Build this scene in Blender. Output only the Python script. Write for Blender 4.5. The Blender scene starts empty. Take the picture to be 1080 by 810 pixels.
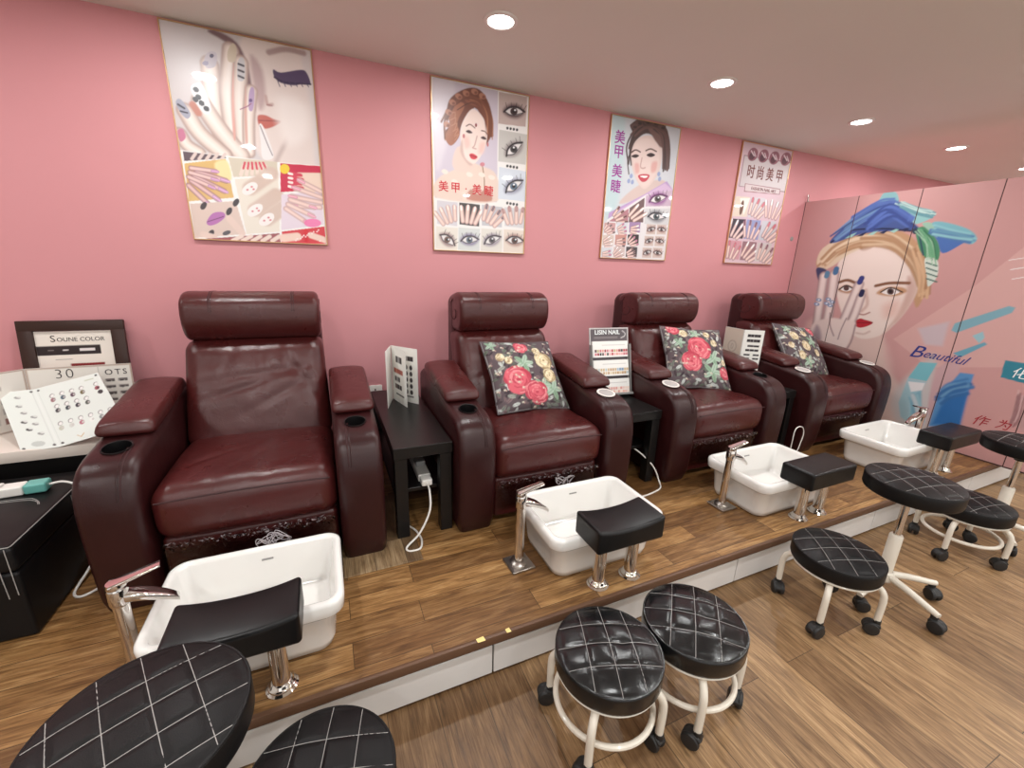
import bpy, bmesh, math, random
import numpy as np
from mathutils import Vector, Matrix, noise

random.seed(4)
S = bpy.context.scene
C = S.collection
PI = math.pi
PLAT = 0.183          # top of the raised platform
CEIL = 2.337


# ------------------------------------------------------------------ materials
def s2l(c):
    c = np.asarray(c, float) / 255.0
    return np.where(c <= 0.04045, c / 12.92, ((c + 0.055) / 1.055) ** 2.4)


def rgb(*c):
    return tuple(float(v) for v in s2l(c)) + (1.0,)


def mat(name, col, rough=0.5, metal=0.0, spec=0.5, coat=0.0, coat_rough=0.1):
    m = bpy.data.materials.new(name)
    m.use_nodes = True
    b = m.node_tree.nodes['Principled BSDF']
    b.inputs['Base Color'].default_value = col
    b.inputs['Roughness'].default_value = rough
    b.inputs['Metallic'].default_value = metal
    b.inputs['Specular IOR Level'].default_value = spec
    b.inputs['Coat Weight'].default_value = coat
    b.inputs['Coat Roughness'].default_value = coat_rough
    return m


class N:
    """small node-building helper"""
    def __init__(s, m):
        s.t = m.node_tree
        s.b = s.t.nodes['Principled BSDF']
        s.co = None

    def new(s, typ, **kw):
        n = s.t.nodes.new(typ)
        for k, v in kw.items():
            setattr(n, k, v)
        return n

    def link(s, a, b):
        s.t.links.new(a, b)

    def coords(s, scale=(1, 1, 1), rot=(0, 0, 0), out='Object'):
        tc = s.new('ShaderNodeTexCoord')
        mp = s.new('ShaderNodeMapping')
        mp.inputs['Scale'].default_value = scale
        mp.inputs['Rotation'].default_value = rot
        s.link(tc.outputs[out], mp.inputs['Vector'])
        return mp.outputs['Vector']

    def noise(s, vec, scale, detail=3, rough=0.5, dist=0.0):
        n = s.new('ShaderNodeTexNoise')
        n.inputs['Scale'].default_value = scale
        n.inputs['Detail'].default_value = detail
        n.inputs['Roughness'].default_value = rough
        n.inputs['Distortion'].default_value = dist
        s.link(vec, n.inputs['Vector'])
        return n.outputs['Fac']

    def ramp(s, fac, stops):
        r = s.new('ShaderNodeValToRGB')
        e = r.color_ramp.elements
        e[0].position, e[0].color = stops[0]
        e[1].position, e[1].color = stops[-1]
        for p, c in stops[1:-1]:
            k = e.new(p)
            k.color = c
        s.link(fac, r.inputs['Fac'])
        return r.outputs['Color']

    def mix(s, fac, a, b, mode='MIX'):
        n = s.new('ShaderNodeMix', data_type='RGBA', blend_type=mode)
        if isinstance(fac, (int, float)):
            n.inputs[0].default_value = fac
        else:
            s.link(fac, n.inputs[0])
        for v, i in ((a, 6), (b, 7)):
            if isinstance(v, tuple):
                n.inputs[i].default_value = v
            else:
                s.link(v, n.inputs[i])
        return n.outputs[2]

    def bump(s, h, strength=0.2, dist=0.01):
        n = s.new('ShaderNodeBump')
        n.inputs['Strength'].default_value = strength
        n.inputs['Distance'].default_value = dist
        s.link(h, n.inputs['Height'])
        s.link(n.outputs['Normal'], s.b.inputs['Normal'])

    def base(s, c):
        s.link(c, s.b.inputs['Base Color'])


def paint_mat(name, col, rough=0.6, amount=0.12, spec=0.3):
    m = mat(name, col, rough, 0, spec)
    n = N(m)
    v = n.coords()
    f = n.noise(v, 2.2, 4)
    g = n.noise(v, 160, 2)
    dark = tuple(x * (1 - amount) for x in col[:3]) + (1,)
    n.base(n.mix(f, dark, col))
    n.bump(g, 0.08, 0.002)
    return m


def leather(name, col, dark, rough=0.36, grain=0.10, wrinkle=0.6, strength=0.34, spec=0.5):
    m = mat(name, col, rough, 0, spec)
    n = N(m)
    v = n.coords()
    f = n.noise(v, 5, 5, 0.6)
    n.base(n.mix(f, dark, col))
    vo = n.new('ShaderNodeTexVoronoi', feature='DISTANCE_TO_EDGE')
    vo.inputs['Scale'].default_value = 300
    n.link(v, vo.inputs['Vector'])
    wr = n.noise(v, 17, 5, 0.55, 0.8)
    mul = n.new('ShaderNodeMath', operation='MULTIPLY')
    mul.inputs[1].default_value = grain
    n.link(vo.outputs['Distance'], mul.inputs[0])
    mw = n.new('ShaderNodeMath', operation='MULTIPLY')
    mw.inputs[1].default_value = wrinkle
    n.link(wr, mw.inputs[0])
    add = n.new('ShaderNodeMath', operation='ADD')
    n.link(mul.outputs[0], add.inputs[0])
    n.link(mw.outputs[0], add.inputs[1])
    n.bump(add.outputs[0], strength, 0.010)
    r = n.new('ShaderNodeMapRange')
    r.inputs['To Min'].default_value = rough - 0.08
    r.inputs['To Max'].default_value = rough + 0.12
    n.link(n.noise(v, 9, 3), r.inputs['Value'])
    n.link(r.outputs[0], n.b.inputs['Roughness'])
    return m


def planks(name, tones, length, width, rotz, rough=0.38, gloss_var=0.1):
    m = mat(name, tones[1], rough, 0, 0.45)
    n = N(m)
    v = n.coords((1, 1, 1), (0, 0, rotz))
    br = n.new('ShaderNodeTexBrick')
    br.offset = 0.37
    br.offset_frequency = 2
    br.inputs['Scale'].default_value = 1.0
    br.inputs['Mortar Size'].default_value = 0.0012
    br.inputs['Mortar Smooth'].default_value = 0.2
    br.inputs['Bias'].default_value = 0.0
    br.inputs['Brick Width'].default_value = length
    br.inputs['Row Height'].default_value = width
    br.inputs['Color1'].default_value = (0, 0, 0, 1)
    br.inputs['Color2'].default_value = (1, 1, 1, 1)
    br.inputs['Mortar'].default_value = (0.5, 0.5, 0.5, 1)
    n.link(v, br.inputs['Vector'])
    # shift the grain from board to board
    sh = n.new('ShaderNodeVectorMath', operation='MULTIPLY')
    sh.inputs[1].default_value = (7.3, 3.1, 0)
    n.link(br.outputs['Color'], sh.inputs[0])
    ad = n.new('ShaderNodeVectorMath', operation='ADD')
    n.link(v, ad.inputs[0])
    n.link(sh.outputs[0], ad.inputs[1])
    st = n.new('ShaderNodeMapping')
    st.inputs['Scale'].default_value = (2.6, 22, 1)
    n.link(ad.outputs[0], st.inputs['Vector'])
    g1 = n.noise(st.outputs['Vector'], 2.2, 6, 0.62, 0.9)
    st2 = n.new('ShaderNodeMapping')
    st2.inputs['Scale'].default_value = (7, 170, 1)
    n.link(ad.outputs[0], st2.inputs['Vector'])
    g2 = n.noise(st2.outputs['Vector'], 1.5, 3, 0.6, 0.2)
    grain = n.ramp(g1, [(0.28, tones[0]), (0.5, tones[1]), (0.72, tones[2])])
    board = n.ramp(br.outputs['Color'], [(0.0, rgb(176, 164, 154)), (1.0, rgb(255, 252, 246))])
    c = n.mix(1.0, grain, board, 'MULTIPLY')
    fine = n.ramp(g2, [(0.36, rgb(186, 174, 162)), (0.58, rgb(255, 255, 255))])
    c = n.mix(0.7, c, fine, 'MULTIPLY')
    c = n.mix(br.outputs['Fac'], c, tuple(x * 0.35 for x in tones[0][:3]) + (1,))
    n.base(c)
    n.bump(g2, 0.08, 0.002)
    r = n.new('ShaderNodeMapRange')
    r.inputs['To Min'].default_value = rough - gloss_var
    r.inputs['To Max'].default_value = rough + gloss_var
    n.link(g1, r.inputs['Value'])
    n.link(r.outputs[0], n.b.inputs['Roughness'])
    return m


def colour_attr_mat(name, rough=0.5, spec=0.5, coat=0.0):
    m = mat(name, (1, 1, 1, 1), rough, 0, spec, coat, 0.03)
    n = N(m)
    a = n.new('ShaderNodeAttribute', attribute_name='paint')
    n.base(a.outputs['Color'])
    return m


M = {}
M['wall'] = paint_mat('pink_wall_paint', rgb(214, 147, 152), 0.6, 0.06)
M['ceiling'] = paint_mat('ceiling_paint', rgb(232, 229, 221), 0.7, 0.04)
M['plain_wall'] = paint_mat('pale_wall_paint', rgb(214, 212, 208), 0.7, 0.05)
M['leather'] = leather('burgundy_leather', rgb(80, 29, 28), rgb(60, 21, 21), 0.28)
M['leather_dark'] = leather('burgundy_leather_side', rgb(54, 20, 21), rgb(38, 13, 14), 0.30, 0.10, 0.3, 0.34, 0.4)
M['thread'] = mat('burgundy_thread', rgb(52, 15, 18), 0.6)
M['platform'] = planks('platform_laminate', [rgb(112, 80, 48), rgb(164, 124, 78), rgb(202, 164, 114)], 0.62, 0.098, 0)
M['floor'] = planks('floor_vinyl', [rgb(122, 96, 70), rgb(168, 136, 100), rgb(202, 170, 130)], 1.2, 0.15, PI / 2, 0.42)
M['offcut'] = planks('offcut_laminate', [rgb(128, 104, 80), rgb(164, 140, 108), rgb(190, 168, 136)], 0.5, 0.12, PI / 2, 0.45)
M['nosing'] = mat('nosing_wood', rgb(98, 70, 52), 0.4)
M['riser'] = paint_mat('riser_white_board', rgb(222, 218, 214), 0.35, 0.08)
M['gap_shade'] = mat('gap_shade', rgb(40, 30, 24), 0.8)
M['ceramic'] = mat('white_ceramic', rgb(238, 236, 232), 0.12, 0, 0.5, 0.6, 0.05)
M['chrome'] = mat('polished_chrome', rgb(226, 222, 218), 0.09, 1.0)
M['steel'] = mat('brushed_steel', rgb(176, 170, 164), 0.28, 1.0)
M['vinyl'] = leather('black_vinyl', rgb(19, 18, 19), rgb(13, 12, 13), 0.42, 0.12, 0.12, 0.25, 0.26)
M['vinyl_smooth'] = leather('smooth_black_vinyl', rgb(17, 16, 17), rgb(12, 11, 12), 0.34, 0.05, 0.10, 0.18, 0.32)
M['vinyl_worn'] = leather('shiny_black_vinyl', rgb(18, 19, 21), rgb(12, 13, 14), 0.22, 0.04, 0.35, 0.3)
M['stitch'] = mat('white_stitching', rgb(158, 155, 152), 0.7)
M['cream_metal'] = mat('cream_painted_metal', rgb(222, 214, 200), 0.32, 0, 0.5, 0.3, 0.1)
M['rubber'] = mat('black_rubber', rgb(30, 29, 29), 0.5)
M['black_wood'] = paint_mat('black_brown_laminate', rgb(20, 18, 18), 0.34, 0.2, 0.4)
M['white_wood'] = paint_mat('white_laminate', rgb(226, 214, 204), 0.4, 0.04)
M['white_plastic'] = mat('white_plastic', rgb(236, 232, 226), 0.35)
M['teal_plastic'] = mat('teal_plastic', rgb(104, 176, 168), 0.4)
M['grey_plastic'] = mat('grey_plastic', rgb(150, 148, 146), 0.4)
M['black_plastic'] = mat('black_plastic', rgb(16, 15, 16), 0.3)
M['gold'] = mat('gold_moulding', rgb(214, 176, 130), 0.3, 0.75)
M['dark_frame'] = paint_mat('dark_brown_frame', rgb(58, 36, 30), 0.4, 0.25)
M['print'] = colour_attr_mat('glazed_print', 0.35, 0.5, 0.8)
M['matte_print'] = colour_attr_mat('matte_print', 0.5, 0.4, 0.0)
M['fabric_print'] = colour_attr_mat('printed_cushion_fabric', 0.85, 0.2, 0.0)
M['red_ink'] = mat('red_ink', rgb(196, 40, 52), 0.5)
M['brown_ink'] = mat('brown_ink', rgb(122, 66, 62), 0.5)
M['purple_ink'] = mat('purple_ink', rgb(150, 46, 140), 0.5)
M['blue_ink'] = mat('blue_ink', rgb(44, 56, 132), 0.5)
M['dark_red_ink'] = mat('dark_red_ink', rgb(160, 30, 44), 0.5)
M['white_ink'] = mat('white_ink', rgb(240, 244, 244), 0.5)
M['black_ink'] = mat('black_ink', rgb(58, 50, 50), 0.5)
M['seam'] = mat('dark_panel_seam', rgb(70, 46, 44), 0.7)
M['yellow'] = mat('pale_yellow_tape', rgb(240, 214, 140), 0.6)
M['cap'] = mat('white_lid', rgb(232, 226, 220), 0.3)
M['crumple'] = mat('crumpled_film_sparkle', rgb(150, 140, 143), 0.1, 0, 0.8)
M['lid_grey'] = mat('grey_lid_inset', rgb(176, 172, 170), 0.4)
M['clear_tie'] = mat('pale_plastic_tie', rgb(196, 186, 190), 0.25)

# thin clear film
m = bpy.data.materials.new('clear_wrap')
m.use_nodes = True
t = m.node_tree
t.nodes.remove(t.nodes['Principled BSDF'])
o_ = t.nodes['Material Output']
tr = t.nodes.new('ShaderNodeBsdfTransparent')
tr.inputs['Color'].default_value = (0.8, 0.76, 0.76, 1)
gl = t.nodes.new('ShaderNodeBsdfGlossy')
gl.inputs['Roughness'].default_value = 0.12
gl.inputs['Color'].default_value = (0.95, 0.93, 0.93, 1)
mx = t.nodes.new('ShaderNodeMixShader')
fr = t.nodes.new('ShaderNodeFresnel')
fr.inputs['IOR'].default_value = 1.45
t.links.new(fr.outputs[0], mx.inputs[0])
t.links.new(tr.outputs[0], mx.inputs[1])
t.links.new(gl.outputs[0], mx.inputs[2])
t.links.new(mx.outputs[0], o_.inputs['Surface'])
M['film'] = m

m = bpy.data.materials.new('lamp_glow')
m.use_nodes = True
b_ = m.node_tree.nodes['Principled BSDF']
b_.inputs['Base Color'].default_value = (0.9, 0.9, 0.88, 1)
b_.inputs['Emission Color'].default_value = (1.0, 0.98, 0.95, 1)
b_.inputs['Emission Strength'].default_value = 14.0
M['glow'] = m


# ------------------------------------------------------------------ objects
def obj(name, me, material=None, parent=None, loc=None, rot=None, smooth=35):
    if isinstance(me, bmesh.types.BMesh):
        bm = me
        me = bpy.data.meshes.new(name)
        bm.normal_update()
        bm.to_mesh(me)
        bm.free()
    if smooth is not None and len(me.polygons):
        me.polygons.foreach_set('use_smooth', [True] * len(me.polygons))
        if smooth < 180:
            me.set_sharp_from_angle(angle=math.radians(smooth))
    if material is not None:
        for mm in (material if isinstance(material, (list, tuple)) else [material]):
            me.materials.append(mm)
    o = bpy.data.objects.new(name, me)
    C.objects.link(o)
    if parent is not None:
        o.parent = parent
    if loc is not None:
        o.location = loc
    if rot is not None:
        o.rotation_euler = rot
    return o


def tag(o, label=None, cat=None, group=None, kind=None):
    if label:
        o['label'] = label
    if cat:
        o['category'] = cat
    if group:
        o['group'] = group
    if kind:
        o['kind'] = kind
    return o


def thing(name, label, cat, loc=(0, 0, 0), rotz=0.0, group=None):
    o = bpy.data.objects.new(name, None)
    o.empty_display_size = 0.1
    C.objects.link(o)
    o.location = loc
    o.rotation_euler = (0, 0, rotz)
    return tag(o, label, cat, group)


def struct(name, me, material, smooth=35):
    return tag(obj(name, me, material, smooth=smooth), kind='structure')


def dup(root, loc, rotz, label, group=None):
    r = root.copy()
    C.objects.link(r)
    r.location = loc
    r.rotation_euler = (0, 0, rotz)
    r['label'] = label
    if group:
        r['group'] = group
    for ch in list(root.children):
        c = ch.copy()
        C.objects.link(c)
        c.parent = r
        for g in list(ch.children):
            d = g.copy()
            C.objects.link(d)
            d.parent = c
    return r


# ------------------------------------------------------------------ shapes
def from_data(vs, fs):
    bm = bmesh.new()
    v = [bm.verts.new(p) for p in vs]
    for f in fs:
        try:
            bm.faces.new([v[i] for i in f])
        except ValueError:
            pass
    bmesh.ops.recalc_face_normals(bm, faces=bm.faces)
    return bm


def join(*bms):
    a = bms[0]
    for b in bms[1:]:
        me = bpy.data.meshes.new('tmp')
        b.to_mesh(me)
        b.free()
        a.from_mesh(me)
        bpy.data.meshes.remove(me)
    return a


def box(x0, x1, y0, y1, z0, z1, bev=0.0, seg=2):
    bm = bmesh.new()
    bmesh.ops.create_cube(bm, size=1.0)
    for v in bm.verts:
        v.co = Vector(((x0 + x1) / 2 + v.co.x * (x1 - x0), (y0 + y1) / 2 + v.co.y * (y1 - y0), (z0 + z1) / 2 + v.co.z * (z1 - z0)))
    if bev:
        bmesh.ops.bevel(bm, geom=bm.edges[:], offset=bev, segments=seg, profile=0.5, affect='EDGES')
    return bm


def rounded_box(x0, x1, y0, y1, z0, z1, r, n=(6, 6, 6), f=None, arc=4):
    """box with round edges on a dense grid so that it can be puffed and bent by f(u, v, w, co)"""
    c = ((x0 + x1) / 2, (y0 + y1) / 2, (z0 + z1) / 2)
    h = ((x1 - x0) / 2, (y1 - y0) / 2, (z1 - z0) / 2)
    ax = []
    for i in range(3):
        a = h[i] - r
        flat = np.linspace(-a, a, n[i] + 1)
        t = np.tan(np.linspace(0, PI / 4, arc + 1))[1:] * r
        ax.append(np.concatenate([-(a + t[::-1]), flat, a + t]))
    verts, idx, faces = [], {}, []

    def vert(p):
        k = tuple(round(q, 6) for q in p)
        if k not in idx:
            inn = [max(-(h[i] - r), min(h[i] - r, p[i])) for i in range(3)]
            d = Vector([p[i] - inn[i] for i in range(3)])
            d = d.normalized() * r if d.length > 1e-9 else d
            q = Vector(inn) + d
            co = Vector((q.x + c[0], q.y + c[1], q.z + c[2]))
            if f:
                co = Vector(f(q.x / h[0], q.y / h[1], q.z / h[2], co))
            idx[k] = len(verts)
            verts.append(co)
        return idx[k]
    for i in range(3):
        j, k = (i + 1) % 3, (i + 2) % 3
        for sgn in (-1, 1):
            for a in range(len(ax[j]) - 1):
                for b in range(len(ax[k]) - 1):
                    quad = []
                    for da, db in ((0, 0), (1, 0), (1, 1), (0, 1)):
                        p = [0, 0, 0]
                        p[i] = sgn * h[i]
                        p[j] = ax[j][a + da]
                        p[k] = ax[k][b + db]
                        quad.append(vert(p))
                    faces.append(quad if sgn > 0 else quad[::-1])
    return from_data(verts, faces)


def prism(profile, x0, x1, bev=0.0, seg=3, swap=None):
    """extrude a (y, z) outline along x and round its rims"""
    bm = bmesh.new()
    a = [bm.verts.new((x0, p[0], p[1])) for p in profile]
    b = [bm.verts.new((x1, p[0], p[1])) for p in profile]
    n = len(profile)
    fa = bm.faces.new(a)
    fb = bm.faces.new(b[::-1])
    for i in range(n):
        bm.faces.new((a[i], b[i], b[(i + 1) % n], a[(i + 1) % n]))
    bmesh.ops.recalc_face_normals(bm, faces=bm.faces)
    if bev:
        rim = list(set(list(fa.edges) + list(fb.edges)))
        bmesh.ops.bevel(bm, geom=rim, offset=bev, segments=seg, profile=0.5, affect='EDGES', clamp_overlap=False)
    return bm


def smooth_line(pts, n=8, closed=False):
    P = [np.array(p, float) for p in pts]
    out = []
    m = len(P)
    for i in range(m if closed else m - 1):
        p1, p2 = P[i], P[(i + 1) % m]
        p0 = P[i - 1] if (closed or i > 0) else 2 * p1 - p2
        p3 = P[(i + 2) % m] if (closed or i + 2 < m) else 2 * p2 - p1
        for k in range(n):
            t = k / n
            out.append(0.5 * ((2 * p1) + (-p0 + p2) * t + (2 * p0 - 5 * p1 + 4 * p2 - p3) * t * t + (-p0 + 3 * p1 - 3 * p2 + p3) * t ** 3))
    if not closed:
        out.append(P[-1])
    return out


def tube(pts, r, seg=10, closed=False, caps=True, flat=1.0):
    pts = [Vector(tuple(p)) for p in pts]
    n = len(pts)
    rr = r if isinstance(r, (list, tuple)) else [r] * n
    bm = bmesh.new()
    rings = []
    up = None
    for i, p in enumerate(pts):
        a = pts[i - 1] if (closed or i > 0) else p
        b = pts[(i + 1) % n] if (closed or i + 1 < n) else p
        t = (b - a).normalized()
        if up is None:
            up = Vector((0, 0, 1)) if abs(t.z) < 0.9 else Vector((1, 0, 0))
        sx = t.cross(up)
        if sx.length < 1e-6:
            sx = t.orthogonal()
        sx.normalize()
        up = sx.cross(t).normalized()
        rings.append([bm.verts.new(p + sx * (rr[i] * math.cos(2 * PI * k / seg)) + up * (rr[i] * flat * math.sin(2 * PI * k / seg))) for k in range(seg)])
    for i in range(n if closed else n - 1):
        A, B = rings[i], rings[(i + 1) % n]
        for k in range(seg):
            bm.faces.new((A[k], A[(k + 1) % seg], B[(k + 1) % seg], B[k]))
    if caps and not closed:
        bm.faces.new(rings[0])
        bm.faces.new(rings[-1][::-1])
    bmesh.ops.recalc_face_normals(bm, faces=bm.faces)
    return bm


def lathe(prof, seg=32, c=(0, 0, 0)):
    vs, fs, rows = [], [], []
    for r, z in prof:
        if r < 1e-6:
            rows.append([len(vs)])
            vs.append((c[0], c[1], c[2] + z))
        else:
            rows.append(list(range(len(vs), len(vs) + seg)))
            vs += [(c[0] + r * math.cos(2 * PI * k / seg), c[1] + r * math.sin(2 * PI * k / seg), c[2] + z) for k in range(seg)]
    for a, b in zip(rows, rows[1:]):
        for k in range(seg):
            q = [a[k % len(a)], a[(k + 1) % len(a)], b[(k + 1) % len(b)], b[k % len(b)]]
            q2 = []
            for v in q:
                if v not in q2:
                    q2.append(v)
            if len(q2) > 2:
                fs.append(q2)
    return from_data(vs, fs)


def rrect(hx, hy, r, n=6):
    pts = []
    for cx, cy, a0 in ((hx - r, hy - r, 0), (-(hx - r), hy - r, PI / 2), (-(hx - r), -(hy - r), PI), (hx - r, -(hy - r), 1.5 * PI)):
        for k in range(n + 1):
            a = a0 + k * PI / 2 / n
            pts.append((cx + r * math.cos(a), cy + r * math.sin(a)))
    return pts


def loft(rings, cap0=True, cap1=True):
    vs, fs = [], []
    n = len(rings[0])
    for r in rings:
        vs += [tuple(p) for p in r]
    for i in range(len(rings) - 1):
        for k in range(n):
            fs.append((i * n + k, i * n + (k + 1) % n, (i + 1) * n + (k + 1) % n, (i + 1) * n + k))
    if cap0:
        fs.append(tuple(range(n))[::-1])
    if cap1:
        fs.append(tuple(range((len(rings) - 1) * n, len(rings) * n)))
    return from_data(vs, fs)


def xform(bm, mtx):
    bmesh.ops.transform(bm, matrix=mtx, verts=bm.verts)
    return bm


def lettering(name, body, size, material, parent, mtx, shear=0.0, align='CENTER', depth=0.0006, spacing=1.0, width=1.0, bold=0.0):
    cu = bpy.data.curves.new('txt', 'FONT')
    cu.body = body
    cu.size = size
    cu.shear = shear
    cu.align_x = align
    cu.align_y = 'CENTER'
    cu.extrude = depth
    cu.offset = bold
    cu.space_character = spacing
    cu.resolution_u = 3
    o = bpy.data.objects.new('txt', cu)
    C.objects.link(o)
    bpy.context.view_layer.update()
    me = bpy.data.meshes.new_from_object(o.evaluated_get(bpy.context.evaluated_depsgraph_get()))
    bpy.data.objects.remove(o)
    bpy.data.curves.remove(cu)
    me.transform(mtx @ Matrix.Diagonal((width, 1, 1, 1)))
    me.materials.clear()
    return obj(name, me, material, parent, smooth=None)


# ------------------------------------------------------------------ painter for printed surfaces
def catmull(q, n=5, closed=True):
    return np.array(smooth_line(q, n, closed))


def seg_dist(X, Y, pts, closed):
    d = np.full(X.shape, 1e9)
    ins = np.zeros(X.shape, bool)
    n = len(pts)
    for i in range(n if closed else n - 1):
        x0, y0 = pts[i]
        x1, y1 = pts[(i + 1) % n]
        dx, dy = x1 - x0, y1 - y0
        L = dx * dx + dy * dy + 1e-12
        t = np.clip(((X - x0) * dx + (Y - y0) * dy) / L, 0, 1)
        d = np.minimum(d, (X - x0 - t * dx) ** 2 + (Y - y0 - t * dy) ** 2)
        if closed and abs(dy) > 1e-12:
            c = ((y0 > Y) != (y1 > Y)) & (X < (x1 - x0) * (Y - y0) / dy + x0)
            ins ^= c
    return np.sqrt(d), ins


def paint(ops, W, H, nx, ny):
    """raster of linear colours, ny+1 rows from the top, sizes in mm"""
    xs = np.linspace(0, W, nx + 1)
    ys = np.linspace(0, H, ny + 1)
    img = np.ones((ny + 1, nx + 1, 3)) * 0.8
    px = max(W / nx, H / ny)
    for op in ops:
        kind, col, soft, sm, flat = op[:5]
        q = np.array(flat, float).reshape(-1, 2)
        w = op[5] if kind == 's' else 0
        if sm and len(q) > 2:
            q = catmull(q, 4, kind == 'p')
        soft = max(soft, px * 0.7)
        pad = soft + w / 2 + px
        i0, i1 = np.searchsorted(xs, [q[:, 0].min() - pad, q[:, 0].max() + pad])
        j0, j1 = np.searchsorted(ys, [q[:, 1].min() - pad, q[:, 1].max() + pad])
        if i1 <= i0 or j1 <= j0:
            continue
        X, Y = np.meshgrid(xs[i0:i1], ys[j0:j1])
        d, ins = seg_dist(X, Y, q, kind == 'p')
        sd = np.where(ins, -d, d) if kind == 'p' else d - max(w, px * 0.8) / 2
        a = np.clip(0.5 - sd / soft, 0, 1)
        a = (a * a * (3 - 2 * a))[..., None]
        img[j0:j1, i0:i1] = img[j0:j1, i0:i1] * (1 - a) + np.array(s2l(col)) * a
    return img


def paint_mesh(name, img, co):
    """grid mesh; co is an array (rows, cols, 3) of positions"""
    ny, nx = img.shape[0] - 1, img.shape[1] - 1
    me = bpy.data.meshes.new(name)
    idx = np.arange((ny + 1) * (nx + 1)).reshape(ny + 1, nx + 1)
    f = np.stack([idx[1:, :-1], idx[1:, 1:], idx[:-1, 1:], idx[:-1, :-1]], -1).reshape(-1, 4)
    me.vertices.add(co.shape[0] * co.shape[1])
    me.vertices.foreach_set('co', co.reshape(-1))
    me.loops.add(f.size)
    me.loops.foreach_set('vertex_index', f.reshape(-1).astype(np.int32))
    me.polygons.add(len(f))
    me.polygons.foreach_set('loop_start', np.arange(0, f.size, 4, dtype=np.int32))
    me.update(calc_edges=True)
    at = me.color_attributes.new('paint', 'FLOAT_COLOR', 'POINT')
    at.data.foreach_set('color', np.concatenate([img, np.ones(img.shape[:2] + (1,))], -1).astype(np.float32).reshape(-1))
    return me


def flat_print(name, ops, W, H, nx, ny, origin, ux, uy, material, parent):
    """printed sheet: origin = top left corner, ux / uy = unit vectors to the right and down, sizes in metres"""
    img = paint(ops, W * 1000, H * 1000, nx, ny)
    u = np.linspace(0, W, nx + 1)[None, :, None]
    v = np.linspace(0, H, ny + 1)[:, None, None]
    co = np.array(origin)[None, None] + u * np.array(ux) + v * np.array(uy)
    return obj(name, paint_mesh(name, img, co), material, parent, smooth=180)


def rect_op(col, x0, y0, x1, y1, soft=1):
    return ('p', col, soft, 0, [x0, y0, x1, y0, x1, y1, x0, y1])


def ell_op(col, cx, cy, rx, ry, ang=0.0, soft=2):
    p = []
    for k in range(10):
        t = 2 * PI * k / 10
        p += [cx + rx * math.cos(t) * math.cos(ang) - ry * math.sin(t) * math.sin(ang), cy + rx * math.cos(t) * math.sin(ang) + ry * math.sin(t) * math.cos(ang)]
    return ('p', col, soft, 1, p)


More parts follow.
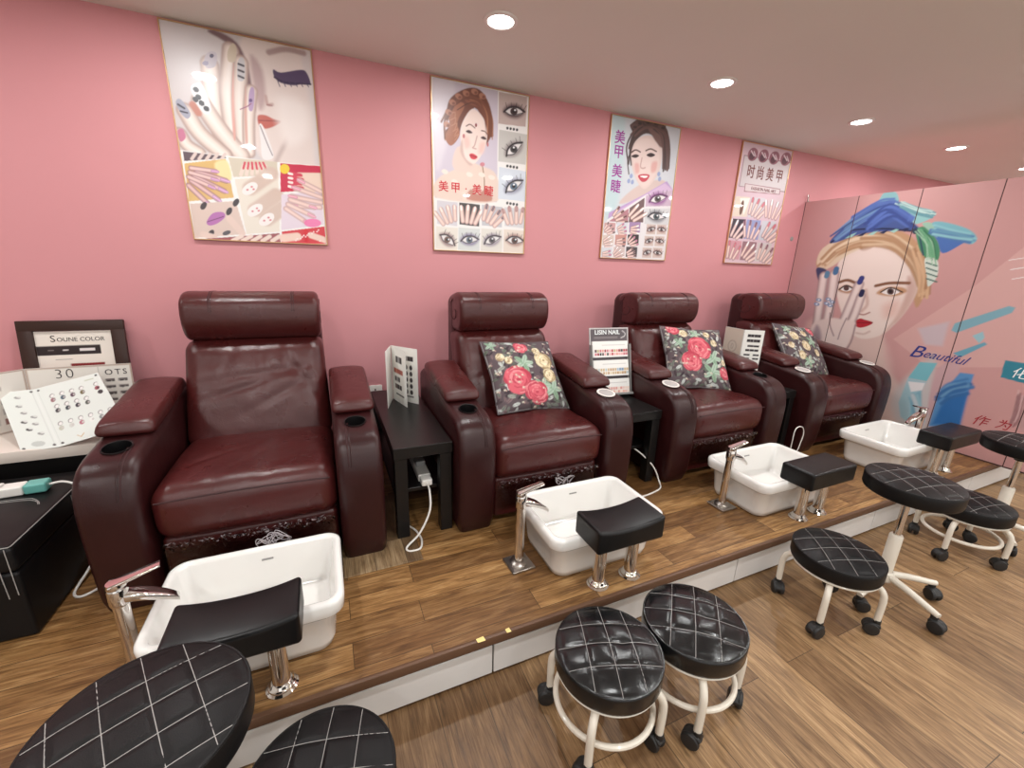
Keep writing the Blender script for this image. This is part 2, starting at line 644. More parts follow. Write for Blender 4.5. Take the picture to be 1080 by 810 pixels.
ART_HAND=(596,900,[('p',(206,197,198),1,0,[-50,-28,756,-190,674,962,-229,986]),('p',(224,208,203),27,1,[336,-36,665,-62,672,573,362,543,280,263]),('p',(214,203,203),33,1,[555,-30,691,-54,674,543,578,552,575,260]),('p',(120,90,95),14,1,[178,11,214,0,286,31,318,109,326,193,329,294,303,297,291,174,259,54]),('p',(186,160,160),28,1,[335,70,378,123,377,249,346,292,333,192]),('s',(176,150,148),13,1,[413,44,486,17,564,18],23),('p',(74,58,92),6,1,[424,111,456,118,543,91,570,99,583,145,552,146,510,163,451,162,426,143]),('s',(52,40,70),5,1,[426,143,471,156,583,145],8),('s',(70,56,90),4,1,[438,157,445,178],4),('s',(70,56,90),4,1,[462,154,470,174],4),('s',(70,56,90),4,1,[486,150,496,170],4),('s',(70,56,90),4,1,[510,146,522,166],4),('s',(70,56,90),4,1,[535,142,547,162],4),('s',(70,56,90),4,1,[559,139,573,158],4),('s',(190,160,155),10,1,[379,230,384,263,405,260],13),('s',(160,120,118),5,1,[381,266,402,266],7),('p',(188,98,88),8,1,[336,319,369,312,401,323,434,330,397,358,358,372,335,358]),('s',(140,62,62),3,1,[338,339,373,335,429,330],4),('s',(196,176,172),20,1,[393,513,443,425,490,365],19),('s',(168,140,132),11,1,[167,140,159,280,174,430],74),('s',(226,209,200),25,1,[167,140,159,280,174,430],54),('s',(238,226,220),25,1,[167,140,159,280,174,430],20),('s',(168,140,132),11,1,[257,66,223,246,218,450],68),('s',(226,209,200),23,1,[257,66,223,246,218,450],48),('s',(238,226,220),23,1,[257,66,223,246,218,450],17),('s',(168,140,132),11,1,[293,107,265,265,255,460],63),('s',(226,209,200),21,1,[293,107,265,265,255,460],44),('s',(238,226,220),21,1,[293,107,265,265,255,460],16),('s',(168,140,132),12,1,[321,217,296,337,280,484],54),('s',(226,209,200),18,1,[321,217,296,337,280,484],37),('s',(238,226,220),18,1,[321,217,296,337,280,484],13),('s',(168,140,132),11,1,[112,299,164,392,243,501],79),('s',(226,209,200),27,1,[112,299,164,392,243,501],57),('s',(238,226,220),27,1,[112,299,164,392,243,501],21),('s',(168,140,132),11,1,[47,345,87,427,173,508],73),('s',(226,209,200),25,1,[47,345,87,427,173,508],52),('s',(238,226,220),25,1,[47,345,87,427,173,508],19),('s',(168,140,132),11,1,[12,442,31,484,74,512],57),('s',(226,209,200),19,1,[12,442,31,484,74,512],40),('s',(238,226,220),19,1,[12,442,31,484,74,512],14),('s',(186,120,104),10,1,[78,313,95,344],28),('p',(190,180,190),5,1,[151,113,178,85,200,93,188,142,151,154]),('p',(70,60,90),2,1,[188,101,185,106,181,110,176,111,172,109,171,104,173,99,178,95,183,94,187,97]),('p',(150,140,165),2,1,[163,135,160,141,154,145,146,146,141,144,139,139,142,133,149,128,156,127,162,129]),('p',(206,190,170),5,1,[244,74,267,37,281,50,270,105,242,112]),('p',(200,196,200),4,1,[277,116,293,87,308,98,299,173,271,180]),('s',(60,55,65),4,1,[282,115,301,119],9),('s',(60,55,65),4,1,[279,140,298,144],9),('s',(60,55,65),4,1,[276,164,295,169],9),('p',(178,150,186),5,1,[309,233,323,201,334,215,319,295,301,298]),('p',(110,80,130),3,1,[321,257,319,262,315,265,310,266,306,263,306,259,308,254,312,251,316,250,320,253]),('p',(222,220,224),4,1,[80,245,104,223,128,228,148,319,121,345,92,302]),('p',(38,34,44),2,1,[108,257,102,260,95,260,90,255,88,249,91,242,97,239,104,239,109,244,111,250]),('p',(38,34,44),2,1,[113,285,107,289,100,288,95,284,93,277,96,271,102,267,109,268,114,272,116,279]),('p',(38,34,44),2,1,[122,309,116,312,109,312,103,307,102,300,104,294,110,290,117,291,123,295,124,302]),('p',(38,34,44),3,1,[138,329,132,332,125,332,119,327,117,320,120,314,126,310,133,311,139,315,140,322]),('p',(38,34,44),2,1,[100,297,94,301,87,300,82,295,80,289,83,282,89,279,95,279,101,284,103,291]),('p',(160,160,176),4,1,[14,313,35,298,64,349,48,375,26,354]),('s',(60,56,70),4,1,[22,321,43,333],9),('s',(60,56,70),4,1,[27,347,52,350],7),('p',(196,120,148),5,1,[2,431,24,419,31,453,7,474]),('p',(232,226,226),5,1,[337,358,356,368,384,472,374,504,335,505,335,437]),('s',(120,100,110),4,1,[341,362,362,434,380,487],4),('p',(236,224,220),67,1,[423,242,504,218,561,262,543,386,443,425]),('p',(214,160,150),7,1,[262,118,245,268,232,423,222,424,235,269]),('p',(206,160,150),8,1,[301,197,289,338,278,457,270,458,281,313]),('s',(150,90,120),4,1,[265,303,296,286,314,271],4),('p',(236,232,230),3,0,[-8,509,210,512,399,515,618,508,643,947,-19,966]),('p',(96,78,86),1,0,[11,513,177,514,180,523,9,555]),('s',(216,196,190),4,1,[40,543,59,517],12),('s',(216,196,190),4,1,[69,540,88,514],12),('s',(216,196,190),4,1,[99,537,118,511],12),('s',(216,196,190),4,1,[128,534,148,508],12),('s',(216,196,190),4,1,[159,531,178,505],12),('p',(214,176,112),1,0,[9,565,178,526,189,698,2,730]),('p',(236,214,160),13,1,[129,552,182,534,190,614,145,618]),('s',(150,100,110),7,1,[53,596,166,624],25),('s',(214,176,176),10,1,[53,596,166,624],16),('s',(228,190,190),8,1,[53,596,109,610,166,624],5),('s',(196,150,190),4,1,[148,619,178,627],13),('s',(241,195,235),4,1,[148,619,178,627],3),('s',(150,100,110),7,1,[40,617,152,671],25),('s',(214,176,176),10,1,[40,617,152,671],16),('s',(228,190,190),8,1,[40,617,95,644,152,671],5),('s',(196,150,190),4,1,[134,662,164,676],13),('s',(241,195,235),4,1,[134,662,164,676],3),('s',(150,100,110),7,1,[26,638,121,711],25),('s',(214,176,176),10,1,[26,638,121,711],16),('s',(228,190,190),8,1,[26,638,73,674,121,711],5),('s',(196,150,190),4,1,[106,699,131,719],13),('s',(241,195,235),4,1,[106,699,131,719],3),('s',(150,100,110),7,1,[12,660,85,744],25),('s',(214,176,176),10,1,[12,660,85,744],16),('s',(228,190,190),8,1,[12,660,48,701,85,744],5),('s',(196,150,190),4,1,[73,730,92,752],13),('s',(241,195,235),4,1,[73,730,92,752],3),('s',(150,100,110),6,1,[32,582,129,586],21),('s',(220,186,182),8,1,[32,582,129,586],14),('s',(234,200,196),7,1,[32,582,80,584,129,586],4),('s',(190,140,180),3,1,[114,586,139,587],11),('s',(235,185,225),3,1,[114,586,139,587],3),('s',(150,100,110),6,1,[25,602,125,624],21),('s',(220,186,182),8,1,[25,602,125,624],14),('s',(234,200,196),7,1,[25,602,74,613,125,624],4),('s',(190,140,180),3,1,[109,620,136,626],11),('s',(235,185,225),3,1,[109,620,136,626],3),('s',(150,100,110),6,1,[17,622,107,659],21),('s',(220,186,182),8,1,[17,622,107,659],14),('s',(234,200,196),7,1,[17,622,62,640,107,659],4),('s',(190,140,180),3,1,[93,653,116,663],11),('s',(235,185,225),3,1,[93,653,116,663],3),('p',(214,190,180),1,0,[4,741,195,713,218,866,2,896]),('p',(176,106,170),4,1,[60,819,91,777,134,769,140,791,104,823,70,835]),('s',(110,50,100),3,1,[64,818,134,789],4),('p',(52,36,42),3,1,[67,751,59,761,50,764,45,761,44,751,49,740,58,731,66,727,72,731,72,740]),('p',(52,36,42),3,1,[205,725,196,735,187,739,182,735,181,726,186,714,195,705,203,701,209,704,210,714]),('p',(52,36,42),3,1,[80,879,72,888,63,892,57,888,57,878,62,866,71,857,79,854,85,857,85,867]),('p',(52,36,42),3,1,[170,769,162,778,153,782,147,778,147,769,152,757,160,748,169,744,175,748,175,757]),('s',(222,196,186),7,1,[159,799,203,862],31),('s',(222,196,186),7,1,[39,877,82,889],28),('p',(80,74,80),3,1,[155,857,153,865,144,872,133,877,123,877,119,873,121,866,129,859,141,854,151,853]),('p',(208,196,178),1,0,[189,517,397,515,393,574,200,604]),('s',(226,206,196),4,1,[232,590,250,547],15),('s',(206,72,90),3,1,[246,561,256,533],9),('s',(226,206,196),4,1,[256,587,268,546],15),('s',(206,72,90),3,1,[265,560,272,532],9),('s',(226,206,196),4,1,[280,583,287,544],15),('s',(206,72,90),3,1,[285,558,287,530],10),('s',(226,206,196),4,1,[304,579,306,542],15),('s',(206,72,90),3,1,[305,556,303,529],10),('s',(226,206,196),4,1,[328,576,324,540],15),('s',(206,72,90),3,1,[325,554,319,527],10),('s',(226,206,196),4,1,[352,572,343,538],15),('s',(206,72,90),3,1,[345,552,335,525],10),('p',(226,216,204),1,0,[203,613,395,582,373,846,223,866]),('s',(206,182,170),17,1,[263,650,366,571],62),('p',(236,228,226),3,1,[297,625,297,640,284,660,263,676,243,681,230,675,230,659,243,640,264,624,284,618]),('p',(206,120,130),3,1,[257,656,256,659,253,660,250,661,247,659,247,657,248,654,251,652,254,652,257,654]),('p',(206,120,130),3,1,[278,640,276,643,274,645,270,645,268,644,267,641,268,639,271,637,275,637,277,638]),('p',(206,120,130),3,1,[284,651,283,654,280,655,277,656,274,654,274,652,275,649,278,647,281,647,284,649]),('s',(206,182,170),17,1,[274,749,378,669],63),('p',(236,228,226),3,1,[308,723,308,740,295,760,274,775,253,781,240,774,240,758,253,738,274,723,295,717]),('p',(206,120,130),3,1,[268,755,266,758,263,759,260,760,258,758,257,756,258,753,261,751,264,751,267,753]),('p',(206,120,130),3,1,[288,739,287,742,284,744,281,744,278,742,278,740,279,737,282,736,285,735,288,737]),('p',(206,120,130),3,1,[295,750,294,753,291,755,288,755,285,754,284,751,286,748,289,747,292,746,295,748]),('s',(206,182,170),17,1,[321,790,427,710],65),('p',(236,228,226),3,1,[355,764,355,781,342,801,321,817,299,822,286,815,286,799,300,779,321,763,342,757]),('p',(206,120,130),3,1,[314,796,313,799,310,801,307,801,304,799,303,797,305,794,308,792,311,792,314,794]),('p',(206,120,130),3,1,[336,780,334,783,331,785,328,785,325,783,324,781,326,778,329,776,332,776,335,778]),('p',(206,120,130),3,1,[343,792,341,794,338,796,335,796,332,795,331,792,333,790,336,788,339,788,342,789]),('p',(196,32,70),1,0,[410,519,600,511,592,624,398,654]),('p',(232,200,60),3,1,[450,541,444,555,432,564,419,565,408,558,406,545,411,531,423,522,437,521,447,528]),('s',(232,206,190),7,1,[592,558,491,567],27),('s',(206,60,84),4,1,[498,566,453,563],19),('s',(246,230,226),3,1,[459,564,445,562],11),('s',(232,206,190),7,1,[590,581,489,587],28),('s',(206,60,84),4,1,[504,586,451,583],19),('s',(246,230,226),3,1,[457,584,443,583],11),('s',(232,206,190),7,1,[588,605,487,607],28),('s',(206,60,84),4,1,[494,607,449,603],19),('s',(246,230,226),3,1,[455,604,441,603],11),('s',(232,206,190),7,1,[586,629,485,628],28),('s',(206,60,84),4,1,[500,627,447,624],19),('s',(246,230,226),3,1,[453,625,439,623],12),('p',(222,206,218),1,0,[400,665,591,634,589,797,382,838]),('s',(190,150,150),7,1,[577,712,447,714],25),('s',(226,196,188),11,1,[577,712,447,714],16),('s',(240,210,202),8,1,[577,712,511,713,447,714],5),('s',(214,150,170),4,1,[467,713,434,714],13),('s',(255,195,215),4,1,[467,713,434,714],3),('s',(190,150,150),7,1,[585,688,448,670],25),('s',(226,196,188),11,1,[585,688,448,670],16),('s',(240,210,202),8,1,[585,688,516,679,448,670],5),('s',(214,150,170),4,1,[469,673,435,669],13),('s',(255,195,215),4,1,[469,673,435,669],3),('s',(190,150,150),7,1,[593,664,467,629],25),('s',(226,196,188),11,1,[593,664,467,629],16),('s',(240,210,202),8,1,[593,664,529,646,467,629],5),('s',(214,150,170),4,1,[487,634,455,625],13),('s',(255,195,215),4,1,[487,634,455,625],3),('s',(190,150,150),7,1,[601,640,494,592],25),('s',(226,196,188),10,1,[601,640,494,592],16),('s',(240,210,202),8,1,[601,640,547,616,494,592],5),('s',(214,150,170),4,1,[511,599,484,587],13),('s',(255,195,215),4,1,[511,599,484,587],3),('s',(190,150,150),7,1,[439,687,547,715],26),('s',(226,196,188),10,1,[439,687,547,715],17),('s',(240,210,202),8,1,[439,687,492,701,547,715],5),('s',(214,150,170),4,1,[529,711,558,718],13),('s',(255,195,215),4,1,[529,711,558,718],3),('s',(190,150,150),7,1,[427,710,537,758],26),('s',(226,196,188),10,1,[427,710,537,758],17),('s',(240,210,202),8,1,[427,710,481,734,537,758],5),('s',(214,150,170),4,1,[519,750,548,763],13),('s',(255,195,215),4,1,[519,750,548,763],3),('s',(190,150,150),7,1,[415,732,511,796],26),('s',(226,196,188),10,1,[415,732,511,796],17),('s',(240,210,202),8,1,[415,732,463,764,511,796],5),('s',(214,150,170),4,1,[495,785,521,802],13),('s',(255,195,215),4,1,[495,785,521,802],3),('p',(230,120,170),3,1,[576,791,567,804,545,813,520,815,500,808,493,796,502,782,523,774,549,772,569,779]),('p',(150,70,76),1,0,[5,903,218,875,372,853,373,899]),('s',(228,206,196),6,1,[158,901,201,877],17),('s',(228,206,196),6,1,[201,899,242,875],17),('s',(228,206,196),6,1,[245,898,283,874],17),('s',(228,206,196),6,1,[289,896,325,872],18),('s',(228,206,196),6,1,[334,894,368,870],18),('p',(204,30,46),1,0,[384,845,591,807,592,897,377,900]),('s',(232,200,186),9,1,[388,877,454,866],39),('s',(232,200,186),9,1,[521,856,587,877],31),('p',(250,225,225),1,1,[447,831,446,834,444,835,442,835,440,834,439,832,440,829,442,828,445,828,446,829]),('p',(250,225,225),2,1,[498,865,497,867,495,868,492,868,491,867,490,865,491,863,493,861,495,861,497,862]),('p',(250,225,225),2,1,[555,836,554,838,552,839,550,839,548,838,548,836,549,834,551,832,553,832,555,833]),('p',(250,225,225),2,1,[473,875,472,877,470,879,468,879,466,877,466,875,467,873,469,871,471,871,473,873]),('p',(250,225,225),2,1,[530,846,529,848,527,850,525,850,523,849,523,846,524,844,526,843,528,842,530,844]),('p',(250,225,225),2,1,[449,885,448,887,446,889,443,889,442,888,441,885,442,883,444,882,446,882,448,883]),('p',(250,225,225),2,1,[506,856,505,859,503,860,500,860,499,859,498,857,499,854,501,853,503,853,505,854]),('p',(250,225,225),2,1,[563,827,562,830,560,831,558,831,556,830,556,828,557,825,559,824,561,824,563,825]),('p',(250,225,225),2,1,[481,867,480,869,478,871,476,871,474,869,474,867,475,865,477,863,479,863,481,865]),('p',(250,225,225),2,1,[539,838,538,840,536,842,533,842,532,840,531,838,532,836,534,834,536,834,538,836]),('p',(250,225,225),2,1,[457,877,456,879,454,881,452,881,450,880,449,877,450,875,452,874,455,873,456,875]),('p',(250,225,225),2,1,[514,848,513,851,511,852,509,852,507,851,506,849,507,846,509,845,512,845,513,846]),('p',(250,225,225),2,1,[566,882,565,884,563,886,561,886,559,885,559,882,560,880,562,879,564,878,566,880]),('p',(250,225,225),2,1,[489,859,488,861,486,862,484,863,482,861,482,859,483,857,485,855,487,855,489,856])])
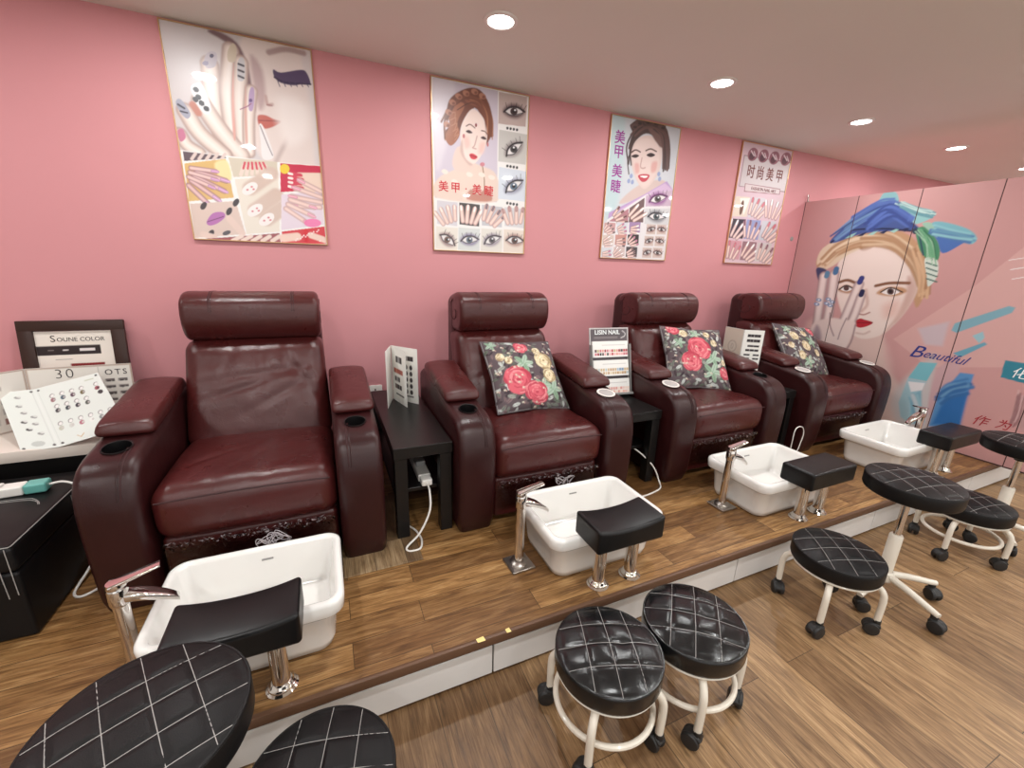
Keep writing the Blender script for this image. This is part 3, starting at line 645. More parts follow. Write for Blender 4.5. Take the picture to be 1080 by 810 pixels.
ART_EYES=(593,900,[('p',(232,228,226),1,0,[-68,-40,663,-164,724,981,-102,995]),('p',(203,192,205),1,0,[11,4,393,5,400,602,11,609]),('p',(214,205,214),38,1,[10,16,135,-4,89,296,21,457]),('p',(222,200,188),14,1,[18,609,28,509,131,447,206,400,298,411,391,449,397,600]),('p',(224,198,188),11,1,[147,328,229,332,255,422,161,457,117,422]),('p',(112,66,52),8,1,[88,147,113,83,192,29,265,14,318,47,344,112,355,200,328,295,312,193,251,113,177,210,155,276,118,319,86,309,72,261,102,220]),('p',(158,100,76),8,1,[91,159,134,104,192,108,148,201,162,262,110,326,75,285,105,219]),('p',(138,84,66),11,1,[185,61,251,32,310,79,281,102,207,94]),('s',(178,122,96),4,1,[98,171,134,153,134,184],5),('s',(178,122,96),4,1,[106,197,139,180,133,212],5),('s',(178,122,96),4,1,[115,223,145,207,133,239],5),('s',(178,122,96),4,1,[123,250,151,234,133,267],5),('s',(178,122,96),4,1,[131,276,156,261,133,295],5),('s',(86,50,42),5,1,[134,117,207,70,295,69],7),('s',(86,50,42),5,1,[148,139,229,91,311,111],5),('p',(232,212,206),7,1,[185,184,236,121,293,144,327,204,325,282,286,365,240,407,199,381,174,325,165,249]),('s',(120,86,80),4,1,[201,213,224,201,254,215],6),('s',(120,86,80),4,1,[294,223,315,225,331,237],6),('s',(214,186,178),7,1,[273,249,255,303,240,320],8),('s',(180,130,126),4,1,[234,324,255,326],6),('p',(192,62,72),4,1,[218,357,240,349,273,364,258,384,231,379]),('s',(130,36,46),3,1,[222,361,267,367],3),('s',(106,62,50),9,1,[132,102,200,56,292,74,337,136,343,239],10),('s',(166,110,82),10,1,[76,298,77,196,126,105,198,56,284,70,333,144],10),('s',(106,62,50),9,1,[88,191,135,101,216,48,302,61,345,130,354,231],8),('s',(106,62,50),9,1,[149,101,218,58,313,70,355,144,363,240],11),('s',(106,62,50),9,1,[203,38,299,45,338,118,346,219],9),('s',(120,72,56),9,1,[199,61,286,75,330,138,337,243],8),('s',(166,110,82),9,1,[73,192,132,97,195,55,285,66,334,136,338,234],6),('s',(120,72,56),9,1,[92,182,145,90,214,43,308,52,349,121,354,219],11),('s',(120,72,56),9,1,[83,196,134,101,201,56,293,70,341,135,347,241],9),('s',(166,110,82),9,1,[201,70,287,83,339,146,341,249],8),('s',(120,72,56),9,1,[145,110,212,60,301,78,351,144,358,244],7),('s',(140,86,64),10,1,[293,79,338,152,343,255],12),('s',(140,86,64),10,1,[293,90,339,156,340,260],12),('s',(120,72,56),9,1,[55,212,109,123,181,78,268,90,316,157,318,261],11),('s',(120,72,56),9,1,[111,110,180,60,269,71,316,140,320,241],8),('s',(106,62,50),9,1,[74,292,75,196,126,99,200,50,279,66,330,133],8),('s',(140,86,64),10,1,[290,80,339,149,341,252],8),('s',(166,110,82),9,1,[225,76,305,84,361,152,362,259],6),('s',(120,72,56),9,1,[83,194,139,100,212,53,300,64,347,133,351,235],8),('s',(166,110,82),9,1,[88,206,136,107,207,65,299,77,344,139,342,245],9),('s',(106,62,50),9,1,[87,194,140,103,214,55,302,68,345,136,353,245],13),('s',(120,72,56),10,1,[305,73,353,139,353,241],9),('s',(106,62,50),9,1,[123,118,200,70,290,82,334,151,340,255],12),('s',(106,62,50),10,1,[283,69,333,137,334,241],8),('s',(166,110,82),10,1,[283,61,327,133,332,234],9),('s',(120,72,56),9,1,[132,108,204,61,291,75,342,142,346,242],13),('p',(176,120,98),7,1,[139,113,130,119,118,121,107,117,101,109,102,100,110,94,122,92,133,96,140,104]),('p',(128,78,64),7,1,[137,109,135,113,130,117,124,118,119,116,117,112,119,107,124,104,130,103,135,105]),('p',(176,120,98),7,1,[175,77,167,84,154,85,143,81,136,73,138,65,146,58,158,57,169,61,176,69]),('p',(128,78,64),7,1,[173,73,171,78,166,81,160,82,155,80,153,76,155,72,160,68,166,67,171,69]),('p',(176,120,98),7,1,[218,55,210,61,198,63,186,59,180,51,181,42,189,36,201,35,213,38,219,46]),('p',(128,78,64),7,1,[217,51,215,55,210,59,204,60,199,58,197,54,199,49,204,46,210,45,215,47]),('p',(176,120,98),7,1,[270,39,261,45,249,47,237,43,230,35,232,26,240,20,252,18,264,22,271,30]),('p',(128,78,64),7,1,[268,35,266,39,261,43,255,44,250,42,248,38,250,33,255,30,261,29,266,31]),('p',(176,120,98),7,1,[318,53,309,59,296,61,284,57,278,49,279,40,287,33,300,32,312,36,319,44]),('p',(128,78,64),7,1,[316,49,314,53,309,57,302,58,297,56,295,52,297,47,302,43,309,43,314,44]),('p',(176,120,98),7,1,[117,165,108,171,96,173,85,168,79,160,80,152,88,145,100,144,111,148,118,156]),('p',(128,78,64),7,1,[115,161,113,166,108,169,102,170,97,168,95,164,97,159,102,156,108,155,113,157]),('p',(176,120,98),7,1,[106,228,98,235,85,236,74,232,68,223,69,215,77,208,89,207,101,211,107,220]),('p',(128,78,64),7,1,[104,224,102,229,97,232,91,233,86,231,84,227,86,222,91,219,98,218,103,220]),('p',(236,214,206),19,1,[192,189,239,133,288,151,321,211,319,283,283,360,243,399,206,374,183,324,174,248]),('p',(230,192,184),31,1,[183,273,214,269,224,313,194,329]),('p',(230,192,184),31,1,[285,293,316,286,307,337,276,343]),('p',(206,176,168),14,1,[177,286,191,375,240,407,214,412,165,352]),('s',(120,86,80),4,1,[201,213,224,201,254,215],6),('s',(120,86,80),4,1,[294,223,315,225,331,237],6),('p',(70,48,52),6,1,[198,240,218,230,239,242,218,248]),('p',(70,48,52),6,1,[289,260,309,251,326,264,306,268]),('s',(196,160,152),7,1,[267,256,252,306,240,320,261,323],7),('p',(200,70,80),6,1,[220,358,240,350,270,363,255,380,231,378]),('s',(120,30,42),3,1,[222,361,270,367],3),('p',(130,40,50),3,1,[266,199,265,205,262,209,258,209,255,206,254,200,255,194,258,190,262,190,265,193]),('p',(190,120,120),3,1,[193,265,192,272,188,277,183,277,180,273,178,267,180,260,183,255,188,255,192,258]),('p',(190,120,120),3,1,[341,291,339,298,336,302,333,303,329,299,328,292,329,285,332,280,336,280,339,284]),('s',(150,116,90),4,1,[301,404,315,484,316,601],6),('p',(200,130,140),3,1,[317,399,314,406,306,411,297,412,289,409,286,403,289,396,297,391,306,390,314,393]),('p',(232,216,206),6,1,[150,518,144,524,132,526,120,523,112,516,111,508,118,502,129,500,141,503,149,510]),('p',(232,216,206),6,1,[320,462,313,469,301,471,288,468,279,461,278,453,285,447,297,445,310,448,318,455]),('p',(232,216,206),6,1,[383,470,376,477,364,479,351,476,342,469,341,461,348,455,360,453,373,456,382,462]),('p',(232,216,206),6,1,[91,470,85,476,74,478,62,475,54,469,53,461,59,455,71,453,82,456,90,462]),('p',(232,216,206),6,1,[242,469,235,476,223,478,211,475,203,468,202,460,208,454,220,452,232,455,241,462]),('p',(232,216,206),6,1,[368,541,362,547,349,549,336,546,327,539,326,531,333,525,345,523,358,526,367,533]),('p',(186,130,116),12,1,[206,602,229,545,276,569,331,530,364,598]),('p',(190,170,165),1,0,[400,9,582,4,577,164,398,172]),('p',(88,66,70),29,1,[426,103,465,63,522,55,569,84,529,122,471,128]),('p',(225,220,220),5,1,[440,100,476,75,521,72,554,92,512,111,472,114]),('p',(60,40,44),6,1,[521,90,517,103,505,111,490,113,478,108,473,97,477,85,489,76,504,74,516,80]),('p',(25,20,25),5,1,[508,92,506,98,501,102,493,103,488,100,485,95,487,90,493,85,500,84,506,87]),('p',(235,235,240),4,1,[510,85,509,88,506,90,502,90,500,89,498,87,499,84,502,82,506,81,509,82]),('s',(36,28,36),6,1,[433,105,470,77,521,70,568,85],10),('s',(36,28,36),6,1,[440,103,484,115,554,94],5),('s',(36,28,36),4,1,[452,82,443,57],3),('s',(36,28,36),4,1,[481,78,479,51],3),('s',(36,28,36),4,1,[509,75,514,47],3),('s',(36,28,36),4,1,[538,76,550,48],3),('s',(36,28,36),4,1,[561,76,579,49],3),('p',(60,60,64),3,1,[466,186,465,191,461,194,456,195,452,193,450,188,451,184,455,180,460,180,464,182]),('p',(60,60,64),3,1,[487,186,485,191,481,195,477,195,472,193,471,188,472,184,476,180,481,180,485,182]),('p',(60,60,64),3,1,[508,186,506,191,502,195,497,195,493,193,492,188,493,184,497,180,502,180,506,182]),('p',(60,60,64),3,1,[529,186,527,191,523,195,518,195,514,193,513,188,514,184,518,180,523,180,527,182]),('p',(196,192,188),1,0,[405,203,590,204,586,372,402,373]),('p',(140,130,130),30,1,[448,340,450,289,494,253,558,250,554,298,509,334]),('p',(225,220,220),5,1,[458,330,469,293,507,266,552,263,531,300,498,323]),('p',(60,56,60),6,1,[528,292,524,305,511,314,496,315,484,309,479,298,483,285,495,277,510,275,523,281]),('p',(25,20,25),5,1,[515,294,513,300,507,304,500,305,494,302,491,296,494,290,499,286,506,286,512,288]),('p',(235,235,240),4,1,[509,285,508,288,505,290,502,290,499,289,497,286,498,283,501,281,505,281,508,282]),('s',(36,28,36),6,1,[456,338,466,297,505,265,559,251],11),('s',(36,28,36),6,1,[460,332,509,318,553,265],5),('s',(36,28,36),4,1,[455,310,426,297],3),('s',(36,28,36),4,1,[476,292,453,273],3),('s',(36,28,36),4,1,[499,275,481,252],3),('s',(36,28,36),4,1,[525,260,513,234],3),('s',(36,28,36),4,1,[545,248,539,220],3),('p',(60,60,64),3,1,[472,391,470,396,466,399,461,400,457,397,456,393,457,388,461,384,466,384,470,386]),('p',(60,60,64),3,1,[493,392,492,397,488,400,483,401,478,398,477,393,478,388,482,385,487,384,491,387]),('p',(60,60,64),3,1,[515,392,513,397,509,401,504,401,500,399,498,394,500,389,504,386,509,385,513,388]),('p',(60,60,64),3,1,[536,393,535,398,531,401,526,402,521,399,520,395,521,390,525,386,530,386,534,388]),('p',(206,212,222),1,0,[409,403,599,409,594,584,406,581]),('p',(140,140,160),31,1,[450,543,457,490,505,457,570,461,561,511,511,543]),('p',(225,220,220),6,1,[461,534,476,495,516,472,562,474,538,510,502,530]),('p',(84,104,124),7,1,[535,500,531,513,518,521,503,523,490,516,485,504,489,491,501,482,517,481,530,488]),('p',(25,20,25),6,1,[522,501,520,507,514,511,506,512,500,509,498,503,500,497,506,492,513,492,519,495]),('p',(235,235,240),4,1,[517,491,516,494,513,496,509,497,506,495,505,492,506,489,509,487,513,487,516,488]),('s',(36,28,36),7,1,[458,542,472,500,515,470,571,462],11),('s',(36,28,36),7,1,[463,536,513,526,564,475],6),('s',(36,28,36),4,1,[459,512,432,495],3),('s',(36,28,36),4,1,[483,495,461,474],3),('s',(36,28,36),4,1,[508,480,492,455],3),('s',(36,28,36),4,1,[535,467,526,439],3),('s',(36,28,36),4,1,[557,457,554,427],3),('p',(60,60,64),3,1,[478,601,476,606,472,610,467,610,463,607,461,602,463,597,467,594,472,593,476,596]),('p',(60,60,64),3,1,[500,602,498,608,494,611,489,611,485,609,483,604,484,598,488,595,494,595,498,598]),('p',(60,60,64),3,1,[522,604,520,609,516,612,511,613,506,610,505,605,506,600,510,596,515,596,520,599]),('p',(60,60,64),3,1,[544,605,542,610,538,614,533,614,529,611,527,606,528,601,532,598,538,597,542,600]),('p',(206,200,206),1,0,[22,622,148,624,144,757,21,752]),('s',(180,140,136),8,1,[58,751,12,694],26),('s',(226,196,186),11,1,[58,751,12,694],17),('s',(240,210,200),9,1,[58,751,35,722,12,694],5),('s',(232,205,196),4,1,[19,703,7,688],13),('s',(255,250,241),4,1,[19,703,7,688],3),('s',(180,140,136),8,1,[83,741,46,671],26),('s',(226,196,186),11,1,[83,741,46,671],17),('s',(240,210,200),9,1,[83,741,64,706,46,671],5),('s',(232,205,196),4,1,[52,682,42,664],13),('s',(255,250,241),4,1,[52,682,42,664],3),('s',(180,140,136),8,1,[107,732,87,657],26),('s',(226,196,186),11,1,[107,732,87,657],17),('s',(240,210,200),9,1,[107,732,97,694,87,657],5),('s',(232,205,196),4,1,[90,669,85,650],13),('s',(255,250,241),4,1,[90,669,85,650],3),('s',(180,140,136),8,1,[132,722,128,651],27),('s',(226,196,186),11,1,[132,722,128,651],17),('s',(240,210,200),9,1,[132,722,130,686,128,651],5),('s',(232,205,196),4,1,[129,662,128,644],13),('s',(255,250,241),4,1,[129,662,128,644],3),('p',(70,66,66),1,0,[157,623,288,626,285,752,158,747]),('s',(180,140,136),8,1,[179,726,170,652],27),('s',(226,196,186),11,1,[179,726,170,652],18),('s',(240,210,200),9,1,[179,726,174,689,170,652],6),('s',(246,222,216),4,1,[171,663,169,644],14),('s',(255,255,255),4,1,[171,663,169,644],3),('s',(180,140,136),8,1,[205,729,212,646],27),('s',(226,196,186),11,1,[205,729,212,646],18),('s',(240,210,200),9,1,[205,729,209,687,212,646],6),('s',(246,222,216),4,1,[211,659,213,638],14),('s',(255,255,255),4,1,[211,659,213,638],3),('s',(180,140,136),8,1,[232,731,256,653],27),('s',(226,196,186),11,1,[232,731,256,653],18),('s',(240,210,200),9,1,[232,731,244,692,256,653],6),('s',(246,222,216),4,1,[252,665,258,645],14),('s',(255,255,255),4,1,[252,665,258,645],3),('s',(180,140,136),8,1,[259,734,295,666],28),('s',(226,196,186),11,1,[259,734,295,666],18),('s',(240,210,200),9,1,[259,734,277,700,295,666],6),('s',(246,222,216),5,1,[290,677,299,659],14),('s',(255,255,255),5,1,[290,677,299,659],3),('p',(190,188,194),1,0,[300,625,437,627,436,748,303,743]),('s',(180,140,136),8,1,[313,706,333,631],28),('s',(226,196,186),11,1,[313,706,333,631],18),('s',(240,210,200),9,1,[313,706,323,668,333,631],6),('s',(110,90,100),5,1,[330,643,335,623],14),('s',(155,135,145),5,1,[330,643,335,623],3),('s',(180,140,136),8,1,[338,717,376,639],28),('s',(226,196,186),12,1,[338,717,376,639],18),('s',(240,210,200),9,1,[338,717,357,678,376,639],6),('s',(110,90,100),5,1,[370,651,380,631],14),('s',(155,135,145),5,1,[370,651,380,631],3),('s',(180,140,136),8,1,[362,728,415,659],28),('s',(226,196,186),12,1,[362,728,415,659],19),('s',(240,210,200),9,1,[362,728,389,694,415,659],6),('s',(110,90,100),5,1,[407,670,420,652],14),('s',(155,135,145),5,1,[407,670,420,652],3),('s',(180,140,136),8,1,[387,740,448,684],29),('s',(226,196,186),12,1,[387,740,448,684],19),('s',(240,210,200),9,1,[387,740,418,712,448,684],6),('s',(110,90,100),5,1,[438,693,454,679],15),('s',(155,135,145),5,1,[438,693,454,679],4),('p',(206,204,208),2,0,[450,626,593,628,594,743,455,738]),('s',(180,140,136),8,1,[476,719,442,649],28),('s',(226,196,186),12,1,[476,719,442,649],19),('s',(240,210,200),9,1,[476,719,459,684,442,649],6),('s',(160,120,120),5,1,[447,660,438,642],14),('s',(205,165,165),5,1,[447,660,438,642],3),('s',(180,140,136),8,1,[505,716,485,633],29),('s',(226,196,186),12,1,[505,716,485,633],19),('s',(240,210,200),10,1,[505,716,495,674,485,633],6),('s',(160,120,120),5,1,[488,646,483,624],15),('s',(205,165,165),5,1,[488,646,483,624],4),('s',(180,140,136),8,1,[535,712,533,629],29),('s',(226,196,186),12,1,[535,712,533,629],19),('s',(240,210,200),10,1,[535,712,534,670,533,629],6),('s',(160,120,120),5,1,[533,642,533,620],15),('s',(205,165,165),5,1,[533,642,533,620],4),('s',(180,140,136),8,1,[564,708,579,632],29),('s',(226,196,186),12,1,[564,708,579,632],19),('s',(240,210,200),10,1,[564,708,572,670,579,632],6),('s',(160,120,120),5,1,[577,644,581,624],15),('s',(205,165,165),5,1,[577,644,581,624],4),('p',(222,214,204),1,0,[16,766,148,768,143,906,11,895]),('p',(150,120,120),25,1,[34,809,82,798,121,821,130,869,83,877,46,852]),('p',(225,220,220),5,1,[44,814,81,813,110,834,116,867,80,861,55,842]),('p',(110,80,70),6,1,[101,838,97,849,87,856,75,857,65,850,62,840,66,829,76,821,88,821,98,827]),('p',(25,20,25),5,1,[91,838,89,844,84,847,78,847,74,844,72,839,74,834,79,830,84,830,89,833]),('p',(235,235,240),4,1,[95,836,95,839,92,841,89,841,87,839,86,837,87,834,89,832,92,832,95,834]),('s',(48,32,40),5,1,[37,814,76,811,111,833,129,870],9),('s',(48,32,40),5,1,[42,816,61,849,115,869],5),('s',(48,32,40),4,1,[63,806,73,781],3),('s',(48,32,40),4,1,[82,818,97,795],3),('s',(48,32,40),4,1,[100,831,121,811],3),('s',(48,32,40),4,1,[117,846,141,831],3),('s',(48,32,40),4,1,[130,858,158,847],3),('p',(206,208,206),1,0,[153,763,290,765,287,903,149,895]),('p',(130,120,150),26,1,[161,840,192,802,241,796,283,826,252,861,202,865]),('p',(225,220,220),5,1,[173,838,202,814,242,813,271,833,237,851,202,852]),('p',(90,104,120),6,1,[243,832,239,844,228,851,215,851,205,845,201,834,205,823,215,815,228,815,239,821]),('p',(25,20,25),5,1,[232,833,230,838,225,842,219,842,214,839,212,834,214,828,219,825,225,824,230,828]),('p',(235,235,240),4,1,[233,826,232,828,229,830,226,830,224,829,223,826,224,823,226,822,229,821,232,823]),('s',(48,32,40),6,1,[167,842,197,816,242,811,283,827],9),('s',(48,32,40),6,1,[173,840,212,853,271,835],5),('s',(48,32,40),4,1,[183,820,173,796],3),('s',(48,32,40),4,1,[207,817,203,791],3),('s',(48,32,40),4,1,[232,816,234,789],3),('s',(48,32,40),4,1,[256,817,265,791],3),('s',(48,32,40),4,1,[276,818,290,793],3),('p',(218,212,204),2,0,[298,760,442,762,440,900,296,895]),('p',(150,136,150),27,1,[313,851,330,806,377,786,430,803,411,845,363,864]),('p',(225,220,220),5,1,[324,846,345,815,383,802,421,813,393,840,358,851]),('p',(96,84,90),6,1,[393,826,389,838,378,845,365,846,354,839,350,828,354,817,364,809,378,809,389,815]),('p',(25,20,25),5,1,[382,827,380,832,375,836,368,836,363,833,361,828,363,822,368,819,374,818,379,822]),('p',(235,235,240),4,1,[380,818,379,821,376,823,373,823,370,821,369,819,370,816,373,814,376,814,379,816]),('s',(48,32,40),6,1,[320,852,340,818,383,800,431,804],10),('s',(48,32,40),6,1,[325,848,369,849,421,814],5),('s',(48,32,40),4,1,[327,826,309,806],3),('s',(48,32,40),4,1,[351,816,337,792],3),('s',(48,32,40),4,1,[375,808,367,782],3),('s',(48,32,40),4,1,[400,802,399,775],3),('s',(48,32,40),4,1,[420,797,424,769],3),('p',(222,208,196),2,0,[450,757,600,759,600,897,450,895]),('p',(170,130,120),28,1,[461,820,499,785,553,785,594,822,555,854,502,852]),('p',(225,220,220),5,1,[474,819,508,799,551,802,580,827,541,841,503,838]),('p',(84,44,34),6,1,[550,820,546,832,535,840,521,840,509,833,505,822,508,810,519,803,533,802,545,809]),('p',(25,20,25),5,1,[538,821,536,826,531,830,524,830,519,827,516,821,518,816,523,812,530,812,535,815]),('p',(235,235,240),4,1,[540,814,539,817,536,818,533,819,530,817,529,814,530,812,533,810,536,810,539,811]),('s',(48,32,40),6,1,[467,824,503,800,551,800,594,823],10),('s',(48,32,40),6,1,[473,822,514,841,580,829],5),('s',(48,32,40),4,1,[487,803,479,776],3),('s',(48,32,40),4,1,[513,803,513,775],3),('s',(48,32,40),4,1,[540,804,546,777],3),('s',(48,32,40),4,1,[566,809,579,783],3),('s',(48,32,40),4,1,[588,812,606,788],3)])
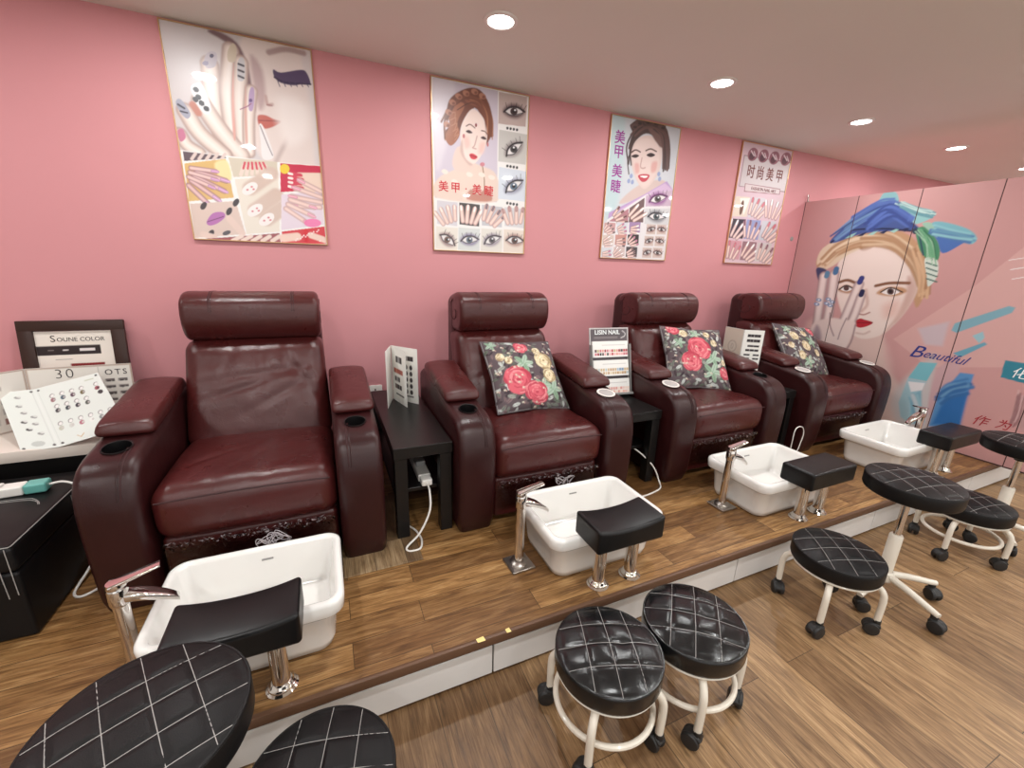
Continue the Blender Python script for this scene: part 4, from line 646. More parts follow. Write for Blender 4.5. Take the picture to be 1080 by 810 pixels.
ART_SMILE=(595,900,[('p',(202,204,210),1,0,[-250,-15,739,-182,968,943,-167,957]),('p',(188,206,210),54,1,[-6,13,105,7,117,510,12,621]),('p',(70,54,54),11,1,[156,46,204,5,323,-9,430,-7,485,48,495,161,524,276,480,241,441,117,317,71,236,107,195,186,173,276,165,154,182,90]),('s',(60,44,46),7,1,[192,187,161,252,181,338],9),('s',(60,44,46),8,1,[471,151,515,224,496,279],10),('p',(206,184,178),15,1,[293,391,433,351,510,364,288,483,129,535,165,480]),('p',(216,194,188),9,1,[199,149,252,99,336,81,432,118,455,205,443,298,398,368,333,420,275,393,217,322,185,237]),('p',(110,84,80),15,1,[302,25,436,29,467,126,426,138,355,85]),('s',(84,60,56),6,1,[184,203,220,183,261,191],9),('s',(84,60,56),6,1,[307,177,348,161,400,171],9),('p',(58,40,44),4,1,[190,227,219,211,251,214,225,232]),('p',(58,40,44),5,1,[319,203,352,187,390,195,356,212]),('s',(196,168,162),9,1,[284,225,277,277,293,290],12),('p',(190,70,84),5,1,[261,342,305,325,363,327,339,363,298,372]),('p',(244,238,236),3,1,[279,343,310,334,349,333,323,349]),('p',(150,160,196),4,1,[217,349,213,358,206,363,197,363,191,357,189,348,193,339,200,334,209,334,215,340]),('p',(150,160,196),4,1,[200,382,197,391,189,397,181,396,175,391,173,381,177,373,184,367,192,368,199,373]),('p',(150,160,196),5,1,[232,386,228,395,221,400,212,400,206,394,205,385,208,376,216,371,224,371,230,377]),('p',(150,160,196),5,1,[459,311,456,320,448,326,439,325,432,319,430,310,434,301,441,296,451,296,457,302]),('p',(150,160,196),5,1,[472,343,468,352,461,357,451,357,445,351,443,342,446,333,454,327,463,327,470,333]),('s',(100,74,70),11,1,[479,57,511,150,522,263],13),('s',(70,52,52),10,1,[170,275,141,177,177,89,240,31,348,20,427,52,462,144],13),('s',(84,62,60),11,1,[431,65,466,156,477,270],10),('s',(100,74,70),10,1,[206,97,277,46,375,29,466,68,503,163,518,278],10),('s',(70,52,52),11,1,[426,59,462,155,480,268],14),('s',(60,46,46),10,1,[166,159,203,67,269,7,371,-5,457,26,492,121,499,246],12),('s',(100,74,70),10,1,[381,30,461,67,508,160,518,281],10),('s',(70,52,52),10,1,[262,15,353,6,448,43,475,139,491,253],15),('s',(84,62,60),11,1,[476,38,514,138,527,248],13),('s',(84,62,60),11,1,[456,65,498,161,511,275],14),('s',(70,52,52),10,1,[355,35,442,77,478,175,482,287],14),('s',(100,74,70),10,1,[275,32,378,26,470,58,506,159,518,275],14),('s',(100,74,70),11,1,[469,28,507,127,514,241],13),('s',(60,46,46),10,1,[166,168,193,78,262,15,362,3,450,41,485,136,505,258],13),('s',(84,62,60),10,1,[254,27,369,15,450,56,478,150,490,264],14),('s',(84,62,60),10,1,[162,179,189,94,258,30,359,17,445,52,485,150,503,266],14),('s',(100,74,70),10,1,[164,97,232,38,338,24,421,65,455,158,472,271],9),('s',(60,46,46),11,1,[453,56,489,154,495,271],12),('s',(70,52,52),10,1,[267,24,370,9,455,51,495,143,504,260],11),('s',(70,52,52),11,1,[468,51,511,145,527,263],14),('s',(60,46,46),10,1,[174,177,202,89,278,27,369,14,465,53,497,148,516,268],9),('s',(60,46,46),11,1,[459,58,495,162,517,273],13),('s',(100,74,70),10,1,[352,18,428,57,466,153,480,270],14),('s',(60,46,46),10,1,[194,279,172,178,201,87,271,36,372,17,459,52,504,152],11),('s',(100,74,70),11,1,[389,22,472,57,507,153,519,270],11),('s',(84,62,60),10,1,[292,19,400,8,481,50,518,145,528,264],12),('s',(60,46,46),10,1,[363,15,446,57,483,157,498,265],11),('s',(84,62,60),10,1,[263,34,367,18,451,60,493,156,499,273],12),('s',(70,52,52),10,1,[349,14,443,57,470,148,484,268],15),('s',(100,74,70),10,1,[200,99,267,42,362,27,457,62,491,160,515,276],9),('p',(92,70,66),9,1,[217,41,210,51,193,58,172,58,157,52,151,43,159,33,176,26,196,26,212,32]),('p',(56,42,44),9,1,[212,45,209,51,201,55,191,56,182,54,179,50,181,45,189,41,199,39,208,41]),('p',(92,70,66),9,1,[256,14,249,24,231,30,211,31,195,25,189,16,197,6,214,-1,235,-2,251,4]),('p',(56,42,44),9,1,[250,18,248,23,240,27,230,29,221,27,217,23,219,17,227,13,238,12,246,13]),('p',(92,70,66),9,1,[323,-1,316,9,298,16,277,16,261,10,255,1,263,-9,280,-16,301,-17,318,-11]),('p',(56,42,44),9,1,[317,3,315,8,307,12,296,14,287,12,283,8,286,2,294,-2,304,-3,313,-2]),('p',(92,70,66),9,1,[394,-3,386,7,368,14,347,14,330,8,324,-1,332,-12,350,-18,371,-19,388,-13]),('p',(56,42,44),9,1,[388,1,385,6,377,10,366,12,357,10,353,6,356,0,364,-4,375,-6,384,-4]),('p',(92,70,66),9,1,[460,12,452,22,434,29,412,29,395,23,389,13,396,3,415,-4,437,-4,454,2]),('p',(56,42,44),9,1,[454,16,451,21,443,26,432,27,422,25,418,21,421,15,429,11,440,9,450,11]),('p',(222,200,194),20,1,[216,153,262,110,330,100,406,128,432,208,423,293,383,363,331,403,281,379,234,320,205,235]),('p',(214,166,160),24,1,[224,270,258,266,268,316,238,326]),('p',(214,166,160),25,1,[372,247,418,235,414,294,374,305]),('s',(84,60,56),6,1,[184,203,220,183,261,191],9),('s',(84,60,56),6,1,[307,177,348,161,400,171],9),('p',(50,36,40),4,1,[187,227,219,210,254,214,225,232]),('p',(50,36,40),5,1,[316,204,352,185,393,194,356,212]),('s',(190,156,150),7,1,[280,226,275,280,296,290,317,283],9),('p',(190,70,84),5,1,[261,342,305,325,363,327,340,366,298,375]),('p',(244,238,236),3,1,[279,343,310,335,349,335,323,349]),('p',(182,150,196),7,0,[43,599,338,453,526,349,594,403,356,451,39,639]),('p',(206,176,206),15,0,[93,596,510,364,594,403,344,492]),('p',(224,218,220),1,0,[32,646,348,458,598,403,612,918,-24,914]),('p',(196,170,190),2,0,[350,462,598,403,597,511,357,534]),('p',(150,90,150),35,1,[379,500,404,449,471,428,546,449,519,497,450,516]),('p',(225,220,220),6,1,[394,494,424,459,479,446,533,460,492,490,443,501]),('p',(84,70,74),8,1,[492,472,488,486,474,495,455,496,439,490,431,477,435,464,449,455,468,453,484,460]),('p',(25,20,25),6,1,[476,473,474,480,468,484,459,485,451,482,447,476,449,469,455,465,464,464,472,468]),('p',(235,235,240),5,1,[473,464,473,467,469,469,465,470,461,468,459,465,460,462,463,460,468,460,472,461]),('s',(90,40,86),7,1,[388,501,418,463,478,444,547,450],13),('s',(90,40,86),7,1,[395,497,458,500,533,462],6),('s',(90,40,86),5,1,[399,472,373,448],4),('s',(90,40,86),5,1,[432,461,414,434],4),('s',(90,40,86),5,1,[467,452,456,422],4),('s',(90,40,86),5,1,[503,446,501,415],4),('s',(90,40,86),5,1,[532,442,538,410],4),('p',(206,204,206),2,0,[355,548,587,531,590,647,363,651]),('p',(130,130,136),33,1,[381,597,427,557,497,555,556,593,509,630,438,629]),('p',(225,220,220),6,1,[398,595,440,572,496,574,538,600,488,616,439,614]),('p',(70,84,90),7,1,[497,593,493,606,480,615,461,616,446,609,438,597,442,584,455,575,473,574,489,581]),('p',(25,20,25),6,1,[481,594,480,600,473,604,465,605,457,602,453,596,455,590,461,586,470,585,478,588]),('p',(235,235,240),5,1,[483,587,482,590,479,592,475,592,471,590,469,588,470,585,473,582,477,582,481,584]),('s',(50,40,50),7,1,[389,600,433,573,496,572,556,594],12),('s',(50,40,50),7,1,[398,598,452,617,538,602],6),('s',(50,40,50),5,1,[412,577,400,548],4),('s',(50,40,50),5,1,[447,575,443,546],4),('s',(50,40,50),5,1,[482,576,487,546],4),('s',(50,40,50),5,1,[517,580,531,552],4),('s',(50,40,50),5,1,[546,583,567,556],4),('p',(176,120,130),1,0,[65,644,210,558,216,648,49,655]),('s',(120,80,80),7,1,[85,611,123,561],24),('s',(224,190,180),10,1,[85,611,123,561],16),('s',(238,204,194),8,1,[85,611,104,586,123,561],5),('s',(80,30,40),4,1,[117,569,127,556],12),('s',(125,75,85),4,1,[117,569,127,556],3),('s',(120,80,80),7,1,[99,627,160,583],24),('s',(224,190,180),10,1,[99,627,160,583],16),('s',(238,204,194),8,1,[99,627,129,605,160,583],5),('s',(80,30,40),4,1,[150,590,166,579],12),('s',(125,75,85),4,1,[150,590,166,579],3),('s',(120,80,80),7,1,[114,643,186,615],24),('s',(224,190,180),10,1,[114,643,186,615],16),('s',(238,204,194),8,1,[114,643,150,629,186,615],5),('s',(80,30,40),4,1,[175,619,193,612],12),('s',(125,75,85),4,1,[175,619,193,612],3),('s',(120,80,80),7,1,[129,659,202,649],25),('s',(224,190,180),10,1,[129,659,202,649],16),('s',(238,204,194),8,1,[129,659,165,654,202,649],5),('s',(80,30,40),4,1,[190,651,210,648],13),('s',(125,75,85),4,1,[190,651,210,648],3),('p',(110,84,86),2,0,[216,555,341,476,351,643,222,651]),('s',(110,70,70),8,1,[222,603,285,535],29),('s',(226,196,186),12,1,[222,603,285,535],19),('s',(240,210,200),9,1,[222,603,254,569,285,535],6),('s',(236,220,216),5,1,[275,546,291,528],15),('s',(255,255,255),5,1,[275,546,291,528],4),('s',(110,70,70),8,1,[244,620,330,555],29),('s',(226,196,186),12,1,[244,620,330,555],19),('s',(240,210,200),9,1,[244,620,287,587,330,555],6),('s',(236,220,216),5,1,[316,565,338,548],15),('s',(255,255,255),5,1,[316,565,338,548],4),('s',(110,70,70),8,1,[266,636,363,585],29),('s',(226,196,186),12,1,[266,636,363,585],19),('s',(240,210,200),9,1,[266,636,315,611,363,585],6),('s',(236,220,216),5,1,[348,594,373,580],15),('s',(255,255,255),5,1,[348,594,373,580],4),('p',(196,150,150),1,0,[14,665,108,661,109,729,16,732]),('s',(150,110,110),5,1,[17,706,44,667],16),('s',(224,194,186),7,1,[17,706,44,667],11),('s',(238,208,200),5,1,[17,706,30,687,44,667],3),('s',(60,40,50),3,1,[40,674,47,663],8),('s',(105,85,95),3,1,[40,674,47,663],2),('s',(150,110,110),5,1,[28,717,70,682],17),('s',(224,194,186),7,1,[28,717,70,682],11),('s',(238,208,200),5,1,[28,717,49,699,70,682],3),('s',(60,40,50),3,1,[63,687,75,678],8),('s',(105,85,95),3,1,[63,687,75,678],2),('s',(150,110,110),5,1,[39,727,90,702],17),('s',(224,194,186),7,1,[39,727,90,702],11),('s',(238,208,200),5,1,[39,727,64,715,90,702],3),('s',(60,40,50),3,1,[82,706,95,700],8),('s',(105,85,95),3,1,[82,706,95,700],2),('s',(150,110,110),5,1,[50,738,103,725],17),('s',(224,194,186),7,1,[50,738,103,725],11),('s',(238,208,200),5,1,[50,738,76,731,103,725],3),('s',(60,40,50),3,1,[94,727,108,724],9),('s',(105,85,95),3,1,[94,727,108,724],2),('p',(206,206,214),2,0,[119,656,216,652,218,721,122,724]),('s',(150,110,110),5,1,[131,694,175,665],17),('s',(224,194,186),7,1,[131,694,175,665],11),('s',(238,208,200),6,1,[131,694,153,680,175,665],3),('s',(170,90,130),3,1,[168,670,180,662],9),('s',(215,135,175),3,1,[168,670,180,662],2),('s',(150,110,110),5,1,[137,708,194,686],17),('s',(224,194,186),7,1,[137,708,194,686],11),('s',(238,208,200),6,1,[137,708,166,697,194,686],3),('s',(170,90,130),3,1,[185,689,200,684],9),('s',(215,135,175),3,1,[185,689,200,684],2),('s',(150,110,110),5,1,[143,721,204,711],17),('s',(224,194,186),7,1,[143,721,204,711],11),('s',(238,208,200),6,1,[143,721,174,716,204,711],3),('s',(170,90,130),3,1,[194,713,210,710],9),('s',(215,135,175),3,1,[194,713,210,710],2),('s',(150,110,110),5,1,[149,734,207,736],17),('s',(224,194,186),7,1,[149,734,207,736],11),('s',(238,208,200),6,1,[149,734,178,735,207,736],4),('s',(170,90,130),3,1,[198,736,213,736],9),('s',(215,135,175),3,1,[198,736,213,736],2),('p',(160,130,170),2,0,[228,648,329,643,331,713,232,717]),('s',(150,110,110),5,1,[250,685,307,669],18),('s',(224,194,186),7,1,[250,685,307,669],11),('s',(238,208,200),6,1,[250,685,278,677,307,669],4),('s',(236,226,230),3,1,[298,672,313,668],9),('s',(255,255,255),3,1,[298,672,313,668],2),('s',(150,110,110),5,1,[250,699,317,694],18),('s',(224,194,186),7,1,[250,699,317,694],12),('s',(238,208,200),6,1,[250,699,283,697,317,694],4),('s',(236,226,230),3,1,[306,695,323,694],9),('s',(255,255,255),3,1,[306,695,323,694],2),('s',(150,110,110),5,1,[250,713,315,720],18),('s',(224,194,186),7,1,[250,713,315,720],12),('s',(238,208,200),6,1,[250,713,283,717,315,720],4),('s',(236,226,230),3,1,[305,719,322,721],9),('s',(255,255,255),3,1,[305,719,322,721],2),('s',(150,110,110),5,1,[251,727,307,745],18),('s',(224,194,186),7,1,[251,727,307,745],12),('s',(238,208,200),6,1,[251,727,278,736,307,745],4),('s',(236,226,230),3,1,[298,742,312,746],9),('s',(255,255,255),3,1,[298,742,312,746],2),('p',(206,186,178),2,0,[386,652,472,650,475,718,390,722]),('p',(150,110,110),16,1,[394,699,404,674,435,664,470,674,459,697,428,706]),('p',(225,220,220),3,1,[401,696,414,679,439,672,464,679,447,693,424,699]),('p',(70,50,50),4,1,[446,685,444,692,438,696,429,696,421,693,418,687,420,681,426,676,435,676,443,679]),('p',(25,20,25),3,1,[439,686,438,689,435,691,431,691,427,689,425,686,426,683,429,681,433,681,437,683]),('p',(235,235,240),2,1,[437,681,437,683,435,684,433,684,431,683,430,682,431,680,432,679,435,679,436,680]),('s',(50,36,40),4,1,[399,699,411,681,439,672,471,674],6),('s',(50,36,40),4,1,[402,697,431,698,465,680],3),('s',(50,36,40),2,1,[403,685,390,673],2),('s',(50,36,40),2,1,[418,680,408,667],2),('s',(50,36,40),2,1,[434,676,428,661],2),('s',(50,36,40),2,1,[450,673,449,658],2),('s',(50,36,40),2,1,[463,670,465,655],2),('p',(206,186,178),2,0,[483,647,572,645,576,713,489,717]),('p',(150,110,110),17,1,[488,678,514,660,549,663,575,685,549,700,514,697]),('p',(225,220,220),3,1,[496,678,520,668,547,672,566,687,540,693,515,689]),('p',(70,50,50),4,1,[546,680,544,687,537,691,528,692,520,688,517,682,518,676,525,671,534,671,542,674]),('p',(25,20,25),3,1,[538,681,537,684,534,686,530,686,526,684,524,682,525,679,528,676,533,676,536,678]),('p',(235,235,240),2,1,[540,678,539,679,538,680,536,680,534,679,533,678,533,676,535,675,537,675,539,676]),('s',(50,36,40),4,1,[492,680,516,669,548,671,575,685],6),('s',(50,36,40),4,1,[496,679,522,691,566,688],3),('s',(50,36,40),2,1,[505,669,501,655],2),('s',(50,36,40),2,1,[523,671,523,656],2),('s',(50,36,40),2,1,[540,673,545,658],2),('s',(50,36,40),2,1,[557,676,566,663],2),('s',(50,36,40),2,1,[571,679,584,667],2),('p',(206,186,176),1,0,[9,747,104,744,105,813,11,815]),('s',(150,110,110),5,1,[20,785,63,756],17),('s',(224,194,186),7,1,[20,785,63,756],11),('s',(238,208,200),5,1,[20,785,42,771,63,756],3),('s',(236,226,230),3,1,[56,761,68,754],8),('s',(255,255,255),3,1,[56,761,68,754],2),('s',(150,110,110),5,1,[26,798,82,777],17),('s',(224,194,186),7,1,[26,798,82,777],11),('s',(238,208,200),5,1,[26,798,54,788,82,777],3),('s',(236,226,230),3,1,[73,781,88,775],9),('s',(255,255,255),3,1,[73,781,88,775],2),('s',(150,110,110),5,1,[32,811,91,803],17),('s',(224,194,186),7,1,[32,811,91,803],11),('s',(238,208,200),5,1,[32,811,61,807,91,803],3),('s',(236,226,230),3,1,[82,804,97,802],9),('s',(255,255,255),3,1,[82,804,97,802],2),('s',(150,110,110),5,1,[38,825,94,827],17),('s',(224,194,186),7,1,[38,825,94,827],11),('s',(238,208,200),5,1,[38,825,66,826,94,827],3),('s',(236,226,230),3,1,[85,827,100,828],9),('s',(255,255,255),3,1,[85,827,100,828],2),('p',(196,140,130),2,0,[115,739,213,737,215,807,118,808]),('s',(150,110,110),5,1,[136,777,192,762],17),('s',(224,194,186),7,1,[136,777,192,762],11),('s',(238,208,200),6,1,[136,777,164,770,192,762],4),('s',(60,40,50),3,1,[183,765,197,761],9),('s',(105,85,95),3,1,[183,765,197,761],2),('s',(150,110,110),5,1,[136,791,201,787],17),('s',(224,194,186),7,1,[136,791,201,787],11),('s',(238,208,200),6,1,[136,791,168,789,201,787],4),('s',(60,40,50),3,1,[190,788,207,787],9),('s',(105,85,95),3,1,[190,788,207,787],2),('s',(150,110,110),5,1,[136,805,199,813],17),('s',(224,194,186),7,1,[136,805,199,813],11),('s',(238,208,200),6,1,[136,805,167,809,199,813],4),('s',(60,40,50),3,1,[189,812,205,814],9),('s',(105,85,95),3,1,[189,812,205,814],2),('s',(150,110,110),5,1,[136,819,191,838],17),('s',(224,194,186),7,1,[136,819,191,838],11),('s',(238,208,200),6,1,[136,819,163,828,191,838],4),('s',(60,40,50),3,1,[182,835,196,839],9),('s',(105,85,95),3,1,[182,835,196,839],2),('p',(40,34,38),2,0,[225,732,326,729,329,800,229,802]),('s',(150,110,110),5,1,[229,775,258,735],17),('s',(224,194,186),7,1,[229,775,258,735],11),('s',(238,208,200),6,1,[229,775,243,755,258,735],4),('s',(170,90,130),3,1,[253,741,261,731],9),('s',(215,135,175),3,1,[253,741,261,731],2),('s',(150,110,110),5,1,[241,786,286,750],18),('s',(224,194,186),7,1,[241,786,286,750],12),('s',(238,208,200),6,1,[241,786,264,768,286,750],4),('s',(170,90,130),3,1,[279,756,291,746],9),('s',(215,135,175),3,1,[279,756,291,746],2),('s',(150,110,110),5,1,[253,797,308,772],18),('s',(224,194,186),7,1,[253,797,308,772],12),('s',(238,208,200),6,1,[253,797,280,785,308,772],4),('s',(170,90,130),3,1,[299,776,313,769],9),('s',(215,135,175),3,1,[299,776,313,769],2),('s',(150,110,110),5,1,[266,809,322,796],18),('s',(224,194,186),7,1,[266,809,322,796],12),('s',(238,208,200),6,1,[266,809,294,802,322,796],4),('s',(170,90,130),3,1,[313,798,328,794],9),('s',(215,135,175),3,1,[313,798,328,794],2),('p',(206,186,178),2,0,[379,733,466,733,469,801,383,804]),('p',(150,110,110),17,1,[387,780,397,756,428,746,464,756,453,779,421,788]),('p',(225,220,220),3,1,[394,777,407,761,433,754,458,761,440,776,418,781]),('p',(70,50,50),4,1,[440,768,438,774,431,778,423,779,415,775,411,769,413,762,419,758,428,758,436,761]),('p',(25,20,25),3,1,[432,768,431,771,428,773,424,773,420,771,419,768,419,765,423,763,427,763,430,765]),('p',(235,235,240),2,1,[431,763,430,765,429,766,427,766,425,765,424,764,424,762,426,761,428,761,430,762]),('s',(50,36,40),4,1,[392,781,405,762,432,753,464,757],6),('s',(50,36,40),4,1,[395,779,425,780,458,762],3),('s',(50,36,40),2,1,[396,767,383,755],2),('s',(50,36,40),2,1,[411,762,402,748],2),('s',(50,36,40),2,1,[427,757,421,743],2),('s',(50,36,40),2,1,[444,755,442,740],2),('s',(50,36,40),2,1,[457,753,459,737],2),('p',(206,186,178),2,0,[477,729,566,728,570,798,482,800]),('p',(150,110,110),17,1,[482,760,508,743,543,746,569,769,543,784,508,780]),('p',(225,220,220),3,1,[490,761,513,751,541,755,560,771,534,776,509,772]),('p',(70,50,50),4,1,[540,764,538,770,531,775,522,775,514,771,511,765,512,759,519,754,528,754,536,758]),('p',(25,20,25),3,1,[532,764,531,767,528,769,524,769,520,768,518,765,519,762,522,760,527,759,530,761]),('p',(235,235,240),2,1,[534,761,533,762,532,763,529,764,528,763,527,761,527,760,529,759,531,759,533,759]),('s',(50,36,40),4,1,[486,762,510,752,542,754,569,769],6),('s',(50,36,40),4,1,[490,762,516,774,560,772],3),('s',(50,36,40),2,1,[499,752,495,737],2),('s',(50,36,40),2,1,[517,754,517,738],2),('s',(50,36,40),2,1,[534,756,539,741],2),('s',(50,36,40),2,1,[551,760,560,746],2),('s',(50,36,40),2,1,[565,763,578,751],2),('p',(206,206,212),2,0,[4,830,100,828,101,898,7,899]),('s',(150,110,110),5,1,[24,868,79,853],17),('s',(224,194,186),7,1,[24,868,79,853],11),('s',(238,208,200),5,1,[24,868,51,861,79,853],3),('s',(170,90,130),3,1,[70,856,84,852],9),('s',(215,135,175),3,1,[70,856,84,852],2),('s',(150,110,110),5,1,[24,882,87,878],17),('s',(224,194,186),7,1,[24,882,87,878],11),('s',(238,208,200),6,1,[24,882,56,880,87,878],3),('s',(170,90,130),3,1,[77,879,94,878],9),('s',(215,135,175),3,1,[77,879,94,878],2),('s',(150,110,110),5,1,[24,896,85,905],17),('s',(224,194,186),7,1,[24,896,85,905],11),('s',(238,208,200),6,1,[24,896,55,900,85,905],3),('s',(170,90,130),3,1,[75,903,91,906],9),('s',(215,135,175),3,1,[75,903,91,906],2),('s',(150,110,110),5,1,[24,910,77,929],17),('s',(224,194,186),7,1,[24,910,77,929],11),('s',(238,208,200),6,1,[24,910,50,919,77,929],3),('s',(170,90,130),3,1,[68,926,82,931],9),('s',(215,135,175),3,1,[68,926,82,931],2),('p',(206,184,180),2,0,[111,824,210,822,212,893,114,894]),('s',(150,110,110),5,1,[115,866,143,827],17),('s',(224,194,186),7,1,[115,866,143,827],11),('s',(238,208,200),6,1,[115,866,129,847,143,827],4),('s',(236,226,230),3,1,[139,833,146,823],9),('s',(255,255,255),3,1,[139,833,146,823],2),('s',(150,110,110),5,1,[126,878,171,842],17),('s',(224,194,186),7,1,[126,878,171,842],11),('s',(238,208,200),6,1,[126,878,148,860,171,842],4),('s',(236,226,230),3,1,[164,848,175,839],9),('s',(255,255,255),3,1,[164,848,175,839],2),('s',(150,110,110),5,1,[138,889,191,865],17),('s',(224,194,186),7,1,[138,889,191,865],11),('s',(238,208,200),6,1,[138,889,165,877,191,865],4),('s',(236,226,230),3,1,[183,869,197,862],9),('s',(255,255,255),3,1,[183,869,197,862],2),('s',(150,110,110),5,1,[150,901,205,889],18),('s',(224,194,186),7,1,[150,901,205,889],12),('s',(238,208,200),6,1,[150,901,177,895,205,889],4),('s',(236,226,230),3,1,[196,891,211,887],9),('s',(255,255,255),3,1,[196,891,211,887],2),('p',(70,60,64),2,0,[222,817,323,816,326,888,225,888]),('s',(150,110,110),5,1,[234,857,280,828],18),('s',(224,194,186),7,1,[234,857,280,828],12),('s',(238,208,200),6,1,[234,857,257,843,280,828],4),('s',(60,40,50),3,1,[273,833,285,825],9),('s',(105,85,95),3,1,[273,833,285,825],2),('s',(150,110,110),5,1,[241,871,301,850],18),('s',(224,194,186),7,1,[241,871,301,850],12),('s',(238,208,200),6,1,[241,871,271,861,301,850],4),('s',(60,40,50),3,1,[291,854,307,848],9),('s',(105,85,95),3,1,[291,854,307,848],2),('s',(150,110,110),5,1,[247,885,311,877],18),('s',(224,194,186),7,1,[247,885,311,877],12),('s',(238,208,200),6,1,[247,885,279,881,311,877],4),('s',(60,40,50),3,1,[301,878,318,876],9),('s',(105,85,95),3,1,[301,878,318,876],2),('s',(150,110,110),5,1,[254,899,314,903],18),('s',(224,194,186),7,1,[254,899,314,903],12),('s',(238,208,200),6,1,[254,899,284,901,314,903],4),('s',(60,40,50),3,1,[305,902,321,903],9),('s',(105,85,95),3,1,[305,902,321,903],2),('p',(206,186,178),2,0,[372,815,459,816,462,885,376,887]),('p',(150,110,110),17,1,[380,863,391,838,422,829,457,839,446,863,415,872]),('p',(225,220,220),3,1,[388,860,400,843,426,837,451,845,433,859,411,864]),('p',(70,50,50),4,1,[433,851,431,857,425,861,416,862,408,858,404,852,406,845,413,841,422,841,429,845]),('p',(25,20,25),3,1,[426,851,425,854,422,856,417,856,414,854,412,851,413,848,416,846,420,846,424,848]),('p',(235,235,240),2,1,[424,846,424,848,422,849,420,849,418,848,417,846,418,845,419,844,421,844,423,845]),('s',(50,36,40),4,1,[385,864,398,845,426,836,458,840],6),('s',(50,36,40),4,1,[388,862,418,864,452,846],3),('s',(50,36,40),2,1,[389,849,376,837],2),('s',(50,36,40),2,1,[405,844,395,831],2),('s',(50,36,40),2,1,[420,840,415,826],2),('s',(50,36,40),2,1,[437,838,436,823],2),('s',(50,36,40),2,1,[450,836,452,820],2),('p',(206,186,178),2,0,[470,812,561,812,564,883,476,885]),('p',(150,110,110),17,1,[475,844,502,827,537,831,563,853,537,869,501,864]),('p',(225,220,220),3,1,[484,844,507,835,535,840,554,856,528,861,503,856]),('p',(70,50,50),4,1,[534,848,532,855,525,859,516,859,508,855,504,849,506,843,513,838,522,838,530,842]),('p',(25,20,25),3,1,[526,848,525,852,522,854,518,854,514,852,512,849,513,846,516,844,520,844,524,845]),('p',(235,235,240),2,1,[528,845,527,847,526,848,523,848,521,847,521,845,521,844,523,843,525,843,527,844]),('s',(50,36,40),4,1,[479,846,504,836,536,839,563,854],6),('s',(50,36,40),4,1,[484,846,510,859,554,857],3),('s',(50,36,40),2,1,[493,836,489,821],2),('s',(50,36,40),2,1,[510,837,511,822],2),('s',(50,36,40),2,1,[528,840,533,825],2),('s',(50,36,40),2,1,[545,844,554,831],2),('s',(50,36,40),2,1,[559,848,572,835],2)])
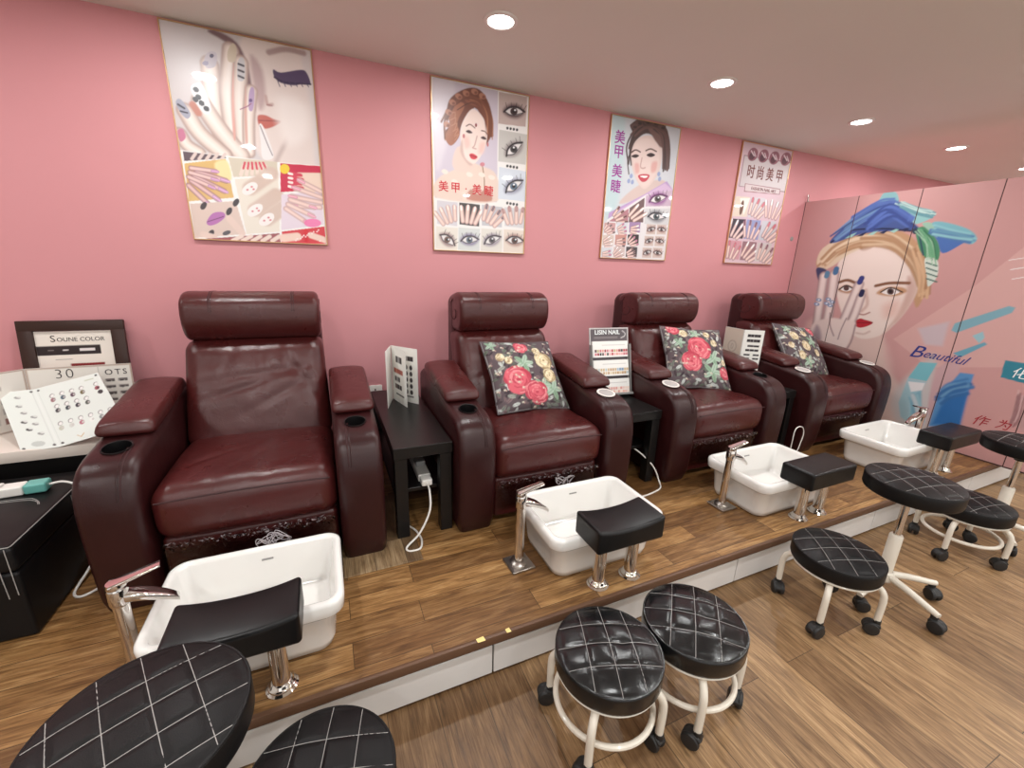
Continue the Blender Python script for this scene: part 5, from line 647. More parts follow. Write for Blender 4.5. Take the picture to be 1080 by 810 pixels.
ART_FASHION=(580,900,[('p',(214,186,196),2,0,[-477,-61,901,-280,1277,998,-209,997]),('p',(150,120,126),2,0,[31,92,590,82,591,311,30,318]),('p',(208,198,200),2,0,[39,97,585,89,582,305,37,312]),('p',(150,96,104),2,0,[92,288,520,291,523,336,95,350]),('p',(214,198,200),2,0,[100,293,514,296,514,331,102,344]),('p',(150,96,110),6,1,[180,83,162,110,129,124,96,121,74,101,71,72,89,45,121,30,155,34,178,53]),('p',(92,58,70),7,1,[149,94,137,109,118,117,99,114,89,102,90,85,102,69,121,62,140,65,151,77]),('s',(226,206,212),5,1,[101,55,141,84],11),('s',(226,206,212),5,1,[133,56,160,87],9),('p',(150,96,110),6,1,[305,80,286,108,253,122,218,119,195,99,193,69,211,42,245,27,280,30,303,51]),('p',(92,58,70),8,1,[274,92,261,107,241,115,222,112,211,100,212,82,225,67,245,59,264,62,275,75]),('s',(226,206,212),6,1,[224,52,265,82],11),('s',(226,206,212),6,1,[257,53,284,85],9),('p',(150,96,110),6,1,[435,79,416,107,381,122,345,118,321,98,319,68,338,40,373,25,409,28,433,49]),('p',(92,58,70),8,1,[403,91,389,107,368,115,349,112,337,99,339,81,352,66,373,58,392,61,404,73]),('s',(226,206,212),6,1,[351,50,393,81],12),('s',(226,206,212),6,1,[385,52,414,84],10),('p',(150,96,110),6,1,[576,71,555,100,519,115,482,111,457,90,455,60,475,32,511,16,548,20,573,41]),('p',(92,58,70),8,1,[542,84,528,100,506,108,486,104,474,92,475,74,489,58,511,50,531,53,543,66]),('s',(226,206,212),6,1,[488,42,532,73],12),('s',(226,206,212),6,1,[524,44,553,76],10),('p',(222,206,190),2,0,[14,391,176,385,176,535,12,540]),('p',(240,232,224),7,0,[60,401,178,392,137,523]),('p',(110,70,54),7,1,[120,470,114,503,103,522,91,522,82,501,81,468,86,435,98,416,110,416,118,437]),('p',(206,200,206),2,0,[189,383,359,377,359,531,187,536]),('s',(150,110,116),10,1,[198,502,213,399],34),('s',(228,200,192),14,1,[198,502,213,399],22),('s',(242,214,206),11,1,[198,502,205,451,213,399],7),('s',(190,90,110),6,1,[211,415,215,389],17),('s',(235,135,155),6,1,[211,415,215,389],4),('s',(150,110,116),10,1,[234,512,283,404],35),('s',(228,200,192),14,1,[234,512,283,404],23),('s',(242,214,206),11,1,[234,512,258,458,283,404],7),('s',(190,90,110),6,1,[275,421,288,393],18),('s',(235,135,155),6,1,[275,421,288,393],4),('s',(150,110,116),10,1,[271,522,348,424],35),('s',(228,200,192),14,1,[271,522,348,424],23),('s',(242,214,206),11,1,[271,522,309,474,348,424],7),('s',(190,90,110),6,1,[336,440,356,414],18),('s',(235,135,155),6,1,[336,440,356,414],4),('s',(150,110,116),10,1,[308,533,405,453],35),('s',(228,200,192),14,1,[308,533,405,453],23),('s',(242,214,206),11,1,[308,533,356,493,405,453],7),('s',(190,90,110),6,1,[389,465,415,444],18),('s',(235,135,155),6,1,[389,465,415,444],4),('p',(214,190,196),2,0,[373,376,552,368,551,527,371,532]),('s',(150,110,116),10,1,[403,511,374,405],35),('s',(228,200,192),14,1,[403,511,374,405],23),('s',(242,214,206),12,1,[403,511,389,458,374,405],7),('s',(236,236,240),6,1,[379,422,371,394],18),('s',(255,255,255),6,1,[379,422,371,394],4),('s',(150,110,116),10,1,[444,515,446,398],36),('s',(228,200,192),15,1,[444,515,446,398],23),('s',(242,214,206),12,1,[444,515,445,456,446,398],7),('s',(236,236,240),6,1,[445,417,446,386],18),('s',(255,255,255),6,1,[445,417,446,386],4),('s',(150,110,116),10,1,[486,519,520,408],36),('s',(228,200,192),15,1,[486,519,520,408],24),('s',(242,214,206),12,1,[486,519,503,464,520,408],7),('s',(236,236,240),6,1,[514,426,523,397],18),('s',(255,255,255),6,1,[514,426,523,397],4),('s',(150,110,116),10,1,[528,523,589,426],37),('s',(228,200,192),15,1,[528,523,589,426],24),('s',(242,214,206),12,1,[528,523,558,475,589,426],7),('s',(236,236,240),6,1,[579,442,595,417],19),('s',(255,255,255),6,1,[579,442,595,417],5),('p',(60,52,56),2,0,[10,557,172,554,171,704,9,705]),('s',(150,110,116),9,1,[-3,673,12,573],32),('s',(228,200,192),13,1,[-3,673,12,573],21),('s',(242,214,206),11,1,[-3,673,5,623,12,573],7),('s',(236,236,240),5,1,[9,590,13,563],16),('s',(255,255,255),5,1,[9,590,13,563],4),('s',(150,110,116),9,1,[32,684,78,580],33),('s',(228,200,192),13,1,[32,684,78,580],22),('s',(242,214,206),11,1,[32,684,55,632,78,580],7),('s',(236,236,240),5,1,[70,596,82,569],17),('s',(255,255,255),5,1,[70,596,82,569],4),('s',(150,110,116),9,1,[67,695,139,601],33),('s',(228,200,192),13,1,[67,695,139,601],22),('s',(242,214,206),11,1,[67,695,103,648,139,601],7),('s',(236,236,240),5,1,[128,616,147,592],17),('s',(255,255,255),5,1,[128,616,147,592],4),('s',(150,110,116),9,1,[102,705,193,630],34),('s',(228,200,192),14,1,[102,705,193,630],22),('s',(242,214,206),11,1,[102,705,147,668,193,630],7),('s',(236,236,240),6,1,[178,642,202,622],17),('s',(255,255,255),6,1,[178,642,202,622],4),('p',(150,156,196),2,0,[185,553,354,550,354,704,183,705]),('s',(150,110,116),10,1,[190,681,162,577],34),('s',(228,200,192),14,1,[190,681,162,577],22),('s',(242,214,206),11,1,[190,681,176,629,162,577],7),('s',(110,60,80),5,1,[167,594,160,567],17),('s',(155,105,125),5,1,[167,594,160,567],4),('s',(150,110,116),10,1,[229,686,230,572],34),('s',(228,200,192),14,1,[229,686,230,572],22),('s',(242,214,206),11,1,[229,686,229,629,230,572],7),('s',(110,60,80),6,1,[230,590,230,561],17),('s',(155,105,125),6,1,[230,590,230,561],4),('s',(150,110,116),10,1,[268,690,300,583],35),('s',(228,200,192),14,1,[268,690,300,583],23),('s',(242,214,206),11,1,[268,690,284,637,300,583],7),('s',(110,60,80),6,1,[295,601,303,573],18),('s',(155,105,125),6,1,[295,601,303,573],4),('s',(150,110,116),10,1,[307,695,365,603],35),('s',(228,200,192),14,1,[307,695,365,603],23),('s',(242,214,206),11,1,[307,695,336,649,365,603],7),('s',(110,60,80),6,1,[356,618,371,594],18),('s',(155,105,125),6,1,[356,618,371,594],4),('p',(200,200,206),2,0,[368,549,547,546,546,704,366,705]),('s',(150,110,116),10,1,[408,669,460,570],36),('s',(228,200,192),14,1,[408,669,460,570],23),('s',(242,214,206),12,1,[408,669,434,620,460,570],7),('s',(190,90,110),6,1,[452,586,466,560],18),('s',(235,135,155),6,1,[452,586,466,560],4),('s',(150,110,116),10,1,[442,685,532,585],36),('s',(228,200,192),15,1,[442,685,532,585],24),('s',(242,214,206),12,1,[442,685,487,635,532,585],7),('s',(190,90,110),6,1,[518,601,541,575],19),('s',(235,135,155),6,1,[518,601,541,575],4),('s',(150,110,116),10,1,[477,700,593,616],37),('s',(228,200,192),15,1,[477,700,593,616],24),('s',(242,214,206),12,1,[477,700,535,659,593,616],7),('s',(190,90,110),6,1,[575,630,605,608],19),('s',(235,135,155),6,1,[575,630,605,608],5),('s',(150,110,116),10,1,[513,716,643,653],37),('s',(228,200,192),15,1,[513,716,643,653],24),('s',(242,214,206),12,1,[513,716,577,685,643,653],8),('s',(190,90,110),6,1,[622,663,656,647],19),('s',(235,135,155),6,1,[622,663,656,647],5),('p',(206,150,160),2,0,[7,722,168,723,167,872,5,869]),('s',(150,110,116),9,1,[-10,846,-36,745],32),('s',(228,200,192),13,1,[-10,846,-36,745],21),('s',(242,214,206),11,1,[-10,846,-23,796,-36,745],7),('s',(190,90,110),5,1,[-32,761,-39,735],16),('s',(235,135,155),5,1,[-32,761,-39,735],4),('s',(150,110,116),9,1,[27,852,28,742],33),('s',(228,200,192),13,1,[27,852,28,742],21),('s',(242,214,206),11,1,[27,852,27,797,28,742],7),('s',(190,90,110),5,1,[28,759,28,731],17),('s',(235,135,155),5,1,[28,759,28,731],4),('s',(150,110,116),9,1,[64,857,94,754],33),('s',(228,200,192),13,1,[64,857,94,754],22),('s',(242,214,206),11,1,[64,857,79,806,94,754],7),('s',(190,90,110),5,1,[89,771,97,744],17),('s',(235,135,155),5,1,[89,771,97,744],4),('s',(150,110,116),9,1,[101,863,156,775],34),('s',(228,200,192),14,1,[101,863,156,775],22),('s',(242,214,206),11,1,[101,863,128,819,156,775],7),('s',(190,90,110),5,1,[147,789,161,766],17),('s',(235,135,155),5,1,[147,789,161,766],4),('p',(150,110,120),2,0,[181,722,350,723,349,877,179,873]),('s',(150,110,116),10,1,[194,834,244,739],34),('s',(228,200,192),14,1,[194,834,244,739],22),('s',(242,214,206),11,1,[194,834,219,787,244,739],7),('s',(236,236,240),6,1,[236,754,249,729],17),('s',(255,255,255),6,1,[236,754,249,729],4),('s',(150,110,116),10,1,[227,850,312,756],35),('s',(228,200,192),14,1,[227,850,312,756],23),('s',(242,214,206),11,1,[227,850,269,803,312,756],7),('s',(236,236,240),6,1,[298,771,320,746],18),('s',(255,255,255),6,1,[298,771,320,746],4),('s',(150,110,116),10,1,[260,866,369,787],35),('s',(228,200,192),14,1,[260,866,369,787],23),('s',(242,214,206),11,1,[260,866,314,827,369,787],7),('s',(236,236,240),6,1,[352,800,380,779],18),('s',(255,255,255),6,1,[352,800,380,779],4),('s',(150,110,116),10,1,[294,882,416,824],36),('s',(228,200,192),14,1,[294,882,416,824],23),('s',(242,214,206),11,1,[294,882,354,853,416,824],7),('s',(236,236,240),6,1,[396,833,428,818],18),('s',(255,255,255),6,1,[396,833,428,818],4),('p',(206,196,196),2,0,[364,723,541,724,541,881,361,878]),('s',(150,110,116),10,1,[397,849,413,745],35),('s',(228,200,192),14,1,[397,849,413,745],23),('s',(242,214,206),12,1,[397,849,405,797,413,745],7),('s',(110,60,80),6,1,[411,761,415,734],18),('s',(155,105,125),6,1,[411,761,415,734],4),('s',(150,110,116),10,1,[435,861,487,753],36),('s',(228,200,192),15,1,[435,861,487,753],24),('s',(242,214,206),12,1,[435,861,461,807,487,753],7),('s',(110,60,80),6,1,[479,770,492,742],18),('s',(155,105,125),6,1,[479,770,492,742],4),('s',(150,110,116),10,1,[474,874,556,777],37),('s',(228,200,192),15,1,[474,874,556,777],24),('s',(242,214,206),12,1,[474,874,515,826,556,777],7),('s',(110,60,80),6,1,[543,793,564,767],19),('s',(155,105,125),6,1,[543,793,564,767],4),('s',(150,110,116),10,1,[514,886,615,809],37),('s',(228,200,192),15,1,[514,886,615,809],24),('s',(242,214,206),12,1,[514,886,564,848,615,809],7),('s',(110,60,80),6,1,[599,821,626,801],19),('s',(155,105,125),6,1,[599,821,626,801],5)])
